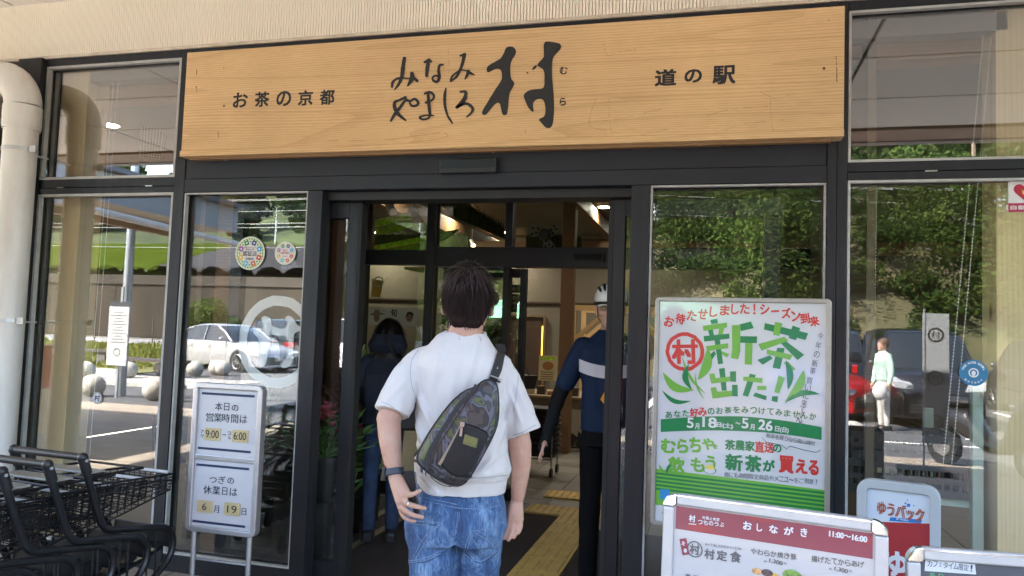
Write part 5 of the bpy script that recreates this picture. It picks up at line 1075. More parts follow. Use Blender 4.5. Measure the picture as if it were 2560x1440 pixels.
# ---------------- menu A-board ----------------
m_chrome = M('chrome', (.75, .75, .76), .08, 1.0); m_alup = M('white_aluminium', (.52, .51, .51), .35, .35, var=.04, vs=12)
def aboard(name, tl, tr, y, h, label, tilt=0.06, w_over=None, fw=.034, gap=0, side=None):
    a = at(*tl, y); d = ray(*tr); t = (a[2]-CAM[2])/d[2]; b = CAM+t*d; yaw = math.atan2(b[1]-a[1], b[0]-a[0]); W_ = float(np.linalg.norm(b-a))
    if w_over: W_ = w_over
    c = a+np.array([math.cos(yaw), math.sin(yaw), 0])*W_/2
    # board's foot sits on the floor: lean backwards
    z1 = float(a[2]); L = z1/math.cos(tilt); off = math.tan(tilt)*z1
    loc = (float(c[0]+math.sin(yaw)*off), float(c[1]-math.cos(yaw)*off), 0)
    e = tilt_empty(name, loc, yaw, -tilt, label, 'sign board'); e['w'] = W_
    x0, x1, zt, zb = -W_/2, W_/2, L, L-h; cr = .04
    for (n_, q) in (('top_rail', (x0+cr, -.014, zt-fw, x1-cr, .012, zt)), ('bottom_rail', (x0+cr, -.014, zb, x1-cr, .012, zb+fw)), ('side_rail', (x0, -.014, zb+cr, x0+fw, .012, zt-cr)), ('side_rail', (x1-fw, -.014, zb+cr, x1, .012, zt-cr))):
        MB().box(*q).build(n_, m_alup, e, bev=.006, seg=3)
    MB().box(x0+cr, -.0165, zt-.008, x1-cr, -.0145, zt-.004).build('bright_edge', m_chrome, e)
    for (cx_, cz_, sx, sz) in ((x0, zt, 1, -1), (x1, zt, -1, -1), (x0, zb, 1, 1), (x1, zb, -1, 1)):
        O = [(cx_+sx*(cr-cr*math.cos(a_)), cz_+sz*(cr-cr*math.sin(a_))) for a_ in np.linspace(0, math.pi/2, 8)]; I = [(cx_+sx*cr, cz_+sz*(fw+.000)), (cx_+sx*fw, cz_+sz*cr)] if True else []
        pts = O+I; pts = pts if sx*sz > 0 else pts[::-1]
        MB().prism(pts, -.019, .014).build('corner_cap', m_chrome, e, bev=.004)
    MB().box(x0+fw-.004, -.003, zb+fw-.004, x1-fw+.004, .009, zt-fw+.004).build('backing', m_alup, e)
    for s in (-1, 1): MB().box(s*(W_/2-.03)-.012, -.004, 0.0, s*(W_/2-.03)+.012, .010, zb+.05).build('leg', m_alup, e)
    for s in (-1, 1): MB().bar((s*(W_/2-.03), .016, L-.15), (s*(W_/2-.03), .55, .03), .02, .012).build('rear_leg', m_alup, e)
    return e, Plane(e, -.0035), x0+fw, x1-fw, zb+fw, zt-fw
mn, Q, x0, x1, z0, z1 = aboard('menu_board', (1662, 1228), (2222, 1302), -1.5, .86, 'silver framed menu stand with a dark red heading band and dish names', .05)
m_mp = M('menu_paper', (.48, .46, .46), .25, coat=.5, bump=.45, bs=4); m_bur = pm('print_burgundy', (.24, .032, .055)); m_bur2 = pm('print_burgundy_light', (.33, .03, .04)); m_dg = pm('print_charcoal', (.10, .10, .105))
MB().box(x0, -.0035, z0, x1, -.0031, z1).build('menu_sheet', m_mp, mn)
vb0 = Q.uv(1692, 1322)[1]
flat([(x0+.004, vb0), (x1-.004, vb0), (x1-.004, z1-.004), (x0+.004, z1-.004)], -.0042, m_bur, mn, 'heading_band')
for q, r in (((1750, 1320), .024), ((1815, 1268), .02), ((1900, 1288), .032), ((2180, 1352), .02), ((1785, 1345), .03), ((2110, 1300), .012)):
    u, v = Q.uv(*q); pts = [(u+r*1.6*math.cos(a), v+r*.55*math.sin(a)) for a in np.linspace(0, 6.283, 18)[:-1]]; pts = [(min(max(a, x0+.005), x1-.005), min(max(b, vb0+.001), z1-.005)) for a, b in pts]; flat(pts, -.0046, m_bur2, mn, 'round_print')
def slope(items, x0_, y0_, k): return [(c, x, y0_+(x-x0_)*k, w_, h_, 0) for c, x, w_, h_ in items]
kk = .128
letters([('村', 1731, 1296, 16, 18)] , m_wh, Q, y=-.0018, bold=.03)
patch([(1722, 1308), (1741, 1310), (1741, 1312), (1722, 1310)], m_wh, Q, 'logo_bar', -.0016); 
letters([(c, 1760+8.8*i, 1294+1.1*i, 8, 7.5) for i, c in enumerate('村風土食堂')]+[(c, 1751+13.5*i, 1305+1.6*i, 11.5, 11) for i, c in enumerate('つちのうぶ')], m_wh, Q, y=-.0018, bold=.02)
letters([('お', 1869, 1314, 22, 21), ('し', 1899, 1319, 14, 19), ('な', 1934, 1323, 22, 20), ('が', 1972, 1327, 24, 21), ('き', 2010, 1331, 17, 22)], m_wh, Q, y=-.0018, bold=.035)
letters([('11:00〜16:00', 2120, 1341, 96, 15, -1)], m_wh, Q, y=-.0018, bold=.012)
patch([(1699, 1347), (1716, 1345), (1724, 1385), (1707, 1388)], m_bur, Q, 'tag', -.0024); letters([('定', 1709, 1358, 9, 10, -8), ('番', 1714, 1376, 9, 10, -8)], m_wh, Q, y=-.0030, bold=.02)
u, v = Q.uv(1737, 1373); r = abs(Q.uv(1737, 1373)[0]-Q.uv(1757, 1373)[0]); ring_flat(u, v, r, r*.84, -.0046, m_dg, mn, 'ring_emblem')
letters([('村', 1737, 1373, 25, 27)], m_dg, Q, y=-.0018, bold=.03)
letters([(c, 1766+6.7*i, 1361+.85*i, 6.2, 7) for i, c in enumerate('食べて楽しむ村のダイジェスト')], m_dg, Q, y=-.0018, bold=.01)
letters([('村', 1774, 1385, 26, 26), ('定', 1805, 1389, 26, 26), ('食', 1839, 1392, 28, 28)], m_dg, Q, y=-.0018, bold=.035)
letters([(c, 1884+16.7*i, 1378+2.3*i, 14.5, 15) for i, c in enumerate('やわらか焼き豚')]+[(c, 2036+16.7*i, 1397+2.0*i, 15, 16) for i, c in enumerate('揚げたてからあげ')], m_dg, Q, y=-.0018, bold=.018)
letters([('税込', 1914, 1403, 8, 4, -5), ('1,300', 1940, 1405, 34, 12, -5), ('円', 1963, 1409, 6, 6), ('税込', 2077, 1422, 8, 4, -5), ('1,300', 2103, 1425, 34, 12, -5), ('円', 2126, 1428, 6, 6)], m_dg, Q, y=-.0018, bold=.016)
for q, r, c in (((1893, 1428), .020, (.55, .3, .12)), ((1918, 1432), .022, (.08, .05, .05)), ((1936, 1440), .018, (.6, .35, .05)), ((1980, 1438), .034, (.16, .28, .05)), ((2005, 1445), .02, (.6, .5, .3))):
    u, v = Q.uv(*q); flat([(u+r*.75*math.cos(a), v+r*.45*math.sin(a)) for a in np.linspace(0, 6.283, 15)[:-1]], -.0048-r*.01, pm('dish_%d' % int(c[0]*100+c[1]*10), c, var=.5, vs=120), mn, 'dish_picture')
letters([('具', 1720, 1443, 16, 16), ('沢', 1741, 1446, 16, 16)], m_dg, Q, y=-.0018, bold=.03)
# ---------------- blackboard A-board at the corner ----------------
bk, Q, x0, x1, z0, z1 = aboard('cafe_board', (2264, 1362), (2560, 1384), -1.62, .8, 'silver framed chalkboard stand with a handwritten cafe note at the lower right corner', .05, w_over=.58)
MB().box(x0, -.0035, z0, x1, -.0031, z1).build('chalk_surface', M('slate', (.075, .078, .09), .6, var=.15, vs=5), bk)
patch([(2313, 1397), (2437, 1411), (2440, 1436), (2311, 1427)], M('note_paper', (.6, .6, .6), .7), Q, 'paper_note', -.0012)
letters([(c, 2324+13*i, 1408+1.55*i, 12 if c not in 'ェ！' else 6, 16 if c != 'ェ' else 9, -4) for i, c in enumerate('カフェタイム限定！')], m_txt, Q, y=-.0020, bold=.004)
letters([('あ', 2330, 1438, 16, 14), ('り', 2352, 1440, 12, 14)], pm('chalk_green', (.1, .4, .15)), Q, y=-.0020, bold=.01)
# ---------------- parcel service board ----------------
TLy = at(2143, 1192, -.62); d = ray(2352, 1216); t = (TLy[2]-CAM[2])/d[2]; b = CAM+t*d; yaw = math.atan2(b[1]-TLy[1], b[0]-TLy[0]); W_ = float(np.linalg.norm(b-TLy)); c = (TLy+b)/2
yu = tilt_empty('parcel_board', (float(c[0]), float(c[1]), 0), yaw, 0, 'rounded grey stand sign in white and red for a parcel service', 'sign stand'); yz1 = float(TLy[2])
frame_ring(-W_/2, .22, W_/2, yz1, .05, .036, -.02, .02, 'frame', M('frame_grey_plastic', (.42, .44, .46), .4, var=.04, vs=8), yu)
MB().box(-W_/2+.034, -.005, .254, W_/2-.034, .006, yz1-.034).build('face_panel', M('sign_white', (.60, .64, .70), .35, coat=.2), yu)
Y_ = Plane(yu, -.0055); m_sr = M('sign_red', (.36, .03, .035), .4, coat=.2); m_or = M('logo_rust', (.36, .085, .04), .4); m_lb = M('logo_blue', (.02, .17, .48), .4)
u0, v0 = Y_.uv(2172, 1302); u1, v1 = Y_.uv(2340, 1312); va = Y_.uv(2230, 1308)[1]; flat([(-W_/2+.035, .255), (W_/2-.035, .255), (W_/2-.035, va+.018), (-W_/2+.035, va-.006)], -.0062, m_sr, yu, 'red_field')
letters([('ゆうパック', 2251, 1279, 118, 34, -4)], m_or, Y_, 'logo_lettering', y=-.0015, bold=.02)
patch([(2226, 1293), (2305, 1299), (2302, 1308), (2223, 1302)], m_lb, Y_, 'logo_stripe', -.0012); letters([('JP POST', 2256, 1299.5, 32, 5, -3)], m_wh, Y_, y=-.0022, bold=.02)
for q, s in (((2264, 1258), 2), ((2272, 1263), 4), ((2258, 1266), 2), ((2285, 1264), 1.6), ((2269, 1250), 1.4)): patch([(q[0]-s, q[1]-s), (q[0]+s, q[1]-s+.4), (q[0]+s-1, q[1]+s), (q[0]-s-1, q[1]+s-.4)], m_lb, Y_, 'logo_square', -.0014)
letters([('ゆ', 2240, 1410, 60, 64)], m_wh, Y_, y=-.0016, bold=.05)
for s in (-1, 1): MB().box(s*(W_/2-.05)-.012, -.01, 0, s*(W_/2-.05)+.012, .01, .225).build('leg', m_alu, yu)
MB().box(-W_/2, -.14, .001, W_/2, .14, .025).build('foot', m_alu, yu)

# ---------------- stickers on the glass ----------------
def frosted(name, col, a):
    m = bpy.data.materials.new(name); m.use_nodes = True; t = m.node_tree; t.nodes.clear(); N, L = t.nodes.new, t.links.new
    o = N('ShaderNodeOutputMaterial'); mx = N('ShaderNodeMixShader'); mx.inputs[0].default_value = a; tr = N('ShaderNodeBsdfTransparent'); d = N('ShaderNodeBsdfDiffuse'); d.inputs[0].default_value = (*col, 1); tl_ = N('ShaderNodeBsdfTranslucent')
    L(tr.outputs[0], mx.inputs[1]); L(d.outputs[0], mx.inputs[2]); L(mx.outputs[0], o.inputs[0]); return m
m_frost = frosted('frosted_film', (.90, .92, .92), .9)
def sticker(name, px, y, label, cat='sticker', group=None):
    a = at(*px, y); e = empty(name, tuple(float(c) for c in a), label, cat, group); return e, Plane(e, 0)
e, P2 = sticker('frosted_emblem', (693, 854), .086, 'large frosted round emblem on the glass of the left sliding door', 'emblem')
ring_flat(0, 0, .272, .212, 0, m_frost, e, 'ring', 36, .96, .012)
Zf = lambda x, y: P2.uv(560+x/5.538, 720+y/5.538)
def fro(pts, name='stroke'):
    uv = [P2.uv(560+x/5.538, 720+y/5.538) for x, y in smooth_closed(pts, 2)]
    bm = bmesh.new(); f = bm.faces.new([bm.verts.new((a, 0, b)) for a, b in uv]); bmesh.ops.triangulate(bm, faces=[f]); me = bpy.data.meshes.new(name); bm.to_mesh(me); bm.free(); me.materials.append(m_frost); link(name, me, e)
fro([(520,410),(560,380),(640,410),(655,450),(650,510),(690,535),(760,565),(850,560),(880,520),(850,450),(850,400),(890,378),(950,400),(985,460),(1010,510),(1085,555),(1070,590),(1010,605),(960,640),(960,800),(955,960),(930,1070),(850,1115),(790,1100),(770,1040),(790,985),(850,960),(885,920),(890,760),(880,680),(830,655),(740,665),(690,640),(640,640),(615,680),(640,740),(650,790),(610,840),(600,980),(580,1060),(530,1100),(470,1080),(450,1020),(475,940),(500,850),(490,760),(485,700),(440,660),(395,610),(420,592),(500,595),(545,560),(545,510),(520,450)])
fro([(745,770),(770,742),(810,760),(850,810),(885,860),(880,905),(845,918),(800,890),(765,840)])
def badge(px, r, y, label, inner, red):
    e, pl = sticker('round_sticker', px, y, label, 'sticker', 'round stickers on the door glass'); mr_ = M('sticker_cream', (.62, .62, .50), .5); flat(disc(0, 0, r, 36), 0, mr_, e, 'backing')
    if not red:
        for ring_, n in ((.86, 30), (.70, 24)):
            for i in range(n):
                a = 2*math.pi*i/n; c = (r*ring_*math.cos(a), r*ring_*math.sin(a)); t = a+1.2; L = r*.1; flat([(c[0]-L*math.cos(t), c[1]-L*math.sin(t)), (c[0]+L*.5*math.sin(t), c[1]-L*.5*math.cos(t)), (c[0]+L*math.cos(t), c[1]+L*math.sin(t)), (c[0]-L*.5*math.sin(t), c[1]+L*.5*math.cos(t))], -.0004-(.0002 if i % 2 else 0), M('sticker_leaf', (.10, .28, .03), .5), e, 'printed_leaf')
    cols = [(.01, .03, .18), (.03, .30, .62), (.55, .04, .04), (.55, .10, .03), (.10, .42, .60), (.72, .42, .03), (.28, .06, .30), (.02, .18, .09)]
    for i, c_ in enumerate(cols):
        a = math.pi/2-math.pi/8-i*math.pi/4; c = (r*.66*math.cos(a), r*.66*math.sin(a)); s = r*.15; flat([(c[0]+s*1.35*math.cos(a+q), c[1]+s*1.35*math.sin(a+q)) for q in (R_(45), R_(135), R_(225), R_(315))], -.0009, M('tile_%d' % i, c_, .5), e, 'coloured_tile'); flat(disc(c[0], c[1], s*.4, 8), -.0012, M('sticker_white', (.7, .7, .7), .5), e, 'icon')
    flat(disc(0, 0, r*.53, 8), -.0010, M('sticker_pale', (.66, .63, .60), .5), e, 'centre')
    mt = M('sticker_red', (.5, .05, .05), .5) if red else M('print_dark')
    for (s, zc, w_, h_) in inner: write(s, 0, zc*r, w_*r, h_*r, mt, e, y=-.0015, bold=.02)
badge((625, 633), .0985, -.012, 'larger round sticker with a leaf wreath and coloured squares on the left side window', [('認証店', -.02, .95, .30), ('新型コロナウイルス', .34, .75, .10), ('感染防止対策', .22, .55, .09), ('京都府', -.34, .55, .16)], False)
badge((713, 633), .068, -.012, 'smaller round sticker with red writing and coloured squares on the left side window', [('推進宣言事業所', .02, .85, .15), ('新型コロナ', .30, .5, .10), ('感染防止', .18, .4, .09), ('京都府', -.26, .5, .08)], True)
e, pl = sticker('shop_emblem_sticker', (243, 995), -.012, 'small white round sticker with the shop character on the left window', 'sticker'); r = .036
flat(disc(0, 0, r, 28), 0, M('sticker_white'), e, 'backing'); ring_flat(0, 0, r*.92, r*.82, -.0004, m_navy, e, 'ring'); write('村', 0, 0, r*1.1, r*1.1, m_navy, e, y=-.0006, bold=.03)
e, pl = sticker('shop_emblem_sticker', (775, 1003), .05, 'small white round sticker at hand height beside the left sliding door', 'sticker'); flat(disc(0, 0, .045, 28), 0, M('sticker_white'), e, 'backing'); write('自動', 0, 0, .05, .024, m_navy, e, y=-.0006, bold=.02)
e, pl = sticker('refill_sticker', (2434, 932), -.012, 'round blue water refill sticker on the right window', 'sticker'); r = .085; m_sb = M('sticker_blue', (.02, .17, .32), .5); flat(disc(0, 0, r, 36), 0, m_sb, e, 'backing')
e.scale = (.70, 1, .70); ring_flat(0, 0, .030, .022, -.0005, M('sticker_white'), e, 'ring'); flat([(0, -.03), (.012, -.006), (.012, .006), (0, .015), (-.012, .006), (-.012, -.006)], -.0006, M('sticker_white'), e, 'drop')
for i, c in enumerate('FREE WATER REFILL'):
    a = R_(160-140*i/16)
    if c != ' ': write(c, .066*math.cos(a), .066*math.sin(a), .009, .013, M('sticker_white'), e, y=-.0006, rot=a-math.pi/2, bold=.03)
for i, c in enumerate('給水できます'): a = R_(225+90*i/5); write(c, .064*math.cos(a), .064*math.sin(a), .012, .013, M('sticker_white'), e, y=-.0006, rot=a+math.pi/2, bold=.02)
e, pl = sticker('heart_sticker', (2562, 490), -.012, 'white sticker with a red heart and a red caption strip at the right edge', 'sticker'); w2, h2 = .082, .066
u0, v0 = pl.uv(2521, 530); v1 = pl.uv(2521, 450)[1]; vm = pl.uv(2521, 508)[1]
flat([(u0, vm), (-u0, vm), (-u0, v1), (u0, v1)], 0, M('sticker_white'), e, 'backing'); flat([(u0, v0), (-u0, v0), (-u0, vm), (u0, vm)], 0, M('strip_red', (.40, .01, .07), .5), e, 'caption_strip')
hp = [(.045*(16*math.sin(t)**3)/16, .045*(13*math.cos(t)-5*math.cos(2*t)-2*math.cos(3*t)-math.cos(4*t))/16+(vm+v1)/2) for t in np.linspace(0, 6.283, 28)[:-1]]; flat(hp, -.0005, M('heart_red', (.42, .01, .04), .5), e, 'heart')
flat([(-.012, .03), (.0, .018), (.01, .034), (.02, .018), (.03, .032), (.026, .006), (-.008, .006)], -.0009, m_yel, e, 'crown'); write('【自動体外', .0, (v0+vm)/2, .15, .02, M('sticker_white'), e, y=-.0006, bold=.02)
# =====================================================================
#  SHOPPING CARTS
# =====================================================================
m_ct = M('cart_black', (.010, .011, .013), .36, .1, var=.25, vs=18, rvar=.08); m_gripc = M('cart_grip', (.013, .0125, .0145), .42, var=.1, vs=9); m_wire = M('cart_wire', (.012, .0125, .015), .35, .3); m_cl = M('cap_grey', (.35, .35, .36), .4)
W2 = .215; m_tyre = M('tyre', (.015, .015, .015), .8)
def cart():
    # local: +y is the way the cart drives, x across
    e = empty('shopping_cart', (0, 0, 0), 'black wire shopping cart in the row', 'shopping cart', 'shopping carts nested by the left window')
    mb = MB(); mb.tube([(-W2-.004, 0, .835), (W2+.004, 0, .835)], .0165, 14); mb.build('handle', m_gripc, e, smooth=True)
    for s in (-1, 1):
        # the flattened side tube: down, forward, round and back to the rear wheel
        P = [(s*W2, -.002, .835), (s*W2, .012, .80), (s*W2, .075, .63), (s*W2, .11, .545), (s*W2, .135, .505), (s*W2, .17, .482), (s*W2, .26, .466), (s*W2, .44, .435), (s*W2, .50, .420), (s*W2, .545, .385), (s*W2, .562, .33), (s*W2, .545, .27), (s*W2, .49, .215), (s*W2, .36, .15), (s*W2, .12, .10)]
        C = catmull(P, 4); MB().tube([tuple(c) for c in C], .0165, 10).build('side_tube', m_ct, e, smooth=True)
        mb = MB(); mb.sphere((s*(W2+.001), 0, .835), .0225, 14); mb.tube([(s*W2, .0, .835), (s*W2, .028, .762)], .0215, 12); mb.build('handle_joint', m_gripc, e, smooth=True)
        MB().tube([(s*(W2+.018), .003, .822), (s*(W2+.024), .003, .822)], .007, 10).build('bolt', m_cl, e, smooth=True)
        for (yy, wr) in ((.10, .055), (.60, .05)):
            w_ = MB().tube([(s*W2-.014, yy, wr), (s*W2+.014, yy, wr)], wr, 18).build('wheel', m_tyre, e, smooth=True); MB().box(s*W2-.02, yy-.012, wr, s*W2+.02, yy+.012, wr+.06).build('fork', m_ct, w_)
        for yy, z0, z1 in ((.30, .47, .375), (.42, .44, .31), (.47, .43, .22)): MB().tube([(s*(W2-.02), yy, z0), (s*(W2-.02), yy, z1-.18)], .0045, 6).build('stay', m_wire, e)
    # wire basket
    yb0, yb1 = .04, .585; zt0, zt1 = .70, .665; zb0, zb1 = .475, .585; wt, wf = W2-.02, W2-.05
    def rim(z0, z1, a, b, dy=0): return [(-a, yb0+dy, z0), (a, yb0+dy, z0), (b, yb1-dy*.3, z1), (-b, yb1-dy*.3, z1)]
    mb = MB(); T = rim(zt0, zt1, wt, wf); mb.tube(T, .0052, 6, False, True); mb.tube([(x, y, z-.028) for x, y, z in T], .0034, 5, False, True); B = rim(zb0, zb1, wt-.03, wf-.01, .01); mb.tube(B, .0048, 6, False, True); mb.build('basket_rim', m_wire, e, smooth=True)
    mb = MB()
    for k in range(1, 5):
        t = k/5; mb.tube([tuple(T[i][c]*(1-t)+B[i][c]*t for c in range(3)) for i in range(4)], .0026, 4, False, True)
    for i in range(4):
        n_ = 13 if i % 2 else 9; a, b_, c, d = T[i], T[(i+1) % 4], B[(i+1) % 4], B[i]
        for k in range(n_): t = k/n_; p = tuple(a[j]*(1-t)+b_[j]*t for j in range(3)); q = tuple(d[j]*(1-t)+c[j]*t for j in range(3)); mb.tube([p, q], .0024, 4)
    for k in range(1, 11): t = k/11; mb.tube([tuple(B[0][j]*(1-t)+B[3][j]*t for j in range(3)), tuple(B[1][j]*(1-t)+B[2][j]*t for j in range(3))], .0024, 4)
    mb.build('wire_mesh', m_wire, e)['kind'] = 'stuff'
    # upper child tray / basket carrier and pale bars
    MB().box(-W2+.05, .08, .742, W2-.05, .17, .752).build('clip_board', M('clip_grey', (.30, .29, .27), .35), e, bev=.003)
    mb = MB(); mb.tube([(-W2+.03, .05, .735), (W2-.03, .05, .735), (W2-.04, .38, .728), (-W2+.04, .38, .728)], .006, 6, False, True); mb.build('upper_rim', m_wire, e, smooth=True)
    MB().tube([(-wf+.06, yb1, zt1+.006), (wf-.03, yb1, zt1+.006)], .0085, 8).build('pale_bar', M('bar_white', (.55, .55, .55), .4), e, smooth=True)
    MB().tube([(-W2+.02, .30, .20), (W2-.02, .30, .20)], .012, 8).build('cross_tube', m_ct, e, smooth=True)
    MB().add([(-W2+.03, .12, .20), (W2-.03, .12, .20), (W2-.05, .55, .30), (-W2+.05, .55, .30), (-W2+.03, .12, .22), (W2-.03, .12, .22), (W2-.05, .55, .32), (-W2+.05, .55, .32)], [(0, 3, 2, 1), (4, 5, 6, 7), (0, 1, 5, 4), (1, 2, 6, 5), (2, 3, 7, 6), (3, 0, 4, 7)]).build('lower_tray', m_ct, e)
    MB().box(-W2+.02, .57, .30, W2-.02, .585, .40).build('bumper', m_ct, e, bev=.004)
    return e
proto = cart(); rzc = math.atan2(.096, .998)*-1*-1
lab = ['frontmost nested cart, its basket nose against the window', 'second cart of the nested row counted from the window', 'third cart of the nested row, handle cut by the picture edge', 'fourth cart of the nested row, only its side tube in view', 'last cart of the nested row, lowest at the left edge']
near = [(-2.684, -1.098), (-2.674, -1.292), (-2.700, -1.48), (-2.71, -1.675), (-2.72, -1.87)]
fw = Vector((.0956, .9954)); lt = Vector((-.9954, .0956))
for i, (x, y) in enumerate(near):
    o = proto if i == 0 else copy_tree(proto)
    c = Vector((x, y))+lt*W2; o.location = (c.x, c.y, 0); o.rotation_euler = (0, 0, -math.atan2(fw.x, fw.y)); o['label'] = 'black wire shopping cart, '+lab[i]
# =====================================================================
#  PEOPLE
# =====================================================================
from mathutils import noise as mnoise
from mathutils.bvhtree import BVHTree
m_skin = M('skin', (.46, .28, .20), .55, sub=.1, bump=.35, bs=120, vs=16, col2=(.42, .215, .15), detail=8); m_skin2 = M('skin_face', (.52, .30, .22), .45, var=.12, vs=11, sub=.12, bump=.1, bs=200)
def fuse(mb, name, mats, voxel, it=4, disp=None, fac=.5):
    me = mb.mesh('tmp', mats); o = bpy.data.objects.new('tmp', me); COL.objects.link(o)
    r = o.modifiers.new('r', 'REMESH'); r.mode = 'VOXEL'; r.voxel_size = voxel; r.adaptivity = 0
    s = o.modifiers.new('s', 'SMOOTH'); s.factor = fac; s.iterations = it
    dg = bpy.context.evaluated_depsgraph_get(); nm = bpy.data.meshes.new_from_object(o.evaluated_get(dg)); nm.name = name
    bpy.data.objects.remove(o); nm.materials.clear()
    for m in (mats if isinstance(mats, (list, tuple)) else [mats]): nm.materials.append(m)
    if disp:
        n = len(nm.vertices); co = np.empty(n*3); nm.vertices.foreach_get('co', co); co = co.reshape(-1, 3); no = np.empty(n*3); nm.vertices.foreach_get('normal', no); no = no.reshape(-1, 3)
        d = np.array([disp(*c) for c in co]); co = co+no*d[:, None]; nm.vertices.foreach_set('co', co.ravel()); nm.update()
    nm.polygons.foreach_set('use_smooth', [True]*len(nm.polygons)); return nm
def ell(mb, rings, n=28, p=2.4):
    """rings: (cx, cy, z, half width, half depth[, back depth])"""
    R = []
    for r in rings:
        cx, cy, z, a, b = r[:5]; bb = r[5] if len(r) > 5 else b; L = []
        for i in range(n):
            t = 2*math.pi*i/n; c, s = math.cos(t), math.sin(t); L.append((cx+a*math.copysign(abs(c)**(2/p), c), cy+(b if s > 0 else bb)*math.copysign(abs(s)**(2/p), s), z))
        R.append(L)
    mb.loft(R)
def limb(mb, pts, rad, n=16, k=4):
    C = catmull([(*p, r) for p, r in zip(pts, rad)], k); mb.tube([tuple(c[:3]) for c in C], [float(c[3]) for c in C], n)
    mb.sphere(tuple(C[0][:3]), float(C[0][3]), 12); mb.sphere(tuple(C[-1][:3]), float(C[-1][3]), 12)
def sleeve(mb, pts, rad, n=20):
    C = catmull([(*p, r) for p, r in zip(pts, rad)], 5); mb.tube([tuple(c[:3]) for c in C], [float(c[3]) for c in C], n); mb.sphere(tuple(C[0][:3]), float(C[0][3]), 12)
def head(mb, c, s=1.0, up=0):
    """a head looking along +y, centre of the skull at c"""
    x, y, z = c; mb.sphere((x, y-.012*s, z+.018*s), .082*s, 20, (.93, 1.14, 1.08)); 
    ell(mb, [(x, y+.045*s, z-.125*s, .022*s, .018*s), (x, y+.035*s, z-.115*s, .038*s, .034*s, .05*s), (x, y+.022*s, z-.095*s, .052*s, .050*s, .06*s), (x, y+.012*s, z-.06*s, .064*s, .066*s), (x, y+.006*s, z-.02*s, .070*s, .082*s), (x, y+.0*s, z+.03*s, .072*s, .086*s)], 20, 2.2)
    # nose, brow, lips, chin, ears
    mb.tube([(x, y+.088*s, z-.004*s), (x, y+.100*s, z-.030*s), (x, y+.106*s, z-.046*s)], [.008*s, .010*s, .0125*s], 8); mb.sphere((x-.011*s, y+.094*s, z-.049*s), .0085*s, 8); mb.sphere((x+.011*s, y+.094*s, z-.049*s), .0085*s, 8)
    for q in (-1, 1):
        mb.sphere((x+q*.030*s, y+.074*s, z+.012*s), .017*s, 10, (1.4, .6, .5)); mb.sphere((x+q*.040*s, y+.062*s, z-.035*s), .022*s, 10, (1, .7, .9))
        mb.sphere((x+q*.079*s, y-.008*s, z-.022*s), .026*s, 12, (.36, .62, 1.15)); mb.sphere((x+q*.076*s, y-.0*s, z-.042*s), .012*s, 8)
    mb.sphere((x, y+.086*s, z-.074*s), .014*s, 10, (1.5, .6, .42)); mb.sphere((x, y+.083*s, z-.085*s), .013*s, 10, (1.3, .6, .45)); mb.sphere((x, y+.074*s, z-.112*s), .020*s, 10)
def add_face(par, c, s=1.0, iris=(.03, .018, .01), brow=True, dark=None):
    x, y, z = c
    for q in (-1, 1):
        MB().sphere((x+q*.031*s, y+.074*s, z-.006*s), .0125*s, 14).build('eye', M('eye_white', (.6, .57, .54), .2), par, smooth=True); MB().sphere((x+q*.031*s, y+.0815*s, z-.006*s), .0062*s, 10).build('iris', M('iris_dark', iris, .1), par, smooth=True)
        if brow: MB().tube([(x+q*.014*s, y+.092*s, z+.014*s), (x+q*.032*s, y+.090*s, z+.021*s), (x+q*.050*s, y+.078*s, z+.014*s)], [.003*s, .004*s, .002*s], 6).build('eyebrow', M('hair_black', (.012, .010, .009), .5), par)
    mb = MB(); mb.tube([(x-.022*s, y+.090*s, z-.079*s), (x, y+.0975*s, z-.078*s), (x+.022*s, y+.090*s, z-.079*s)], [.002*s, .0055*s, .002*s], 8); mb.tube([(x-.018*s, y+.089*s, z-.086*s), (x, y+.0955*s, z-.088*s), (x+.018*s, y+.089*s, z-.086*s)], [.002*s, .006*s, .002*s], 8); mb.build('lips', M('lips', (.36, .12, .10), .4), par, smooth=True)
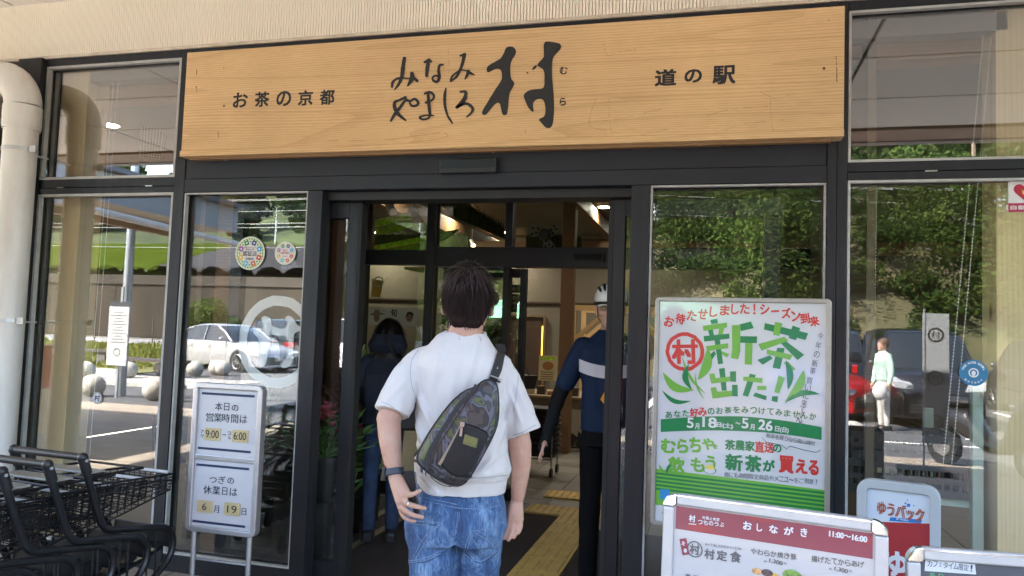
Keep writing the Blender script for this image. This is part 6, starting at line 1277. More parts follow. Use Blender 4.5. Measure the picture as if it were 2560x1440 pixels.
def hair_strands(c, s, n, mat, par, seed, length=(.05, .10), lo=-.1, face=.35, wdt=.0016, flop=1.0, name='hair', back_len=0):
    """short ribbons growing from the scalp ellipsoid and falling down"""
    rg2 = np.random.default_rng(seed); V = []; Fc = []; ce = np.array(c)+np.array([0, -.012, .018])*s; ax = np.array([.082*.93, .082*1.14, .082*1.08])*s
    crown_ = np.array([.01, -.045, .08]); cnt = 0
    while cnt < n:
        d = rg2.normal(size=3); d /= np.linalg.norm(d)
        if d[2] < lo+(.55 if d[1] > face else 0) or (d[1] > face and d[2] < .5) or (abs(d[0]) > .9 and d[2] < -.25): continue
        cnt += 1; p = ce+d*ax*1.0; k = 6; L = rg2.uniform(*length)*s*(1+back_len*max(0, -d[1])*(1-d[2])); out = d.copy(); tang = d*ax-crown_*s; tang -= out*np.dot(tang, out); tang /= np.linalg.norm(tang)+1e-6
        dirn = out*.28*rg2.uniform(.3, 1.2)+tang*1.0+rg2.normal(size=3)*.18; side = np.cross(dirn, out); side /= np.linalg.norm(side)+1e-6; q = p.copy(); o = len(V); w_ = wdt*s*rg2.uniform(.7, 1.6)
        for i in range(k+1):
            t = i/k; ww = w_*(1-t**2*.9); V += [tuple(q-side*ww), tuple(q+side*ww)]
            dirn = dirn+np.array([0, 0, -.30*flop])+rg2.normal(size=3)*.05; dirn /= np.linalg.norm(dirn); q = q+dirn*L/k
            e_ = (q-ce)/(ax*1.03); l = np.linalg.norm(e_)
            if l < 1: q = ce+e_/l*ax*1.03
            
        for i in range(k): a = o+2*i; Fc.append((a, a+1, a+3, a+2))
    me = bpy.data.meshes.new(name); me.from_pydata(V, [], Fc); me.materials.append(mat); me.polygons.foreach_set('use_smooth', [True]*len(me.polygons)); o_ = link(name, me, par); return o_
def nz(x, y, z): return mnoise.noise(Vector((x, y, z)))
def cloth_disp(a, sx, sz, a2=0, s2=20):
    return lambda x, y, z: a*nz(x*sx+.7*nz(x*4, y*4, z*4), y*sx, z*sz)+(a2*nz(x*s2, y*s2, z*s2) if a2 else 0)

# ---------------- the man in white, seen from behind ----------------
man = empty('person', (-.79, -1.52, 0), 'man in white T-shirt and blue jeans seen from behind, reaching for his pocket', 'person', rz=.2613)
def mp(px, py, yl): u, v = Plane(man, yl).uv(px, py); return (u, yl, v)
sc_px = 2.5/F_PX
wr_l = mp(987, 1190, -.13); el_l = mp(972, 1048, -.08); el_r = mp(1300, 1115, -.02); wr_r = mp(1294, 1245, .0); hc_ = mp(1171, 722, .0)
HC = (hc_[0], .0, hc_[2]-.037)
b = MB(); head(b, HC, 1.0)
limb(b, [(HC[0], -.015, HC[2]-.03), (HC[0]-.003, -.02, HC[2]-.11), (0, -.015, 1.42)], [.058, .056, .062])
ell(b, [(0, 0, .86, .12, .085), (0, 0, .95, .12, .085), (0, 0, 1.1, .125, .085), (0, 0, 1.25, .135, .09), (0, -.005, 1.34, .135, .08), (0, -.01, 1.40, .09, .06), (0, -.01, 1.46, .050, .045)])
limb(b, [(-.12, -.005, 1.34), (-.19, -.04, 1.26), el_l], [.034, .034, .040]); limb(b, [el_l, tuple((np.array(el_l)*.6+np.array(wr_l)*.4)+np.array([-.001, -.01, 0])), wr_l], [.038, .0345, .0225])
limb(b, [(.10, -.005, 1.33), (.160, 0, 1.23), el_r], [.034, .034, .038]); limb(b, [el_r, tuple(np.array(el_r)*.62+np.array(wr_r)*.38+np.array([.004, 0, 0])), wr_r], [.037, .034, .0215])
for x, xk, yk in ((-.088, mp(1083, 1400, -.03)[0], .0), (.082, mp(1200, 1400, 0)[0], .03)): limb(b, [(x*.8, 0, .84), (xk, yk*.3, .70), (xk, yk, .5), (xk, yk*.5, .1)], [.048, .044, .040, .034]); limb(b, [(x, 0, .06), (x, .13, .035)], [.035, .028])
# left hand: knuckles, thumb and four fingers closing on the wallet
def fing(pts, r, y0, dy=0): P_ = [mp(q[0], q[1], y0+dy*i) for i, q in enumerate(pts)]; limb(b, P_, [r*(1-.12*i) for i in range(len(P_))], 10, 3)
for a_, q_, w_ in (((987, 1190), (1004, 1238), .017), ((993, 1192), (1014, 1232), .016), ((983, 1192), (999, 1252), .015), ((984, 1195), (1003, 1268), .013)): P_ = [mp(*a_, -.13), mp((a_[0]+q_[0])/2, (a_[1]+q_[1])/2, -.15), mp(*q_, -.165)]; limb(b, P_, [w_*1.1, w_*1.05, w_*.95], 10, 3)
fing([(1013, 1230), (1022, 1237), (1036, 1234), (1051, 1226)], .0105, -.168); fing([(1006, 1250), (1022, 1261), (1040, 1266), (1062, 1271)], .0108, -.170); fing([(1003, 1268), (1018, 1280), (1034, 1288), (1056, 1293)], .0103, -.165); fing([(1003, 1278), (1010, 1292), (1024, 1300), (1038, 1303)], .0088, -.150)
fing([(1004, 1205), (1018, 1216), (1028, 1228)], .0115, -.11, .012)
# right hand hanging, palm turned back
for a_, q_, w_ in (((1296, 1248), (1300, 1298), .013), ((1293, 1248), (1292, 1304), .014), ((1290, 1250), (1283, 1303), .014), ((1288, 1250), (1276, 1298), .013)): limb(b, [mp(*a_, .0), mp((a_[0]+q_[0])/2, (a_[1]+q_[1])/2, -.01), mp(*q_, -.008)], [w_*1.15, w_*1.1, w_], 10, 3)
fing([(1301, 1298), (1302, 1316), (1296, 1332)], .0088, -.008, -.006); fing([(1293, 1305), (1292, 1325), (1284, 1343)], .0095, -.01, -.008); fing([(1284, 1305), (1280, 1327), (1271, 1349)], .0097, -.012, -.008); fing([(1276, 1300), (1269, 1324), (1259, 1346)], .0090, -.010, -.006); fing([(1281, 1262), (1268, 1284), (1264, 1303)], .0105, .02, .0)
link('body', fuse(b, 'body', m_skin, .0036, 3), man)
# watch strap and ring
w0 = np.array(wr_l); ax_ = np.array(el_l)-w0; ax_ /= np.linalg.norm(ax_); cc = w0+ax_*.012
MB().tube([tuple(cc-ax_*.010), tuple(cc+ax_*.010)], .0315, 22).build('watch_strap', M('strap_navy', (.025, .03, .045), .5), man, smooth=True, bev=.002)
c_ = cc+np.array([-.030, -.004, 0]); MB().box(c_[0]-.006, c_[1]-.018, c_[2]-.019, c_[0]+.005, c_[1]+.018, c_[2]+.019).build('watch_case', M('watch_black', (.015, .015, .02), .3), man, bev=.004)
a_ = np.array(mp(1020, 1260, -.1705)); d_ = np.array([.9, 0, -.35]); MB().tube([tuple(a_-d_*.0022), tuple(a_+d_*.0022)], .0117, 16).build('ring', M('ring_silver', (.7, .68, .62), .2, 1), man, smooth=True)
# T-shirt
m_tee = M('white_cotton', (.56, .53, .515), .9, var=.03, vs=7, bump=.3, bs=420)
t_ = MB()
ell(t_, [(.008, 0, .935, .143, .112, .122), (.008, 0, .99, .150, .120, .130), (.010, 0, 1.015, .158, .125, .134), (.006, 0, 1.08, .147, .118, .124), (.0, 0, 1.18, .148, .116, .120), (-.004, 0, 1.28, .151, .118, .122), (-.008, -.004, 1.335, .154, .108, .118), (-.012, -.006, 1.372, .134, .095, .106), (-.010, -.008, 1.404, .105, .074, .086), (-.006, -.008, 1.432, .084, .060, .070), (0, -.008, 1.446, .068, .055, .060)])
hl = mp(977, 1030, -.085); hr = mp(1313, 1082, -.02)
sleeve(t_, [(-.10, -.008, 1.358), (-.145, -.012, 1.338), (-.186, -.045, 1.28), tuple(np.array(hl)+np.array([.004, .004, -.004]))], [.046, .050, .053, .058])
sleeve(t_, [(.085, -.008, 1.352), (.122, -.01, 1.322), (.158, -.012, 1.24), tuple(np.array(hr)+np.array([-.004, 0, -.002]))], [.046, .050, .053, .058])
FOLDS = [(-.15,1.27,-.06,1.12,.006,.011),(-.16,1.22,-.09,1.06,.005,.010),(-.155,1.16,-.05,1.03,.006,.012),(-.15,1.09,-.02,1.0,.006,.011),(-.14,1.03,-.03,.975,.006,.008),(-.13,1.0,-.06,.955,.006,.006),(.14,1.26,.09,1.08,.006,.011),(.15,1.18,.08,1.02,.006,.012),(.15,1.09,.05,1.005,.006,.011),(.05,1.40,.0,1.27,.004,.014),(-.06,1.40,-.10,1.24,.004,.013),(-.02,1.36,-.03,1.18,.003,.016),(.14,1.02,.0,.985,.005,.009),(.10,1.36,.14,1.24,.004,.011),(-.19,1.34,-.24,1.25,.005,.008),(-.22,1.35,-.262,1.26,.004,.007),(-.17,1.30,-.235,1.22,.005,.008),(.17,1.30,.215,1.19,.005,.008),(.15,1.27,.195,1.17,.005,.007),(.19,1.31,.235,1.2,.004,.007)]
def tee_disp(x, y, z):
    g = 0
    for (a0, b0, a1, b1, am, wd) in FOLDS:
        dx, dz = a1-a0, b1-b0; L2 = dx*dx+dz*dz; tt_ = max(0, min(1, ((x-a0)*dx+(z-b0)*dz)/L2)); px_ = a0+dx*tt_+.012*nz(z*9, a0*50, 1); pz_ = b0+dz*tt_; d2 = (x-px_)**2+(z-pz_)**2
        if d2 < .0016: e1 = math.exp(-d2/wd**2); g += 1.5*am*(e1-.55*math.exp(-((x-px_-wd*1.4)**2+(z-pz_)**2)/wd**2))*(math.sin(math.pi*(.12+.76*tt_)))*(1 if y < .02 or abs(x) > .17 else .3)
    return g+tee_base(x, y, z)
def tee_base(x, y, z):
    f = .0040*nz(x*7+1.5*z, y*5, z*4+3)+.0022*nz(x*16+z*9, y*12, z*7)
    f += .005*math.exp(-((z-1.0)/.03)**2)*(.5+nz(x*9, 2, 1))-(.006 if .935 < z < .985 else 0)*(.6+nz(x*12, y*5, 7)*.6)
    if x < -.04 and z < 1.08: f += .006*nz(x*14+z*22, y*4, z*10)
    ax2 = abs(abs(x)-.165); f -= .0045*math.exp(-(ax2/.012)**2)*(1 if 1.12 < z < 1.36 else 0)
    if abs(x) > .18: f += .0035*nz(x*18, y*8, z*22)
    return f
tee = link('t_shirt', fuse(t_, 't_shirt', m_tee, .0048, 5, tee_disp), man)
# neck ribbing, label stitches, sleeve and waist hems
MB().tube([(.058*math.cos(t)*1.12, -.008+.058*math.sin(t)*.98, 1.443+.010*math.sin(t)-.0) for t in np.linspace(0, 6.283, 33)[:-1]], .0065, 8, False, True).build('neck_rib', m_tee, man, smooth=True)
# back welt line on the hem
m_rib = M('rib_knit', (.66, .635, .61), .85, bump=.5, bs=500, stretch=(1, 1, .03))
def bvh_of(o):
    me = o.data; return BVHTree.FromPolygons([v.co for v in me.vertices], [p.vertices for p in me.polygons])
def on_surface(bv, par, px, py, lift=.001):
    Rm = par.rotation_euler.to_matrix(); inv = Rm.inverted(); o = inv @ (Vector(CAM)-par.location); d = inv @ Vector(ray(px, py)); h = bv.ray_cast(o, d.normalized())
    return None if h[0] is None else h[0]+h[1]*lift
def seam(bv, par, pts, r, mat, name, lift=.0008, closed=False, n=5):
    C = catmull([(a, b_, 0) for a, b_ in pts], 5); P_ = [on_surface(bv, par, c[0], c[1], lift) for c in C]; P_ = [p for p in P_ if p is not None]
    if len(P_) > 2: return MB().tube([tuple(p) for p in P_], r, n).build(name, mat, par, smooth=True)
bt = bvh_of(tee); m_sh = M('tee_stitch', (.33, .32, .31), .9)
seam(bt, man, [(1150, 838), (1147, 846), (1150, 850)], .0008, m_sh, 'stitch'); seam(bt, man, [(1198, 843), (1203, 850), (1200, 854)], .0008, m_sh, 'stitch')
seam(bt, man, [(954, 1004), (975, 1013), (998, 1032), (1006, 1044)], .0011, m_sh, 'sleeve_hem'); seam(bt, man, [(1284, 1088), (1310, 1079), (1338, 1062)], .0011, m_sh, 'sleeve_hem')
seam(bt, man, [(1060, 858), (1030, 900), (1027, 950), (1040, 1000)], .0010, m_sh, 'arm_seam'); seam(bt, man, [(1265, 868), (1293, 920), (1292, 980), (1283, 1030)], .0010, m_sh, 'arm_seam')
seam(bt, man, [(1150, 1196), (1200, 1194), (1245, 1190), (1268, 1188)], .0016, m_sh, 'fold_seam')
# jeans
m_den = bpy.data.materials.new('denim'); m_den.use_nodes = True; q_ = m_den.node_tree; bs_ = q_.nodes['Principled BSDF']; N, L_ = q_.nodes.new, q_.links.new; bs_.inputs['Roughness'].default_value = .85
tc_ = N('ShaderNodeTexCoord'); m1 = N('ShaderNodeMapping'); m1.inputs['Scale'].default_value = (1, 1, .35); L_(tc_.outputs['Object'], m1.inputs[0])
n1 = N('ShaderNodeTexNoise'); n1.inputs['Scale'].default_value = 8; n1.inputs['Detail'].default_value = 8; n1.inputs['Roughness'].default_value = .7; L_(m1.outputs[0], n1.inputs[0])
m2 = N('ShaderNodeMapping'); m2.inputs['Scale'].default_value = (1, 1, .08); L_(tc_.outputs['Object'], m2.inputs[0]); n2 = N('ShaderNodeTexNoise'); n2.inputs['Scale'].default_value = 330; n2.inputs['Detail'].default_value = 3; L_(m2.outputs[0], n2.inputs[0])
ad = N('ShaderNodeMath'); ad.operation = 'MULTIPLY_ADD'; ad.inputs[1].default_value = .32; L_(n2.outputs[0], ad.inputs[0]); L_(n1.outputs[0], ad.inputs[2]); rp = N('ShaderNodeValToRGB'); rp.color_ramp.elements[0].position = .52; rp.color_ramp.elements[1].position = .82
rp.color_ramp.elements[0].color = (.012, .028, .075, 1); rp.color_ramp.elements[1].color = (.20, .31, .46, 1); e_ = rp.color_ramp.elements.new(.66); e_.color = (.040, .090, .20, 1); L_(ad.outputs[0], rp.inputs[0]); L_(rp.outputs[0], bs_.inputs['Base Color'])
bp = N('ShaderNodeBump'); bp.inputs['Strength'].default_value = .4; bp.inputs['Distance'].default_value = .001; L_(n2.outputs[0], bp.inputs['Height']); L_(bp.outputs[0], bs_.inputs['Normal'])
j = MB(); ell(j, [(0, 0, 1.0, .128, .10, .10), (0, 0, .94, .140, .108, .112), (-.004, 0, .88, .160, .115, .130), (-.006, 0, .82, .163, .115, .135), (-.006, 0, .78, .158, .110, .120)])
kl = mp(1083, 1400, -.03); kr = mp(1200, 1400, .0)
limb(j, [(-.086, -.025, .84), (kl[0], -.02, kl[2]), (kl[0]-.003, .0, .5), (kl[0], -.01, .12)], [.088, .080, .068, .062]); limb(j, [(.075, -.022, .84), (kr[0]-.004, .0, kr[2]), (kr[0], .03, .5), (kr[0]+.01, .02, .12)], [.086, .070, .062, .06])
def jean_disp(x, y, z):
    f = .0045*nz(x*9, y*7, z*13)+.0025*nz(x*20+z*14, y*14, z*24)
    f -= .010*math.exp(-(x/.012)**2)*(1 if z < .90 else 0); f += .004*nz(x*5+z*20, 0, z*26)*(1 if z < .83 else .3); return f
jeans = link('jeans', fuse(j, 'jeans', m_den, .0055, 4, jean_disp), man); bj = bvh_of(jeans)
m_st = M('denim_seam', (.13, .19, .30), .9, var=.35, vs=140); m_sd = M('denim_seam_shadow', (.018, .04, .10), .9, var=.3, vs=90)
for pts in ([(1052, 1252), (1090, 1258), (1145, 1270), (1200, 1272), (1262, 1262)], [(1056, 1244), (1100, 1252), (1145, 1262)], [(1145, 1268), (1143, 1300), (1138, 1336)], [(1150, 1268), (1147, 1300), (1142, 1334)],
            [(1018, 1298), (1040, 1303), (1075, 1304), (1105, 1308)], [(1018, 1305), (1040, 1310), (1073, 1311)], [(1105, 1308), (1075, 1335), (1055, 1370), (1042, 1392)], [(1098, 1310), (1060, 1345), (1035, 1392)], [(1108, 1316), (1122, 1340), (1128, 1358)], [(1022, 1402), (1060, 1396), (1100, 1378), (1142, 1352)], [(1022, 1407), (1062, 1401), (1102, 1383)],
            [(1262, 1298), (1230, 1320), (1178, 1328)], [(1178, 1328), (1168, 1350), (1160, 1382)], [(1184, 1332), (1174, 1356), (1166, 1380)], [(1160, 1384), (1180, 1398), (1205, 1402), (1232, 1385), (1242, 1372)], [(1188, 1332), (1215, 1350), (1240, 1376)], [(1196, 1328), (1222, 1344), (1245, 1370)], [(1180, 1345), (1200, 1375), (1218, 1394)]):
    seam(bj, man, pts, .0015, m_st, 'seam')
for pts in ([(1030, 1302), (1060, 1307), (1100, 1312)], [(1025, 1404), (1070, 1399), (1140, 1358)], [(1165, 1385), (1200, 1405), (1240, 1378)], [(1147, 1266), (1144, 1300), (1139, 1336)]): seam(bj, man, [(a+2.5, c+3) for a, c in pts], .0018, m_sd, 'painted_seam_shadow', lift=-.0003)  # seam shadows put in as dark denim strips beside the stitching
for x0 in (1079, 1147, 1205, 1052): # belt loops
    p = on_surface(bj, man, x0, 1262, .002)
    if p: MB().box(p.x-.006, p.y-.003, p.z-.022, p.x+.006, p.y+.002, p.z+.024).build('belt_loop', m_den, man, bev=.001)
for s, x in ((-1, -.088), (1, .09)): MB().loft([[(x+a*w_, yy+.0, zz_) for a, zz_ in ((-1, .0), (1, .0), (.9, h_), (-.9, h_))] for yy, w_, h_ in ((-.10, .035, .07), (-.02, .042, .09), (.08, .046, .06), (.17, .03, .035))]).build('shoe', M('shoe_white', (.5, .5, .5), .6), man, bev=.01)
# hair
m_hair = M('hair_brown_black', (.016, .0085, .007), .75, spec=.12, var=.4, vs=90, stretch=(1, 1, .2))
ce = (HC[0], -.014, HC[2]+.020); b = MB(); b.sphere(ce, .082, 24, (.97, 1.12, 1.10)); ell(b, [(HC[0], -.052, HC[2]-.092, .040, .025), (HC[0], -.048, HC[2]-.075, .055, .042), (HC[0], -.040, HC[2]-.045, .068, .055), (HC[0], -.032, HC[2]-.0, .077, .066), (HC[0], -.03, HC[2]+.03, .078, .07)])
hcap = link('hair', fuse(b, 'hair', m_hair, .005, 4, lambda x, y, z: .0035*nz(x*22, y*22, z*9)+.0015*nz(x*60, y*60, z*20)), man)
hair_strands(HC, 1.0, 5200, m_hair, man, 4, (.03, .06), -.40, .30, .0012, .9, 'hair_strands', .1)
for q_i in range(34):
    x_ = HC[0]-.050+.100*q_i/33; y_ = -.082+.9*abs(x_-HC[0])**1.5; z_ = HC[2]-.068+.1*abs(x_-HC[0]); rr_i = random.Random(q_i); L_i = rr_i.uniform(.012, .034)
    MB().tube([(x_, y_, z_+.03), (x_+rr_i.uniform(-.004, .004), y_-.004, z_), (x_+rr_i.uniform(-.01, .01), y_+.002, z_-L_i)], [.006, .005, .0006], 6).build('hair_tuft', m_hair, man, smooth=True)['kind'] = 'stuff'
hair_strands((HC[0], HC[1]-.005, HC[2]+.01), 1.09, 420, M('hair_reddish', (.020, .009, .008), .7), man, 9, (.02, .05), .1, .3, .0008, .3, 'hair_wisps')['kind'] = 'stuff'
# ---------------- sling bag ----------------
bag = empty('sling_bag', tuple(man.location), 'camouflage sling bag with black leather pocket and olive tag worn across the back', 'bag', rz=.2613)
m_camo = bpy.data.materials.new('camouflage'); m_camo.use_nodes = True; q_ = m_camo.node_tree; bs_ = q_.nodes['Principled BSDF']; N, L_ = q_.nodes.new, q_.links.new; bs_.inputs['Roughness'].default_value = .5
tc_ = N('ShaderNodeTexCoord'); m1 = N('ShaderNodeMapping'); m1.inputs['Rotation'].default_value = (0, .6, 0); m1.inputs['Scale'].default_value = (1.5, 1, .75); L_(tc_.outputs['Object'], m1.inputs[0])
n1 = N('ShaderNodeTexNoise'); n1.inputs['Scale'].default_value = 17; n1.inputs['Detail'].default_value = 1.5; n1.inputs['Distortion'].default_value = .8; L_(m1.outputs[0], n1.inputs[0]); rp = N('ShaderNodeValToRGB'); rp.color_ramp.interpolation = 'CONSTANT'
for i, (p_, c_) in enumerate([(0, (.045, .032, .028)), (.40, (.012, .012, .014)), (.475, (.085, .081, .105)), (.545, (.028, .029, .033)), (.595, (.070, .085, .022)), (.66, (.04, .03, .027))]):
    e_ = rp.color_ramp.elements[i] if i < 2 else rp.color_ramp.elements.new(p_); e_.position = p_; e_.color = (*c_, 1)
L_(n1.outputs[0], rp.inputs[0]); L_(rp.outputs[0], bs_.inputs['Base Color']); n3 = N('ShaderNodeTexNoise'); n3.inputs['Scale'].default_value = 500; L_(tc_.outputs['Object'], n3.inputs[0]); bp = N('ShaderNodeBump'); bp.inputs['Strength'].default_value = .3; bp.inputs['Distance'].default_value = .001; L_(n3.outputs[0], bp.inputs['Height']); L_(bp.outputs[0], bs_.inputs['Normal'])
m_lea = M('black_leather', (.008, .008, .009), .48, spec=.3, bump=.25, bs=160, var=.2, vs=12); m_nyl = M('black_nylon', (.012, .012, .013), .6, bump=.3, bs=300)
def BP(q, yl): u, v = Plane(bag, yl).uv(*q); return (u, yl, v)
OUT = [(1190, 968), (1207, 952), (1228, 948), (1243, 962), (1246, 1000), (1246, 1040), (1240, 1072), (1222, 1110), (1200, 1150), (1176, 1190), (1160, 1210), (1138, 1216), (1108, 1206), (1078, 1188), (1050, 1164), (1041, 1150), (1047, 1128), (1070, 1086), (1100, 1042), (1130, 1004), (1160, 978)]
SMO = [(float(a[0]), float(a[1])) for a in smooth_closed(OUT, 1)]
cb = np.mean(np.array(SMO), 0)
def ring_at(sc, yl, sh=(0, 0)): return [BP((cb[0]+(x-cb[0])*sc+sh[0], cb[1]+(y-cb[1])*sc+sh[1]), yl) for x, y in SMO]
MB().loft([ring_at(.93, -.135), ring_at(.99, -.145), ring_at(1.0, -.165), ring_at(1.0, -.185), ring_at(.965, -.202, (3, 0)), ring_at(.86, -.212, (5, 0)), ring_at(.5, -.215, (5, 0)), ring_at(.1, -.216, (5, 0))]).build('bag_body', m_camo, bag, smooth=True)
# piping and zip tracks round the edge
MB().tube(ring_at(1.0, -.187), .0035, 6, False, True).build('piping', m_nyl, bag, smooth=True)
def strip(pts, w_, yl, mat, name, th=.003):
    C = catmull([(a, c, 0) for a, c in pts], 6); A, B_ = [], []
    for i, p in enumerate(C):
        d = (C[min(i+1, len(C)-1)]-C[max(i-1, 0)])[:2]; d = d/(np.linalg.norm(d)+1e-9); nn = np.array([-d[1], d[0]])*w_/2; A.append(tuple(p[:2]+nn)); B_.append(tuple(p[:2]-nn))
    mb = MB(); V = [BP(a, yl-th) for a in A]+[BP(c, yl-th) for c in B_]+[BP(a, yl+th) for a in A]+[BP(c, yl+th) for c in B_]; n = len(A); fs = []
    for i in range(n-1): fs += [(i, i+1, n+i+1, n+i), (2*n+i, 3*n+i, 3*n+i+1, 2*n+i+1), (i, 2*n+i, 2*n+i+1, i+1), (n+i, n+i+1, 3*n+i+1, 3*n+i)]
    fs += [(0, n, 3*n, 2*n), (n-1, 3*n-1, 4*n-1, 2*n-1)][0:2] if False else []
    return mb.add(V, fs).build(name, mat, bag, smooth=True)
strip([(1192, 962), (1178, 985), (1150, 1010), (1112, 1066), (1080, 1118), (1064, 1158), (1072, 1172)], 11, -.210, m_nyl, 'zip_track', .005)
strip([(1188, 978), (1172, 996), (1128, 1062), (1092, 1120), (1078, 1158)], 2.5, -.217, M('zip_teeth', (.03, .03, .03), .3, .6), 'zip_teeth')
strip([(1073, 1160), (1095, 1176), (1130, 1192), (1165, 1198), (1180, 1190)], 5, -.205, m_nyl, 'lower_piping', .007)
# leather pocket
LEA = [(1155, 1055), (1190, 1066), (1224, 1082), (1214, 1112), (1192, 1150), (1172, 1186), (1155, 1194), (1128, 1186), (1101, 1165), (1112, 1140), (1132, 1102)]
Q1 = [(float(a[0]), float(a[1])) for a in smooth_closed(LEA, 1)]; cl_ = np.mean(np.array(Q1), 0)
MB().loft([[BP((cl_[0]+(x-cl_[0])*s, cl_[1]+(y-cl_[1])*s), yl) for x, y in Q1] for s, yl in ((1, -.205), (1, -.217), (.96, -.223), (.6, -.2265), (.1, -.227))]).build('leather_pocket', m_lea, bag, smooth=True)
strip([(1153, 1064), (1137, 1095), (1118, 1128), (1098, 1162)], 7.5, -.219, M('zip_metal', (.22, .21, .17), .45, .8, var=.3, vs=400), 'metal_zip', .004)
def plate(pts, y0, y1, mat, name, bev=.001): return MB().loft([[BP(p, y0) for p in pts], [BP(p, y1) for p in pts]]).build(name, mat, bag, bev=bev)
plate([(1163, 1087), (1194, 1098), (1190, 1118), (1158, 1107)], -.222, -.231, M('olive_tag', (.125, .118, .028), .5, bump=.3, bs=200), 'olive_tag', .002)
ptag = [(1162.5, 1086), (1195, 1097.5), (1190.5, 1119), (1157, 1108)]; MB().tube([BP(p, -.2305) for p in ptag], .0006, 4, False, True).build('tag_stitching', M('stitch_pale', (.4, .38, .2), .8), bag)
plate([(1150, 1054), (1162, 1056), (1160, 1068), (1150, 1067)], -.224, -.232, M('zip_nickel', (.26, .25, .23), .35, .8), 'zip_slider'); plate([(1151, 1068), (1157, 1069), (1155, 1091), (1148, 1091)], -.229, -.233, M('zip_nickel'), 'zip_pull')
plate([(1170, 1008), (1180, 1011), (1185, 1028), (1176, 1030)], -.214, -.221, M('pull_black', (.04, .045, .055), .25, .6), 'zip_pull'); plate([(1051, 1165), (1058, 1166), (1057, 1182), (1051, 1181)], -.16, -.165, M('pull_black'), 'zip_pull'); plate([(1063, 1166), (1067, 1166), (1066, 1188), (1063, 1188)], -.165, -.169, M('pull_black'), 'zip_pull')
strip([(1072, 1172), (1080, 1195), (1105, 1212), (1128, 1217)], 2.2, -.17, m_nyl, 'cord_loop', .0015)
strip([(1036, 1140), (1050, 1120), (1062, 1108)], 5, -.14, m_nyl, 'side_strap', .002); plate([(1035, 1147), (1046, 1150), (1044, 1158), (1034, 1155)], -.14, -.15, M('pull_black'), 'side_buckle')
# strap over the right shoulder, lying on the shirt
def strap_pts(pts, wpx, lift):
    C = catmull([(a, c, 0) for a, c in pts], 6); V = []; last = None
    for i, p in enumerate(C):
        d = (C[min(i+1, len(C)-1)]-C[max(i-1, 0)])[:2]; d = d/(np.linalg.norm(d)+1e-9); nn = np.array([-d[1], d[0]])*wpx/2; R2 = []
        for s in (1, -1):
            h = on_surface(bt, man, p[0]+nn[0]*s, p[1]+nn[1]*s, lift); R2.append(h)
        if R2[0] is None or R2[1] is None: continue
        V += [R2[0], R2[1], R2[1]+Vector((0, .006, 0)), R2[0]+Vector((0, .006, 0))]
    n = len(V)//4; fs = [(4*i+a, 4*i+(a+1) % 4, 4*i+4+(a+1) % 4, 4*i+4+a) for i in range(n-1) for a in range(4)]
    return MB().add([tuple(v) for v in V], fs)
sb = strap_pts([(1256, 872), (1250, 890), (1243, 915), (1236, 935), (1229, 956)], 22, .005); 
V_ = sb.v; top = V_[0:4]
# carry the strap over the shoulder to the chest
c0 = (Vector(top[0])+Vector(top[1]))/2; sv = (Vector(top[1])-Vector(top[0])); P_ = [c0, c0+Vector((-.006, .03, .020)), c0+Vector((-.02, .075, .022)), c0+Vector((-.05, .13, -.03)), c0+Vector((-.09, .165, -.12))]
mb2 = MB()
for i in range(len(P_)-1): mb2.bar(P_[i], P_[i+1], .030, .004, (0, -.6, 1))
sb.build('strap', M('strap_webbing', (.016, .016, .017), .6, bump=.6, bs=600), bag, smooth=False); mb2.build('strap', M('strap_webbing'), bag)
for y0, cc2 in ((937, .35), (944, .4)):
    pass
def bar_on(p, q, r, mat, name):
    a, c = on_surface(bt, man, *p, .012), on_surface(bt, man, *q, .012)
    if a and c: MB().tube([tuple(a), tuple(c)], r, 8).build(name, mat, bag, smooth=True)
bar_on((1223, 939), (1248, 948), .0026, M('steel_bright'), 'strap_slider'); bar_on((1225, 946), (1246, 954), .0030, m_lea, 'strap_slider'); bar_on((1222, 950), (1243, 958), .0022, M('steel_bright'), 'strap_slider')
# ---------------- wallet ----------------
wl_ = empty('wallet', tuple(man.location), 'black leather wallet with a zip edge held in the left hand', 'wallet', rz=.2613)
def WP(q, yl): u, v = Plane(wl_, yl).uv(*q); return (u, yl, v)
MB().loft([[WP(p, y) for p in ((1007, 1178), (1033, 1176), (1047, 1283), (1036, 1286))] for y in (-.150, -.125)]).build('cover', m_lea, wl_, bev=.004)
MB().loft([[WP(p, y) for p in ((1034, 1177), (1040, 1180), (1053, 1284), (1048, 1284))] for y in (-.146, -.128)]).build('zip_edge', M('zip_grey', (.12, .13, .15), .4, .5), wl_, bev=.002)

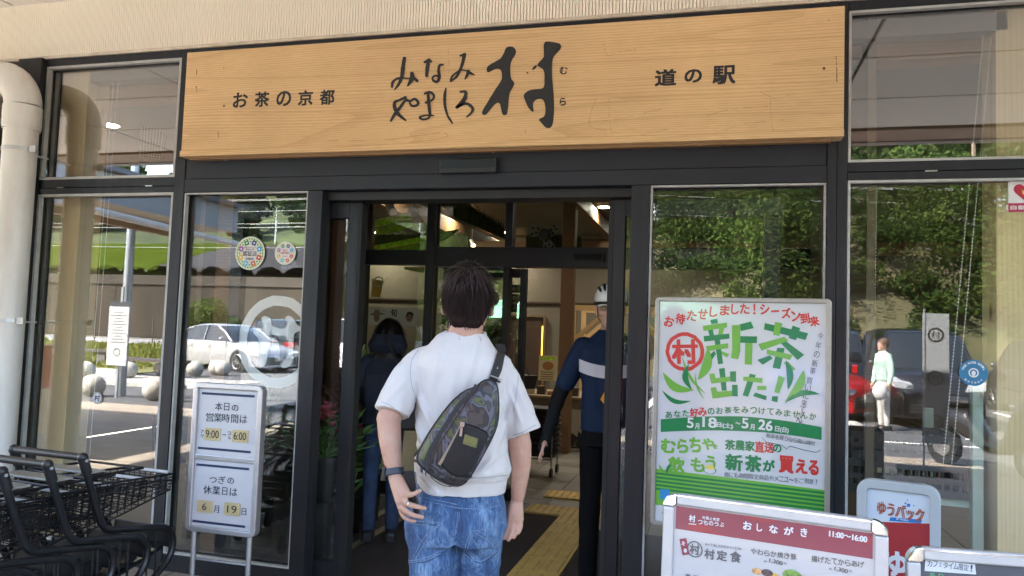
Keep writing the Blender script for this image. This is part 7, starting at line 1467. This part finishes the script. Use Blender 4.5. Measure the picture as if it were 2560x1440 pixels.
# ---------------- generic dressed figure ----------------
def figure(loc, rz, label, H=1.7, lean=0, cloth=None, legs=None, top_r=1.0, arms='down', skin=m_skin2, sleeve='long', headturn=0, shoe=(.02, .02, .02), facep=False, vox=.006, hand_pose=None):
    e = empty('person', (*loc, 0), label, 'person', rz=rz); k = H/1.72
    ly = lambda z: lean*max(0, z-.9*k)
    hc = (0, ly(1.60*k)+lean*.06, 1.595*k)
    b = MB(); head(b, hc, k); limb(b, [(0, hc[1]-.02, hc[2]-.05), (0, ly(1.42*k), 1.42*k)], [.054*k, .058*k])
    ell(b, [(0, 0, .86*k, .11*k, .08*k), (0, ly(1.1*k), 1.1*k, .11*k, .08*k), (0, ly(1.3*k), 1.3*k, .12*k, .08*k), (0, ly(1.42*k), 1.42*k, .06*k, .05*k)])
    J = hand_pose or {}
    for s in (-1, 1):
        el = J.get('el%d' % s, (s*.235*k, ly(1.1*k)+.0, 1.12*k)); wr = J.get('wr%d' % s, (s*.25*k, ly(.9*k)+.05, .87*k)); sh = (s*.13*k, ly(1.34*k), 1.34*k)
        limb(b, [sh, el], [.034*k, .030*k]); limb(b, [el, wr], [.029*k, .022*k]); d = Vector(wr)-Vector(el); d.normalize(); sdv = Vector((0, 1, 0)); W_ = Vector(wr)
        fl_ = Vector(J.get('fin%d' % s, tuple(d)))
        limb(b, [W_, W_+d*.05*k], [.026*k, .030*k])
        for q, (off, L_) in enumerate(((-.026, .062), (-.009, .072), (.009, .068), (.025, .054))):
            p = W_+d*.06*k+sdv*off*k; limb(b, [p, p+(d+fl_)*.5*L_*k+sdv*off*.15, p+(d*.3+fl_*.7)*L_*k+Vector((-s*.012, 0, 0))], [.0095*k, .009*k, .0075*k], 8, 2)
        p = W_+d*.02*k+sdv*.028*k; limb(b, [p, p+d*.035*k+sdv*.022*k, p+d*.065*k+sdv*.020*k+Vector((-s*.01, 0, 0))], [.011*k, .010*k, .008*k], 8, 2)
    for s in (-1, 1): limb(b, [(s*.07*k, 0, .82*k), (s*.088*k, .003, .48*k), (s*.09*k, -.005, .09*k)], [.05*k, .038*k, .035*k]); limb(b, [(s*.09*k, -.02, .05*k), (s*.1*k, .13*k, .035*k)], [.035*k, .028*k])
    link('body', fuse(b, 'body', skin, vox*.75, 3), e)
    t = MB(); R = top_r
    ell(t, [(0, 0, .90*k, .152*k*R, .115*k*R), (0, ly(1.0*k), 1.0*k, .148*k*R, .115*k*R), (0, ly(1.15*k), 1.15*k, .150*k*R, .115*k*R), (0, ly(1.28*k), 1.28*k, .168*k*R, .12*k*R), (0, ly(1.36*k), 1.36*k, .165*k*R, .108*k), (0, ly(1.42*k), 1.42*k, .11*k, .08*k), (0, ly(1.46*k), 1.465*k, .062*k, .06*k)])
    for s in (-1, 1):
        el = Vector(J.get('el%d' % s, (s*.235*k, ly(1.1*k)+.0, 1.12*k))); wr = Vector(J.get('wr%d' % s, (s*.25*k, ly(.9*k)+.05, .87*k))); sh = Vector((s*.150*k, ly(1.365*k), 1.365*k))
        if sleeve == 'long': limb(t, [sh, el, wr], [.062*k*R, .052*k*R, .040*k*R])
        else: m_ = sh.lerp(el, .72); limb(t, [sh, sh.lerp(el, .4), m_], [.062*k, .060*k, .055*k])
        if sleeve == 'arm_cover': limb_mb = MB(); limb(limb_mb, [sh.lerp(el, .5), el, wr, wr+(wr-el).normalized()*.055], [.048*k, .0425*k, .030*k, .032*k]); link('arm_sleeve', fuse(limb_mb, 'arm_sleeve', M('lycra_black', (.006, .006, .007), .8, spec=.2, bump=.2, bs=200), vox*.7, 3, cloth_disp(.002, 14, 30)), e)
    top = link('top', fuse(t, 'top', cloth, vox, 5, cloth_disp(.006, 8, 7, .002, 22)), e)
    j = MB(); ell(j, [(0, 0, .99*k, .13*k, .10*k), (0, 0, .90*k, .145*k, .112*k), (0, 0, .82*k, .15*k, .118*k)])
    for s in (-1, 1): limb(j, [(s*.078*k, 0, .84*k), (s*.088*k, .005, .5*k), (s*.09*k, -.005, .085*k)], [.080*k, .060*k, .052*k])
    link('trousers', fuse(j, 'trousers', legs, vox, 4, cloth_disp(.005, 8, 10)), e)
    for s in (-1, 1): MB().loft([[(s*.09*k+a*w_, yy, zz_) for a, zz_ in ((-1, 0), (1, 0), (.85, h_), (-.85, h_))] for yy, w_, h_ in ((-.09, .034, .07), (-.02, .042, .10), (.09, .046, .06), (.19, .030, .035))]).build('shoe', M('shoe_dark', shoe, .5), e, bev=.012)
    return e, hc, k, top
# cyclist coming out through the door
m_jer = M('jersey_navy', (.008, .019, .052), .75, spec=.2, var=.12, vs=5, bump=.2, bs=300)
cyc, hc, k, jer = figure((-.575, .47), math.pi+.13, 'cyclist in navy jersey, white helmet and glasses half hidden by the right door edge', 1.745, 0, m_jer, M('bib_black', (.004, .004, .005), .9, spec=.15), 1.02, sleeve='arm_cover', facep=True, vox=.0055,
    hand_pose={'el1': (.285, .0, 1.09), 'wr1': (.345, .06, .86), 'el-1': (-.25, 0, 1.10), 'wr-1': (-.27, .05, .86)})
add_face(cyc, hc, k); hx, hy, hz = hc
MB().tube([(.064*math.cos(t), .062*math.sin(t)+.0, 1.475) for t in np.linspace(0, 6.283, 25)[:-1]], .012, 8, False, True).build('collar', m_jer, cyc, smooth=True)
# white band: copy of the jersey surface between two heights, pushed out
def band(o, par, z0, z1, mat, name, push=.0025):
    bm = bmesh.new(); bm.from_mesh(o.data)
    for v in bm.verts: v.co.z -= 1.1*v.co.x**2 if abs(v.co.x) < .2 else .044
    for zc, up in ((z0, False), (z1, True)): bmesh.ops.bisect_plane(bm, geom=bm.verts[:]+bm.edges[:]+bm.faces[:], plane_co=(0, 0, zc), plane_no=(0, 0, 1), clear_outer=up, clear_inner=not up)
    for zc, sx_ in ((.172, 1), (-.172, -1)): bmesh.ops.bisect_plane(bm, geom=bm.verts[:]+bm.edges[:]+bm.faces[:], plane_co=(zc, 0, 0), plane_no=(sx_, 0, 0), clear_outer=True)
    for v in bm.verts: v.co.z += 1.1*v.co.x**2; v.co += v.normal*push
    nm = bpy.data.meshes.new(name); bm.to_mesh(nm); bm.free(); nm.materials.clear(); nm.materials.append(mat); nm.polygons.foreach_set('use_smooth', [True]*len(nm.polygons)); return link(name, nm, par)
band(jer, cyc, 1.215, 1.285, M('band_white', (.55, .53, .60), .7), 'chest_band')
flat([(-.02, 1.07), (.0, 1.12), (.025, 1.14), (.045, 1.10), (.02, 1.07)], .131, M('print_orange', (.75, .33, .02), .6), cyc, 'orange_print')
m_hw = M('helmet_white', (.68, .68, .69), .2, coat=.6); m_hk = M('helmet_black', (.012, .012, .012), .5)
MB().sphere((hx, hy-.012, hz+.045), .093*k, 24, (.95, 1.25, .86)).build('helmet_liner', m_hk, cyc, smooth=True)
MB().sphere((hx, hy-.015, hz+.052), .100*k, 28, (.97, 1.28, .90)).build('helmet_shell', m_hw, cyc, smooth=True)
for q in (-.062, -.038, -.013, .013, .038, .062):
    P_ = []
    for t in np.linspace(.42, math.pi-.35, 13):
        xq = hx+q*(.75+.45*math.sin(t)); R2_ = max(.2, 1-((xq-hx)/(.097*k))**2)**.5; P_.append((xq, hy-.015+.128*k*R2_*math.cos(t), hz+.052+.0905*k*R2_*math.sin(t)))
    for a_, b_ in ((0, 6), (7, 13)): MB().tube(P_[a_:b_], [.003]+[.0085]*(b_-a_-2)+[.003], 8).build('helmet_vent', m_hk, cyc, smooth=True)
MB().tube([(hx+.092*k*math.cos(t), hy-.012+.122*math.sin(t), hz+.018) for t in np.linspace(0, 6.283, 33)[:-1]], .010, 8, False, True).build('helmet_rim', m_hk, cyc, smooth=True)
mb = MB(); mb.tube([(hx-.070, hy+.075, hz+.004), (hx-.04, hy+.103, hz+.012), (hx, hy+.110, hz+.008), (hx+.04, hy+.103, hz+.012), (hx+.070, hy+.075, hz+.004)], .0045, 8)
for s in (-1, 1): mb.tube([(hx+s*.070, hy+.075, hz+.004), (hx+s*.080, hy+.0, hz+.0)], .004, 8)
mb.build('glasses_frame', M('frame_white', (.65, .65, .65), .3), cyc, smooth=True)
for s in (-1, 1): MB().loft([[(hx+s*(.036+.030*math.cos(t))*1, hy+.098-.03*abs(math.cos(t)*.5+.5)**2, hz-.010+.019*math.sin(t)) for t in np.linspace(0, 6.283, 17)[:-1]], [(hx+s*(.036+.030*math.cos(t)), hy+.100-.03*abs(math.cos(t)*.5+.5)**2, hz-.010+.019*math.sin(t)) for t in np.linspace(0, 6.283, 17)[:-1]]]).build('lens', glass_mat('lens_glass', (.62, .58, .5), .08), cyc, smooth=True)
mb = MB()
for s in (-1, 1): mb.tube([(hx+s*.078, hy+.02, hz+.01), (hx+s*.074, hy+.02, hz-.06), (hx+s*.03, hy+.045, hz-.125)], .0035, 6)
mb.build('chin_strap', m_hk, cyc, smooth=True); MB().sphere((hx, hy-.03, hz-.01), .083, 16, (.98, 1.0, .9)).build('hair', M('hair_black', (.012, .010, .009), .5), cyc, smooth=True)
# woman bending over the flowers
wom, hc, k, tp_ = figure((-2.19, 1.0), .36, 'long haired woman in a dark hooded jacket and jeans bending over the flowers', 1.52, .26, M('jacket_navy', (.016, .022, .042), .8, var=.2, vs=6, bump=.3, bs=200), M('dark_denim', (.028, .050, .105), .85, var=.35, vs=13, bump=.2, bs=300), 1.12, vox=.006,
    hand_pose={'el-1': (-.22, .10, 1.02), 'wr-1': (-.16, .28, .92), 'el1': (.24, .08, 1.02), 'wr1': (.18, .26, .92)})
m_hl = M('hair_long_dark', (.012, .008, .007), .35, var=.5, vs=60, stretch=(1, 1, .15)); b = MB(); b.sphere((0, hc[1]-.015, hc[2]+.015), .088, 20, (1, 1.1, 1.1))
ell(b, [(-.03, hc[1]-.10, hc[2]-.33, .05, .02), (-.02, hc[1]-.10, hc[2]-.26, .085, .035), (-.01, hc[1]-.085, hc[2]-.16, .092, .05), (0, hc[1]-.05, hc[2]-.06, .088, .065), (0, hc[1]-.03, hc[2]+.02, .085, .08)])
link('hair', fuse(b, 'hair', m_hl, .006, 4, lambda x, y, z: .006*nz(x*26, y*20, z*5)), wom); hair_strands((0, hc[1]-.02, hc[2]), 1.1, 1100, m_hl, wom, 6, (.12, .24), -.6, .3, .002, 2.0, 'hair_strands')['kind'] = 'stuff'
b = MB(); ell(b, [(.0, .04, 1.28, .12, .045), (0, .02, 1.34, .14, .065), (0, .06, 1.41, .10, .05)]); link('hood', fuse(b, 'hood', M('jacket_navy'), .007, 5), wom)
sb2 = empty('shoulder_bag', (-1.94, .82, .80), 'black nylon shoulder bag with a small metal badge on the hip of the woman', 'bag', rz=.38)
MB().box(-.15, -.07, -.01, .15, .03, .23).build('bag_body', m_nyl, sb2, bev=.02, seg=3); MB().box(-.15, -.082, .10, .15, -.0705, .235).build('flap', m_nyl, sb2, bev=.004); MB().prism([(-.02, .17), (.02, .17), (.0, .145)], -.086, -.0825).build('badge', M('steel_bright'), sb2)
MB().tube([(.02, -.02, .23), (-.06, .0, .40), (-.16, .08, .56), (-.2, .14, .62)], .011, 6).build('strap', m_nyl, sb2, smooth=True)
# woman far inside in a checked shirt
w2, hc, k, tp_ = figure((-2.62, 5.15), -.75, 'dark haired woman in a checked shirt holding a shopping basket deep inside the shop', 1.60, .03, M('check_shirt', (.16, .14, .11), .8, col2=(.03, .028, .025), vs=60), M('bib_black'), 1.12, vox=.009, hand_pose={'el1': (.22, .08, 1.02), 'wr1': (.20, .26, .95), 'el-1': (-.22, .08, 1.02), 'wr-1': (-.12, .26, .95)})
b = MB(); b.sphere((0, hc[1]-.02, hc[2]+.02), .092, 16, (1, 1.08, 1.05)); b.sphere((0, hc[1]-.05, hc[2]-.05), .07, 14); link('hair', fuse(b, 'hair', m_hl, .009, 3), w2); add_face(w2, hc, k)
e = empty('shopping_basket', (-2.30, 5.25, .78), 'black shopping basket carried by the far woman', 'basket', rz=-.75); MB().loft([[(x, y, 0) for x, y in rrect(-.17, -.12, .17, .12, .03, 3)], [(x, y, .16) for x, y in rrect(-.2, -.14, .2, .14, .03, 3)]]).build('bowl', m_bb, e); MB().tube([(-.2, 0, .16), (-.12, 0, .27), (.12, 0, .27), (.2, 0, .16)], .008, 6).build('handle', m_bb, e)
# person with a plastic bag in the car park
q = at_floor(2212, 1075, mirror=True); w3, hc, k, tp_ = figure((float(q[0]), float(q[1])-.1), 1.2, 'person in pale green shirt and white trousers walking in the car park', 1.6, .04, M('shirt_mint', (.42, .58, .50), .8), M('trouser_white', (.55, .53, .5), .8), 1.1, vox=.011)
b = MB(); b.sphere((0, hc[1]-.02, hc[2]+.02), .092, 14, (1, 1.08, 1.0)); link('hair', b.mesh('hair', M('hair_brown', (.09, .05, .03), .6), True), w3); o = MB().sphere((0, 0, .0), .15, 12, (.8, .5, 1.1)).build('plastic_bag', M('plastic_white', (.65, .65, .66), .3), smooth=True); o.location = (float(q[0])-.12, float(q[1])+.2, .68); tag(o, 'white plastic carrier bag in the hand of the person in mint', 'bag')
# =====================================================================
#  CARS, RED BASKETS AND OTHER THINGS OUTSIDE
# =====================================================================
m_glassc = M('car_glass', (.015, .02, .025), .06, coat=.5); m_tyre = M('tyre', (.015, .015, .015), .8); m_rim = M('rim', (.45, .45, .46), .3, .9); m_trim = M('car_trim', (.02, .02, .022), .4); m_lampw = M('headlamp_glass', (.65, .67, .7), .12, .3, coat=.5); m_lampr = M('tail_lamp', (.45, .01, .01), .2, coat=.4)
def car(name, loc, rz, L, W, H, prof, belt, green, paint, label, plate=None, wr=.31, wb=(.18, .80)):
    """prof: body side outline (x 0..1 from the nose, z 0..1); green: glasshouse outline; both spun out to the width"""
    e = empty(name, (*loc, 0), label, 'car', 'parked cars', rz)
    # body: slices along the length, each slice a rounded section
    def zt(x): return np.interp(x, [p[0] for p in prof], [p[1] for p in prof])*H
    def width(x): return W/2*(1-.28*abs(2*x-1)**6-.03)
    mb = MB(); rings = []; n = 36; zb = .17
    for i in range(n+1):
        x = i/n; hw = width(x); b = belt*H; top = min(zt(x), b); X_ = (x-.5)*L
        rings.append([(X_, -hw*.96, zb), (X_, -hw, zb+.1), (X_, -hw, (zb+top)*.55), (X_, -hw*.985, top-.06), (X_, -hw*.93, top-.012), (X_, -hw*.6, top+.012), (X_, 0, top+.02), (X_, hw*.6, top+.012), (X_, hw*.93, top-.012), (X_, hw*.985, top-.06), (X_, hw, (zb+top)*.55), (X_, hw, zb+.1), (X_, hw*.96, zb)])
    mb.loft(rings); mb.build('body', paint, e, smooth=True)
    gx0, gx1 = green[0][0], green[-1][0]; rg_ = []; roof = []
    for i in range(25):
        x = gx0+(gx1-gx0)*i/24; z = np.interp(x, [p[0] for p in green], [p[1] for p in green])*H; b = belt*H; t = (z-b)/(H-b+1e-6); hw = width(x)*.94; hr = width(x)*(.94-.19*max(0, t)); X_ = (x-.5)*L
        rg_.append([(X_, -hw, b-.03), (X_, -hr, max(z-.05, b-.02)), (X_, -hr*.9, max(z-.012, b-.015)), (X_, 0, max(z, b-.01)), (X_, hr*.9, max(z-.012, b-.015)), (X_, hr, max(z-.05, b-.02)), (X_, hw, b-.03)])
    MB().loft(rg_).build('glasshouse', m_glassc, e, smooth=True)
    # roof skin and pillars
    zr = max(p[1] for p in green)*H; idx = [i for i in range(25) if rg_[i][3][2] > zr*.93]
    rr_ = [[(p[0], p[1]*1.012, p[2]+.012) for p in rg_[i][1:6]]+[(p[0], p[1]*.97, p[2]-.02) for p in rg_[i][1:6][::-1]] for i in idx]
    MB().loft(rr_).build('roof', paint, e, smooth=True)
    for s in (1, 5):
        for (i0, i1) in ((0, idx[0]), (24, idx[-1])):
            a, b_ = rg_[i0][s], rg_[i1][s]; pts = [rg_[i][s] for i in (range(i0, i1+1) if i0 < i1 else range(i0, i1-1, -1))]; MB().tube([(p[0], p[1]*1.01, p[2]) for p in pts], .032, 6).build('pillar', paint, e, smooth=True)
        im = (idx[0]+idx[-1])//2; a = rg_[im][s]; b_ = rg_[im][0 if s == 1 else 6]; MB().bar((a[0], a[1]*1.01, a[2]), (b_[0], b_[1]*1.01, b_[2]), .05, .02, (1, 0, 0)).build('pillar', paint, e)
    for fx_ in wb:
        for s in (-1, 1):
            X_ = (fx_-.5)*L; yw = s*(W/2-.09)
            MB().tube([(X_, s*(W/2-.20), wr), (X_, s*(W/2+.004), wr)], wr+.045, 28).build('wheel_arch', m_trim, e)
            w_ = MB().tube([(X_, s*(W/2-.19), wr), (X_, s*(W/2+.012), wr)], wr, 28).build('wheel', m_tyre, e, smooth=True)
            mb = MB(); mb.tube([(X_, s*(W/2+.0125), wr), (X_, s*(W/2+.02), wr)], wr*.3, 14)
            for k in range(7): a = k*2*math.pi/7; mb.bar((X_, s*(W/2+.016), wr), (X_+math.cos(a)*wr*.66, s*(W/2+.016), wr+math.sin(a)*wr*.66), .012, wr*.17, (0, 1, 0))
            R0 = [(X_+math.cos(t)*wr*.68, s*(W/2+.016), wr+math.sin(t)*wr*.68) for t in np.linspace(0, 6.283, 25)[:-1]]; mb.tube(R0, .016, 5, False, True); mb.build('rim', m_rim, w_)
    zf = float(zt(.03)); zr_ = float(min(zt(.97), belt*H))
    for s in (-1, 1):
        mb = MB(); x0 = -L/2; mb.loft([[(x0+.02+.0, s*W*.24, zf-.20), (x0+.02, s*W*.43, zf-.17), (x0+.02, s*W*.43, zf-.06), (x0+.02, s*W*.26, zf-.10)], [(x0+.30, s*W*.34, zf-.10), (x0+.42, s*W*.497, zf-.06), (x0+.46, s*W*.492, zf+.05), (x0+.34, s*W*.36, zf+.04)]]); mb.build('headlight', m_lampw, e, smooth=True)
        MB().box(L/2-.12, s*W*.30 if s > 0 else -W*.47, zr_-.28, L/2+.004, W*.47 if s > 0 else -W*.30, zr_-.08).build('tail_light', m_lampr, e, bev=.02)
        xm = (gx0+.07-.5)*L; MB().sphere((xm, s*(W/2+.07), belt*H+.06), .10, 12, (.6, 1, .7)).build('mirror', paint, e, smooth=True)
        for k in (.36, .56): MB().box((k+.10-.5)*L, s*(W/2-.003) if s > 0 else -W/2-.012, belt*H-.17, (k+.10-.5)*L+.17, W/2+.012 if s > 0 else -(W/2-.003), belt*H-.14).build('door_handle', paint, e)
    MB().box(-L/2-.01, -W*.30, .24, -L/2+.05, W*.30, .24+H*.16).build('grille', m_trim, e, bev=.02)
    mb = MB(); 
    for k in range(3): mb.box(-L/2-.014, -W*.28, .29+k*.06, -L/2-.010, W*.28, .305+k*.06)
    mb.build('grille_bars', m_rim, e)['kind'] = 'stuff'
    MB().box(-L/2-.03, -.165, .36, -L/2-.015, .165, .525).build('number_plate', M('plate_'+(plate or 'white'), (.7, .5, .03) if plate == 'yellow' else (.6, .6, .58), .5), e)
    return e
def paint(n, c, met=.4): return M('car_paint_'+n, c, .28, met, coat=.8)
SED = ([(0, .34), (.02, .46), (.1, .55), (.3, .64), (.36, .67), (.9, .66), (.97, .60), (1, .45)], [(.26, .64), (.36, .86), (.46, .985), (.55, 1), (.68, .97), (.82, .86), (.97, .66)])
VAN = ([(0, .34), (.015, .47), (.08, .54), (.16, .575), (.2, .58), (.97, .58), (1, .4)], [(.16, .57), (.25, .86), (.31, .975), (.5, 1), (.9, .985), (.965, .9), (.985, .57)])
# positions come from where their wheels meet the mirrored ground
f_, r_w = at_floor(622, 932, mirror=True), at_floor(478, 920, mirror=True); dirv = (f_-r_w); ang = math.atan2(-dirv[1], -dirv[0]); mid = (f_+r_w)/2
car('silver_car', (float(mid[0])-.25, float(mid[1])-.85), ang, 4.45, 1.75, 1.42, SED[0], .64, SED[1], paint('silver', (.40, .40, .42), .25), 'silver hatchback parked beyond the stone balls')
car('white_car', (-12.3, -20.4), R_(80), 4.6, 1.8, 1.75, VAN[0], .58, VAN[1], paint('white', (.7, .7, .7), .0), 'white roofed minivan parked behind the silver hatchback')
car('dark_car', (-14.8, -20.9), R_(80), 4.5, 1.75, 1.65, VAN[0], .58, VAN[1], paint('black', (.015, .016, .02), .3), 'dark car parked between the silver and the white one')
car('red_car', (1.2, -13.3), R_(214.5), 4.1, 1.75, 1.48, SED[0], .64, SED[1], paint('red', (.50, .008, .012), .2), 'bright red hatchback in the car park before the wooded hill')
car('black_minivan', (3.95, -13.5), R_(271), 4.5, 1.7, 1.82, VAN[0], .58, VAN[1], paint('black', (.015, .016, .02), .3), 'black boxy minivan facing the shop with a yellow plate', 'yellow')
car('dark_minivan', (2.6, -18.9), R_(80), 4.7, 1.75, 1.9, VAN[0], .58, VAN[1], paint('dark_blue', (.012, .016, .03), .3), 'dark blue tall minivan seen from behind, with red tail lights')
car('small_van', (7.6, -16.3), R_(78), 3.6, 1.5, 1.75, VAN[0], .58, VAN[1], paint('graphite', (.05, .052, .058), .4), 'small graphite van at the far right of the car park')
car('blue_car', (-3.2, -14.4), R_(265), 3.7, 1.5, 1.7, VAN[0], .58, VAN[1], paint('blue', (.02, .06, .30), .3), 'small blue car seen in the narrow glass beside the poster')
# motor scooter
e = empty('motor_scooter', (3.15, -6.35, 0), 'black and silver motor scooter parked at the pavement edge', 'scooter', rz=R_(60))
m_sk = M('scooter_black', (.02, .02, .022), .25, coat=.6)
for x in (-.62, .62):
    w_ = MB().tube([(x, -.05, .23), (x, .05, .23)], .23, 24).build('wheel', m_tyre, e, smooth=True); MB().tube([(x, -.055, .23), (x, .055, .23)], .13, 16).build('rim', m_rim, w_)
mb = MB(); mb.loft([[(x, w2*math.cos(t), z+h*math.sin(t)) for t in np.linspace(0, 6.283, 13)[:-1]] for x, w2, z, h in ((-.85, .03, .62, .03), (-.6, .13, .62, .12), (-.2, .17, .55, .2), (.05, .13, .32, .1), (.3, .16, .32, .07), (.45, .17, .6, .28), (.55, .12, .85, .14), (.6, .04, .95, .04))]); mb.build('body', m_sk, e, smooth=True)
MB().sphere((-.38, 0, .80), .3, 16, (1.2, .45, .22)).build('seat', m_trim, e, smooth=True)
mb = MB(); mb.tube([(.5, -.33, 1.03), (.52, 0, .98), (.5, .33, 1.03)], .016, 8); mb.tube([(.52, 0, .98), (.64, 0, .25)], .03, 8); mb.build('handlebar', m_trim, e, smooth=True)
MB().sphere((.66, 0, .80), .1, 14, (.5, 1, .8)).build('headlight', m_lampw, e, smooth=True)
for s in (-1, 1): MB().sphere((.5, s*.32, 1.15), .06, 10, (.3, 1, .8)).build('mirror', m_trim, e, smooth=True)
# tall banner
q = at_floor(2378, 1165, mirror=True); e = empty('tall_banner', (float(q[0])-.50, -5.9, 0), 'tall pale vertical banner with dark round emblems on a pole', 'banner')
MB().tube([(0, 0, 0), (0, 0, 1.9)], .012, 8).build('pole', m_alu, e); MB().box(-.02, -.001, .35, .26, .001, 1.85).build('cloth', M('banner_cloth', (.30, .32, .34), .8), e); MB().box(-.25, -.2, 0, .25, .2, .06).build('base', m_black, e)
for z in (1.6, 1.1, .6): V_, F_ = ring2d(.12, z, .085, .065, 24); me = bpy.data.meshes.new('emblem'); me.from_pydata([(a, y, b) for y in (.0025,) for a, b in V_], [], F_); me.materials.append(m_ink); link('emblem', me, e); o = write('村', .12, z, .09, .09, m_ink, e, y=.003)
# red basket stack on a dolly with a paper sign
q = at_floor(178, 1108, mirror=True); e = empty('red_basket_stack', (float(q[0])-.25, float(q[1]), 0), 'stack of red plastic baskets on a wheeled frame with a white notice', 'basket stack'); m_rb = M('basket_red', (.50, .015, .02), .5)
for k in range(14): z = .62+k*.036; MB().loft([[(x, y, z) for x, y in rrect(-.2, -.14, .2, .14, .04, 3)], [(x, y, z+.033) for x, y in rrect(-.22, -.155, .22, .155, .05, 3)]]).build('basket', m_rb, e)
MB().box(-.16, .16, .1, .16, .168, .62).build('notice', M('paper_white'), e)
mb = MB()
for sx in (-.2, .2):
    for sy in (-.15, .15): mb.tube([(sx, sy, .05), (sx, sy, .62)], .01, 6)
mb.tube([(-.2, -.15, .6), (.2, -.15, .6)], .01, 6); mb.tube([(-.2, .15, .6), (.2, .15, .6)], .01, 6); mb.build('frame', M('steel_bright'), e, smooth=True)
for sx in (-.2, .2):
    for sy in (-.15, .15): MB().tube([(sx-.012, sy, .04), (sx+.012, sy, .04)], .038, 12).build('wheel', m_tyre, e)
# notice board beside the lamp pole
q = at_floor(302, 1000, mirror=True); e = empty('notice_board', (float(q[0])-.36, float(q[1])-.25, 0), 'tall white notice board with a dark heading fixed beside the grey pole', 'notice board')
MB().box(-.22, -.02, .60, .22, .02, 1.78).build('board', M('board_white', (.42, .44, .46), .5), e); MB().box(-.22, .021, 1.69, .22, .024, 1.78).build('heading', m_txt, e)
mb = MB()
for k in range(11): w_ = .17-.05*((k*7) % 3); mb.box(-w_, .0215, 1.02+k*.055, w_, .023, 1.03+k*.055)
mb.build('small_print', m_txt, e)['kind'] = 'stuff'
V_, F_ = ring2d(0, .84, .075, .06, 24); me = bpy.data.meshes.new('emblem'); me.from_pydata([(a, .022, b) for a, b in V_], [], F_); me.materials.append(m_ink); link('emblem', me, e)
MB().box(-.02, -.06, 0, .02, -.021, 2.05).build('support', MATS['galvanised'], e)
# side wing with its own eaves and pipe (mirrored in the left windows)
wg = empty('side_wing', (-9, -9, 0), 'grey edged roof wing with cream eaves reaching out at the left', 'building')
def wslab(n_, p0, p1, w_, z0, z1, mat, off=0):
    (ax0, ay0), (bx0, by0) = p0, p1
    vs = [(ax0-off, ay0, z0), (bx0-off, by0, z0), (bx0-off-w_, by0, z0), (ax0-off-w_, ay0, z0), (ax0-off, ay0, z1), (bx0-off, by0, z1), (bx0-off-w_, by0, z1), (ax0-off-w_, ay0, z1)]
    return MB().add(vs, [(0, 3, 2, 1), (4, 5, 6, 7), (0, 1, 5, 4), (1, 2, 6, 5), (2, 3, 7, 6), (3, 0, 4, 7)]).build(n_, mat, wg, world=True)
wslab('fascia', (-8.75, -.4), (-9.06, -9.0), .1, 3.22, 3.68, M('fascia_grey', (.34, .36, .38), .5, .2))
wslab('eaves_board', (-8.75, -.4), (-9.06, -9.0), .9, 3.23, 3.27, M('eaves_cream', (.52, .47, .38), .8), .105)
wslab('eaves_beam', (-8.75, -.4), (-9.04, -8.7), .12, 3.02, 3.225, W_beamx, .75)
wslab('roof_slab', (-8.6, -.4), (-8.9, -9.15), 1.4, 3.685, 3.76, M('roof_metal'))
wslab('roof_slab', (-10.01, -.4), (-10.1, -3.9), 3.2, 3.685, 3.76, M('roof_metal'))
wslab('eaves_board', (-9.66, -.4), (-9.7, -3.8), 3.4, 3.22, 3.26, M('eaves_cream'))
for yy in (-1.0, -4.4, -7.9): MB().box(-9.56, yy-.07, 0, -9.42, yy+.07, 3.015).build('post', W_beam, wg, world=True)
MB().tube([(-8.68, -.4, 3.12), (-8.98, -9.0, 2.98)], .06, 12).build('gutter_pipe', m_pvc, wg, world=True, smooth=True)
# green marquee at the far side of the drive
e = empty('green_tent', (-6.3, -14.5, 0), 'pale green event tent roof seen in the inner glass', 'tent')
MB().add([(-1.5, -1.5, 1.9), (1.5, -1.5, 1.9), (1.5, 1.5, 1.9), (-1.5, 1.5, 1.9), (0, 0, 2.6)], [(0, 1, 4), (1, 2, 4), (2, 3, 4), (3, 0, 4)]).build('canopy', M('tent_green', (.22, .55, .32), .7), e)
for sx in (-1.45, 1.45):
    for sy in (-1.45, 1.45): MB().tube([(sx, sy, 0), (sx, sy, 1.92)], .02, 6).build('leg', m_alu, e)
# low wooden bench right
e = empty('plank_bench', (-2.3, -8.6, 0), 'wooden plank bench outside by the kerb', 'bench', 'benches outside', R_(4)); MB().box(-1.1, -.2, .38, 1.1, .2, .44).build('seat', wood_mat('bench_plank', (.5, .3, .13), (.3, .17, .07), 'x'), e)
for s in (-1, 1): MB().box(s*.8-.1, -.15, 0, s*.8+.1, .15, .38).build('leg', M('bench_leg'), e)
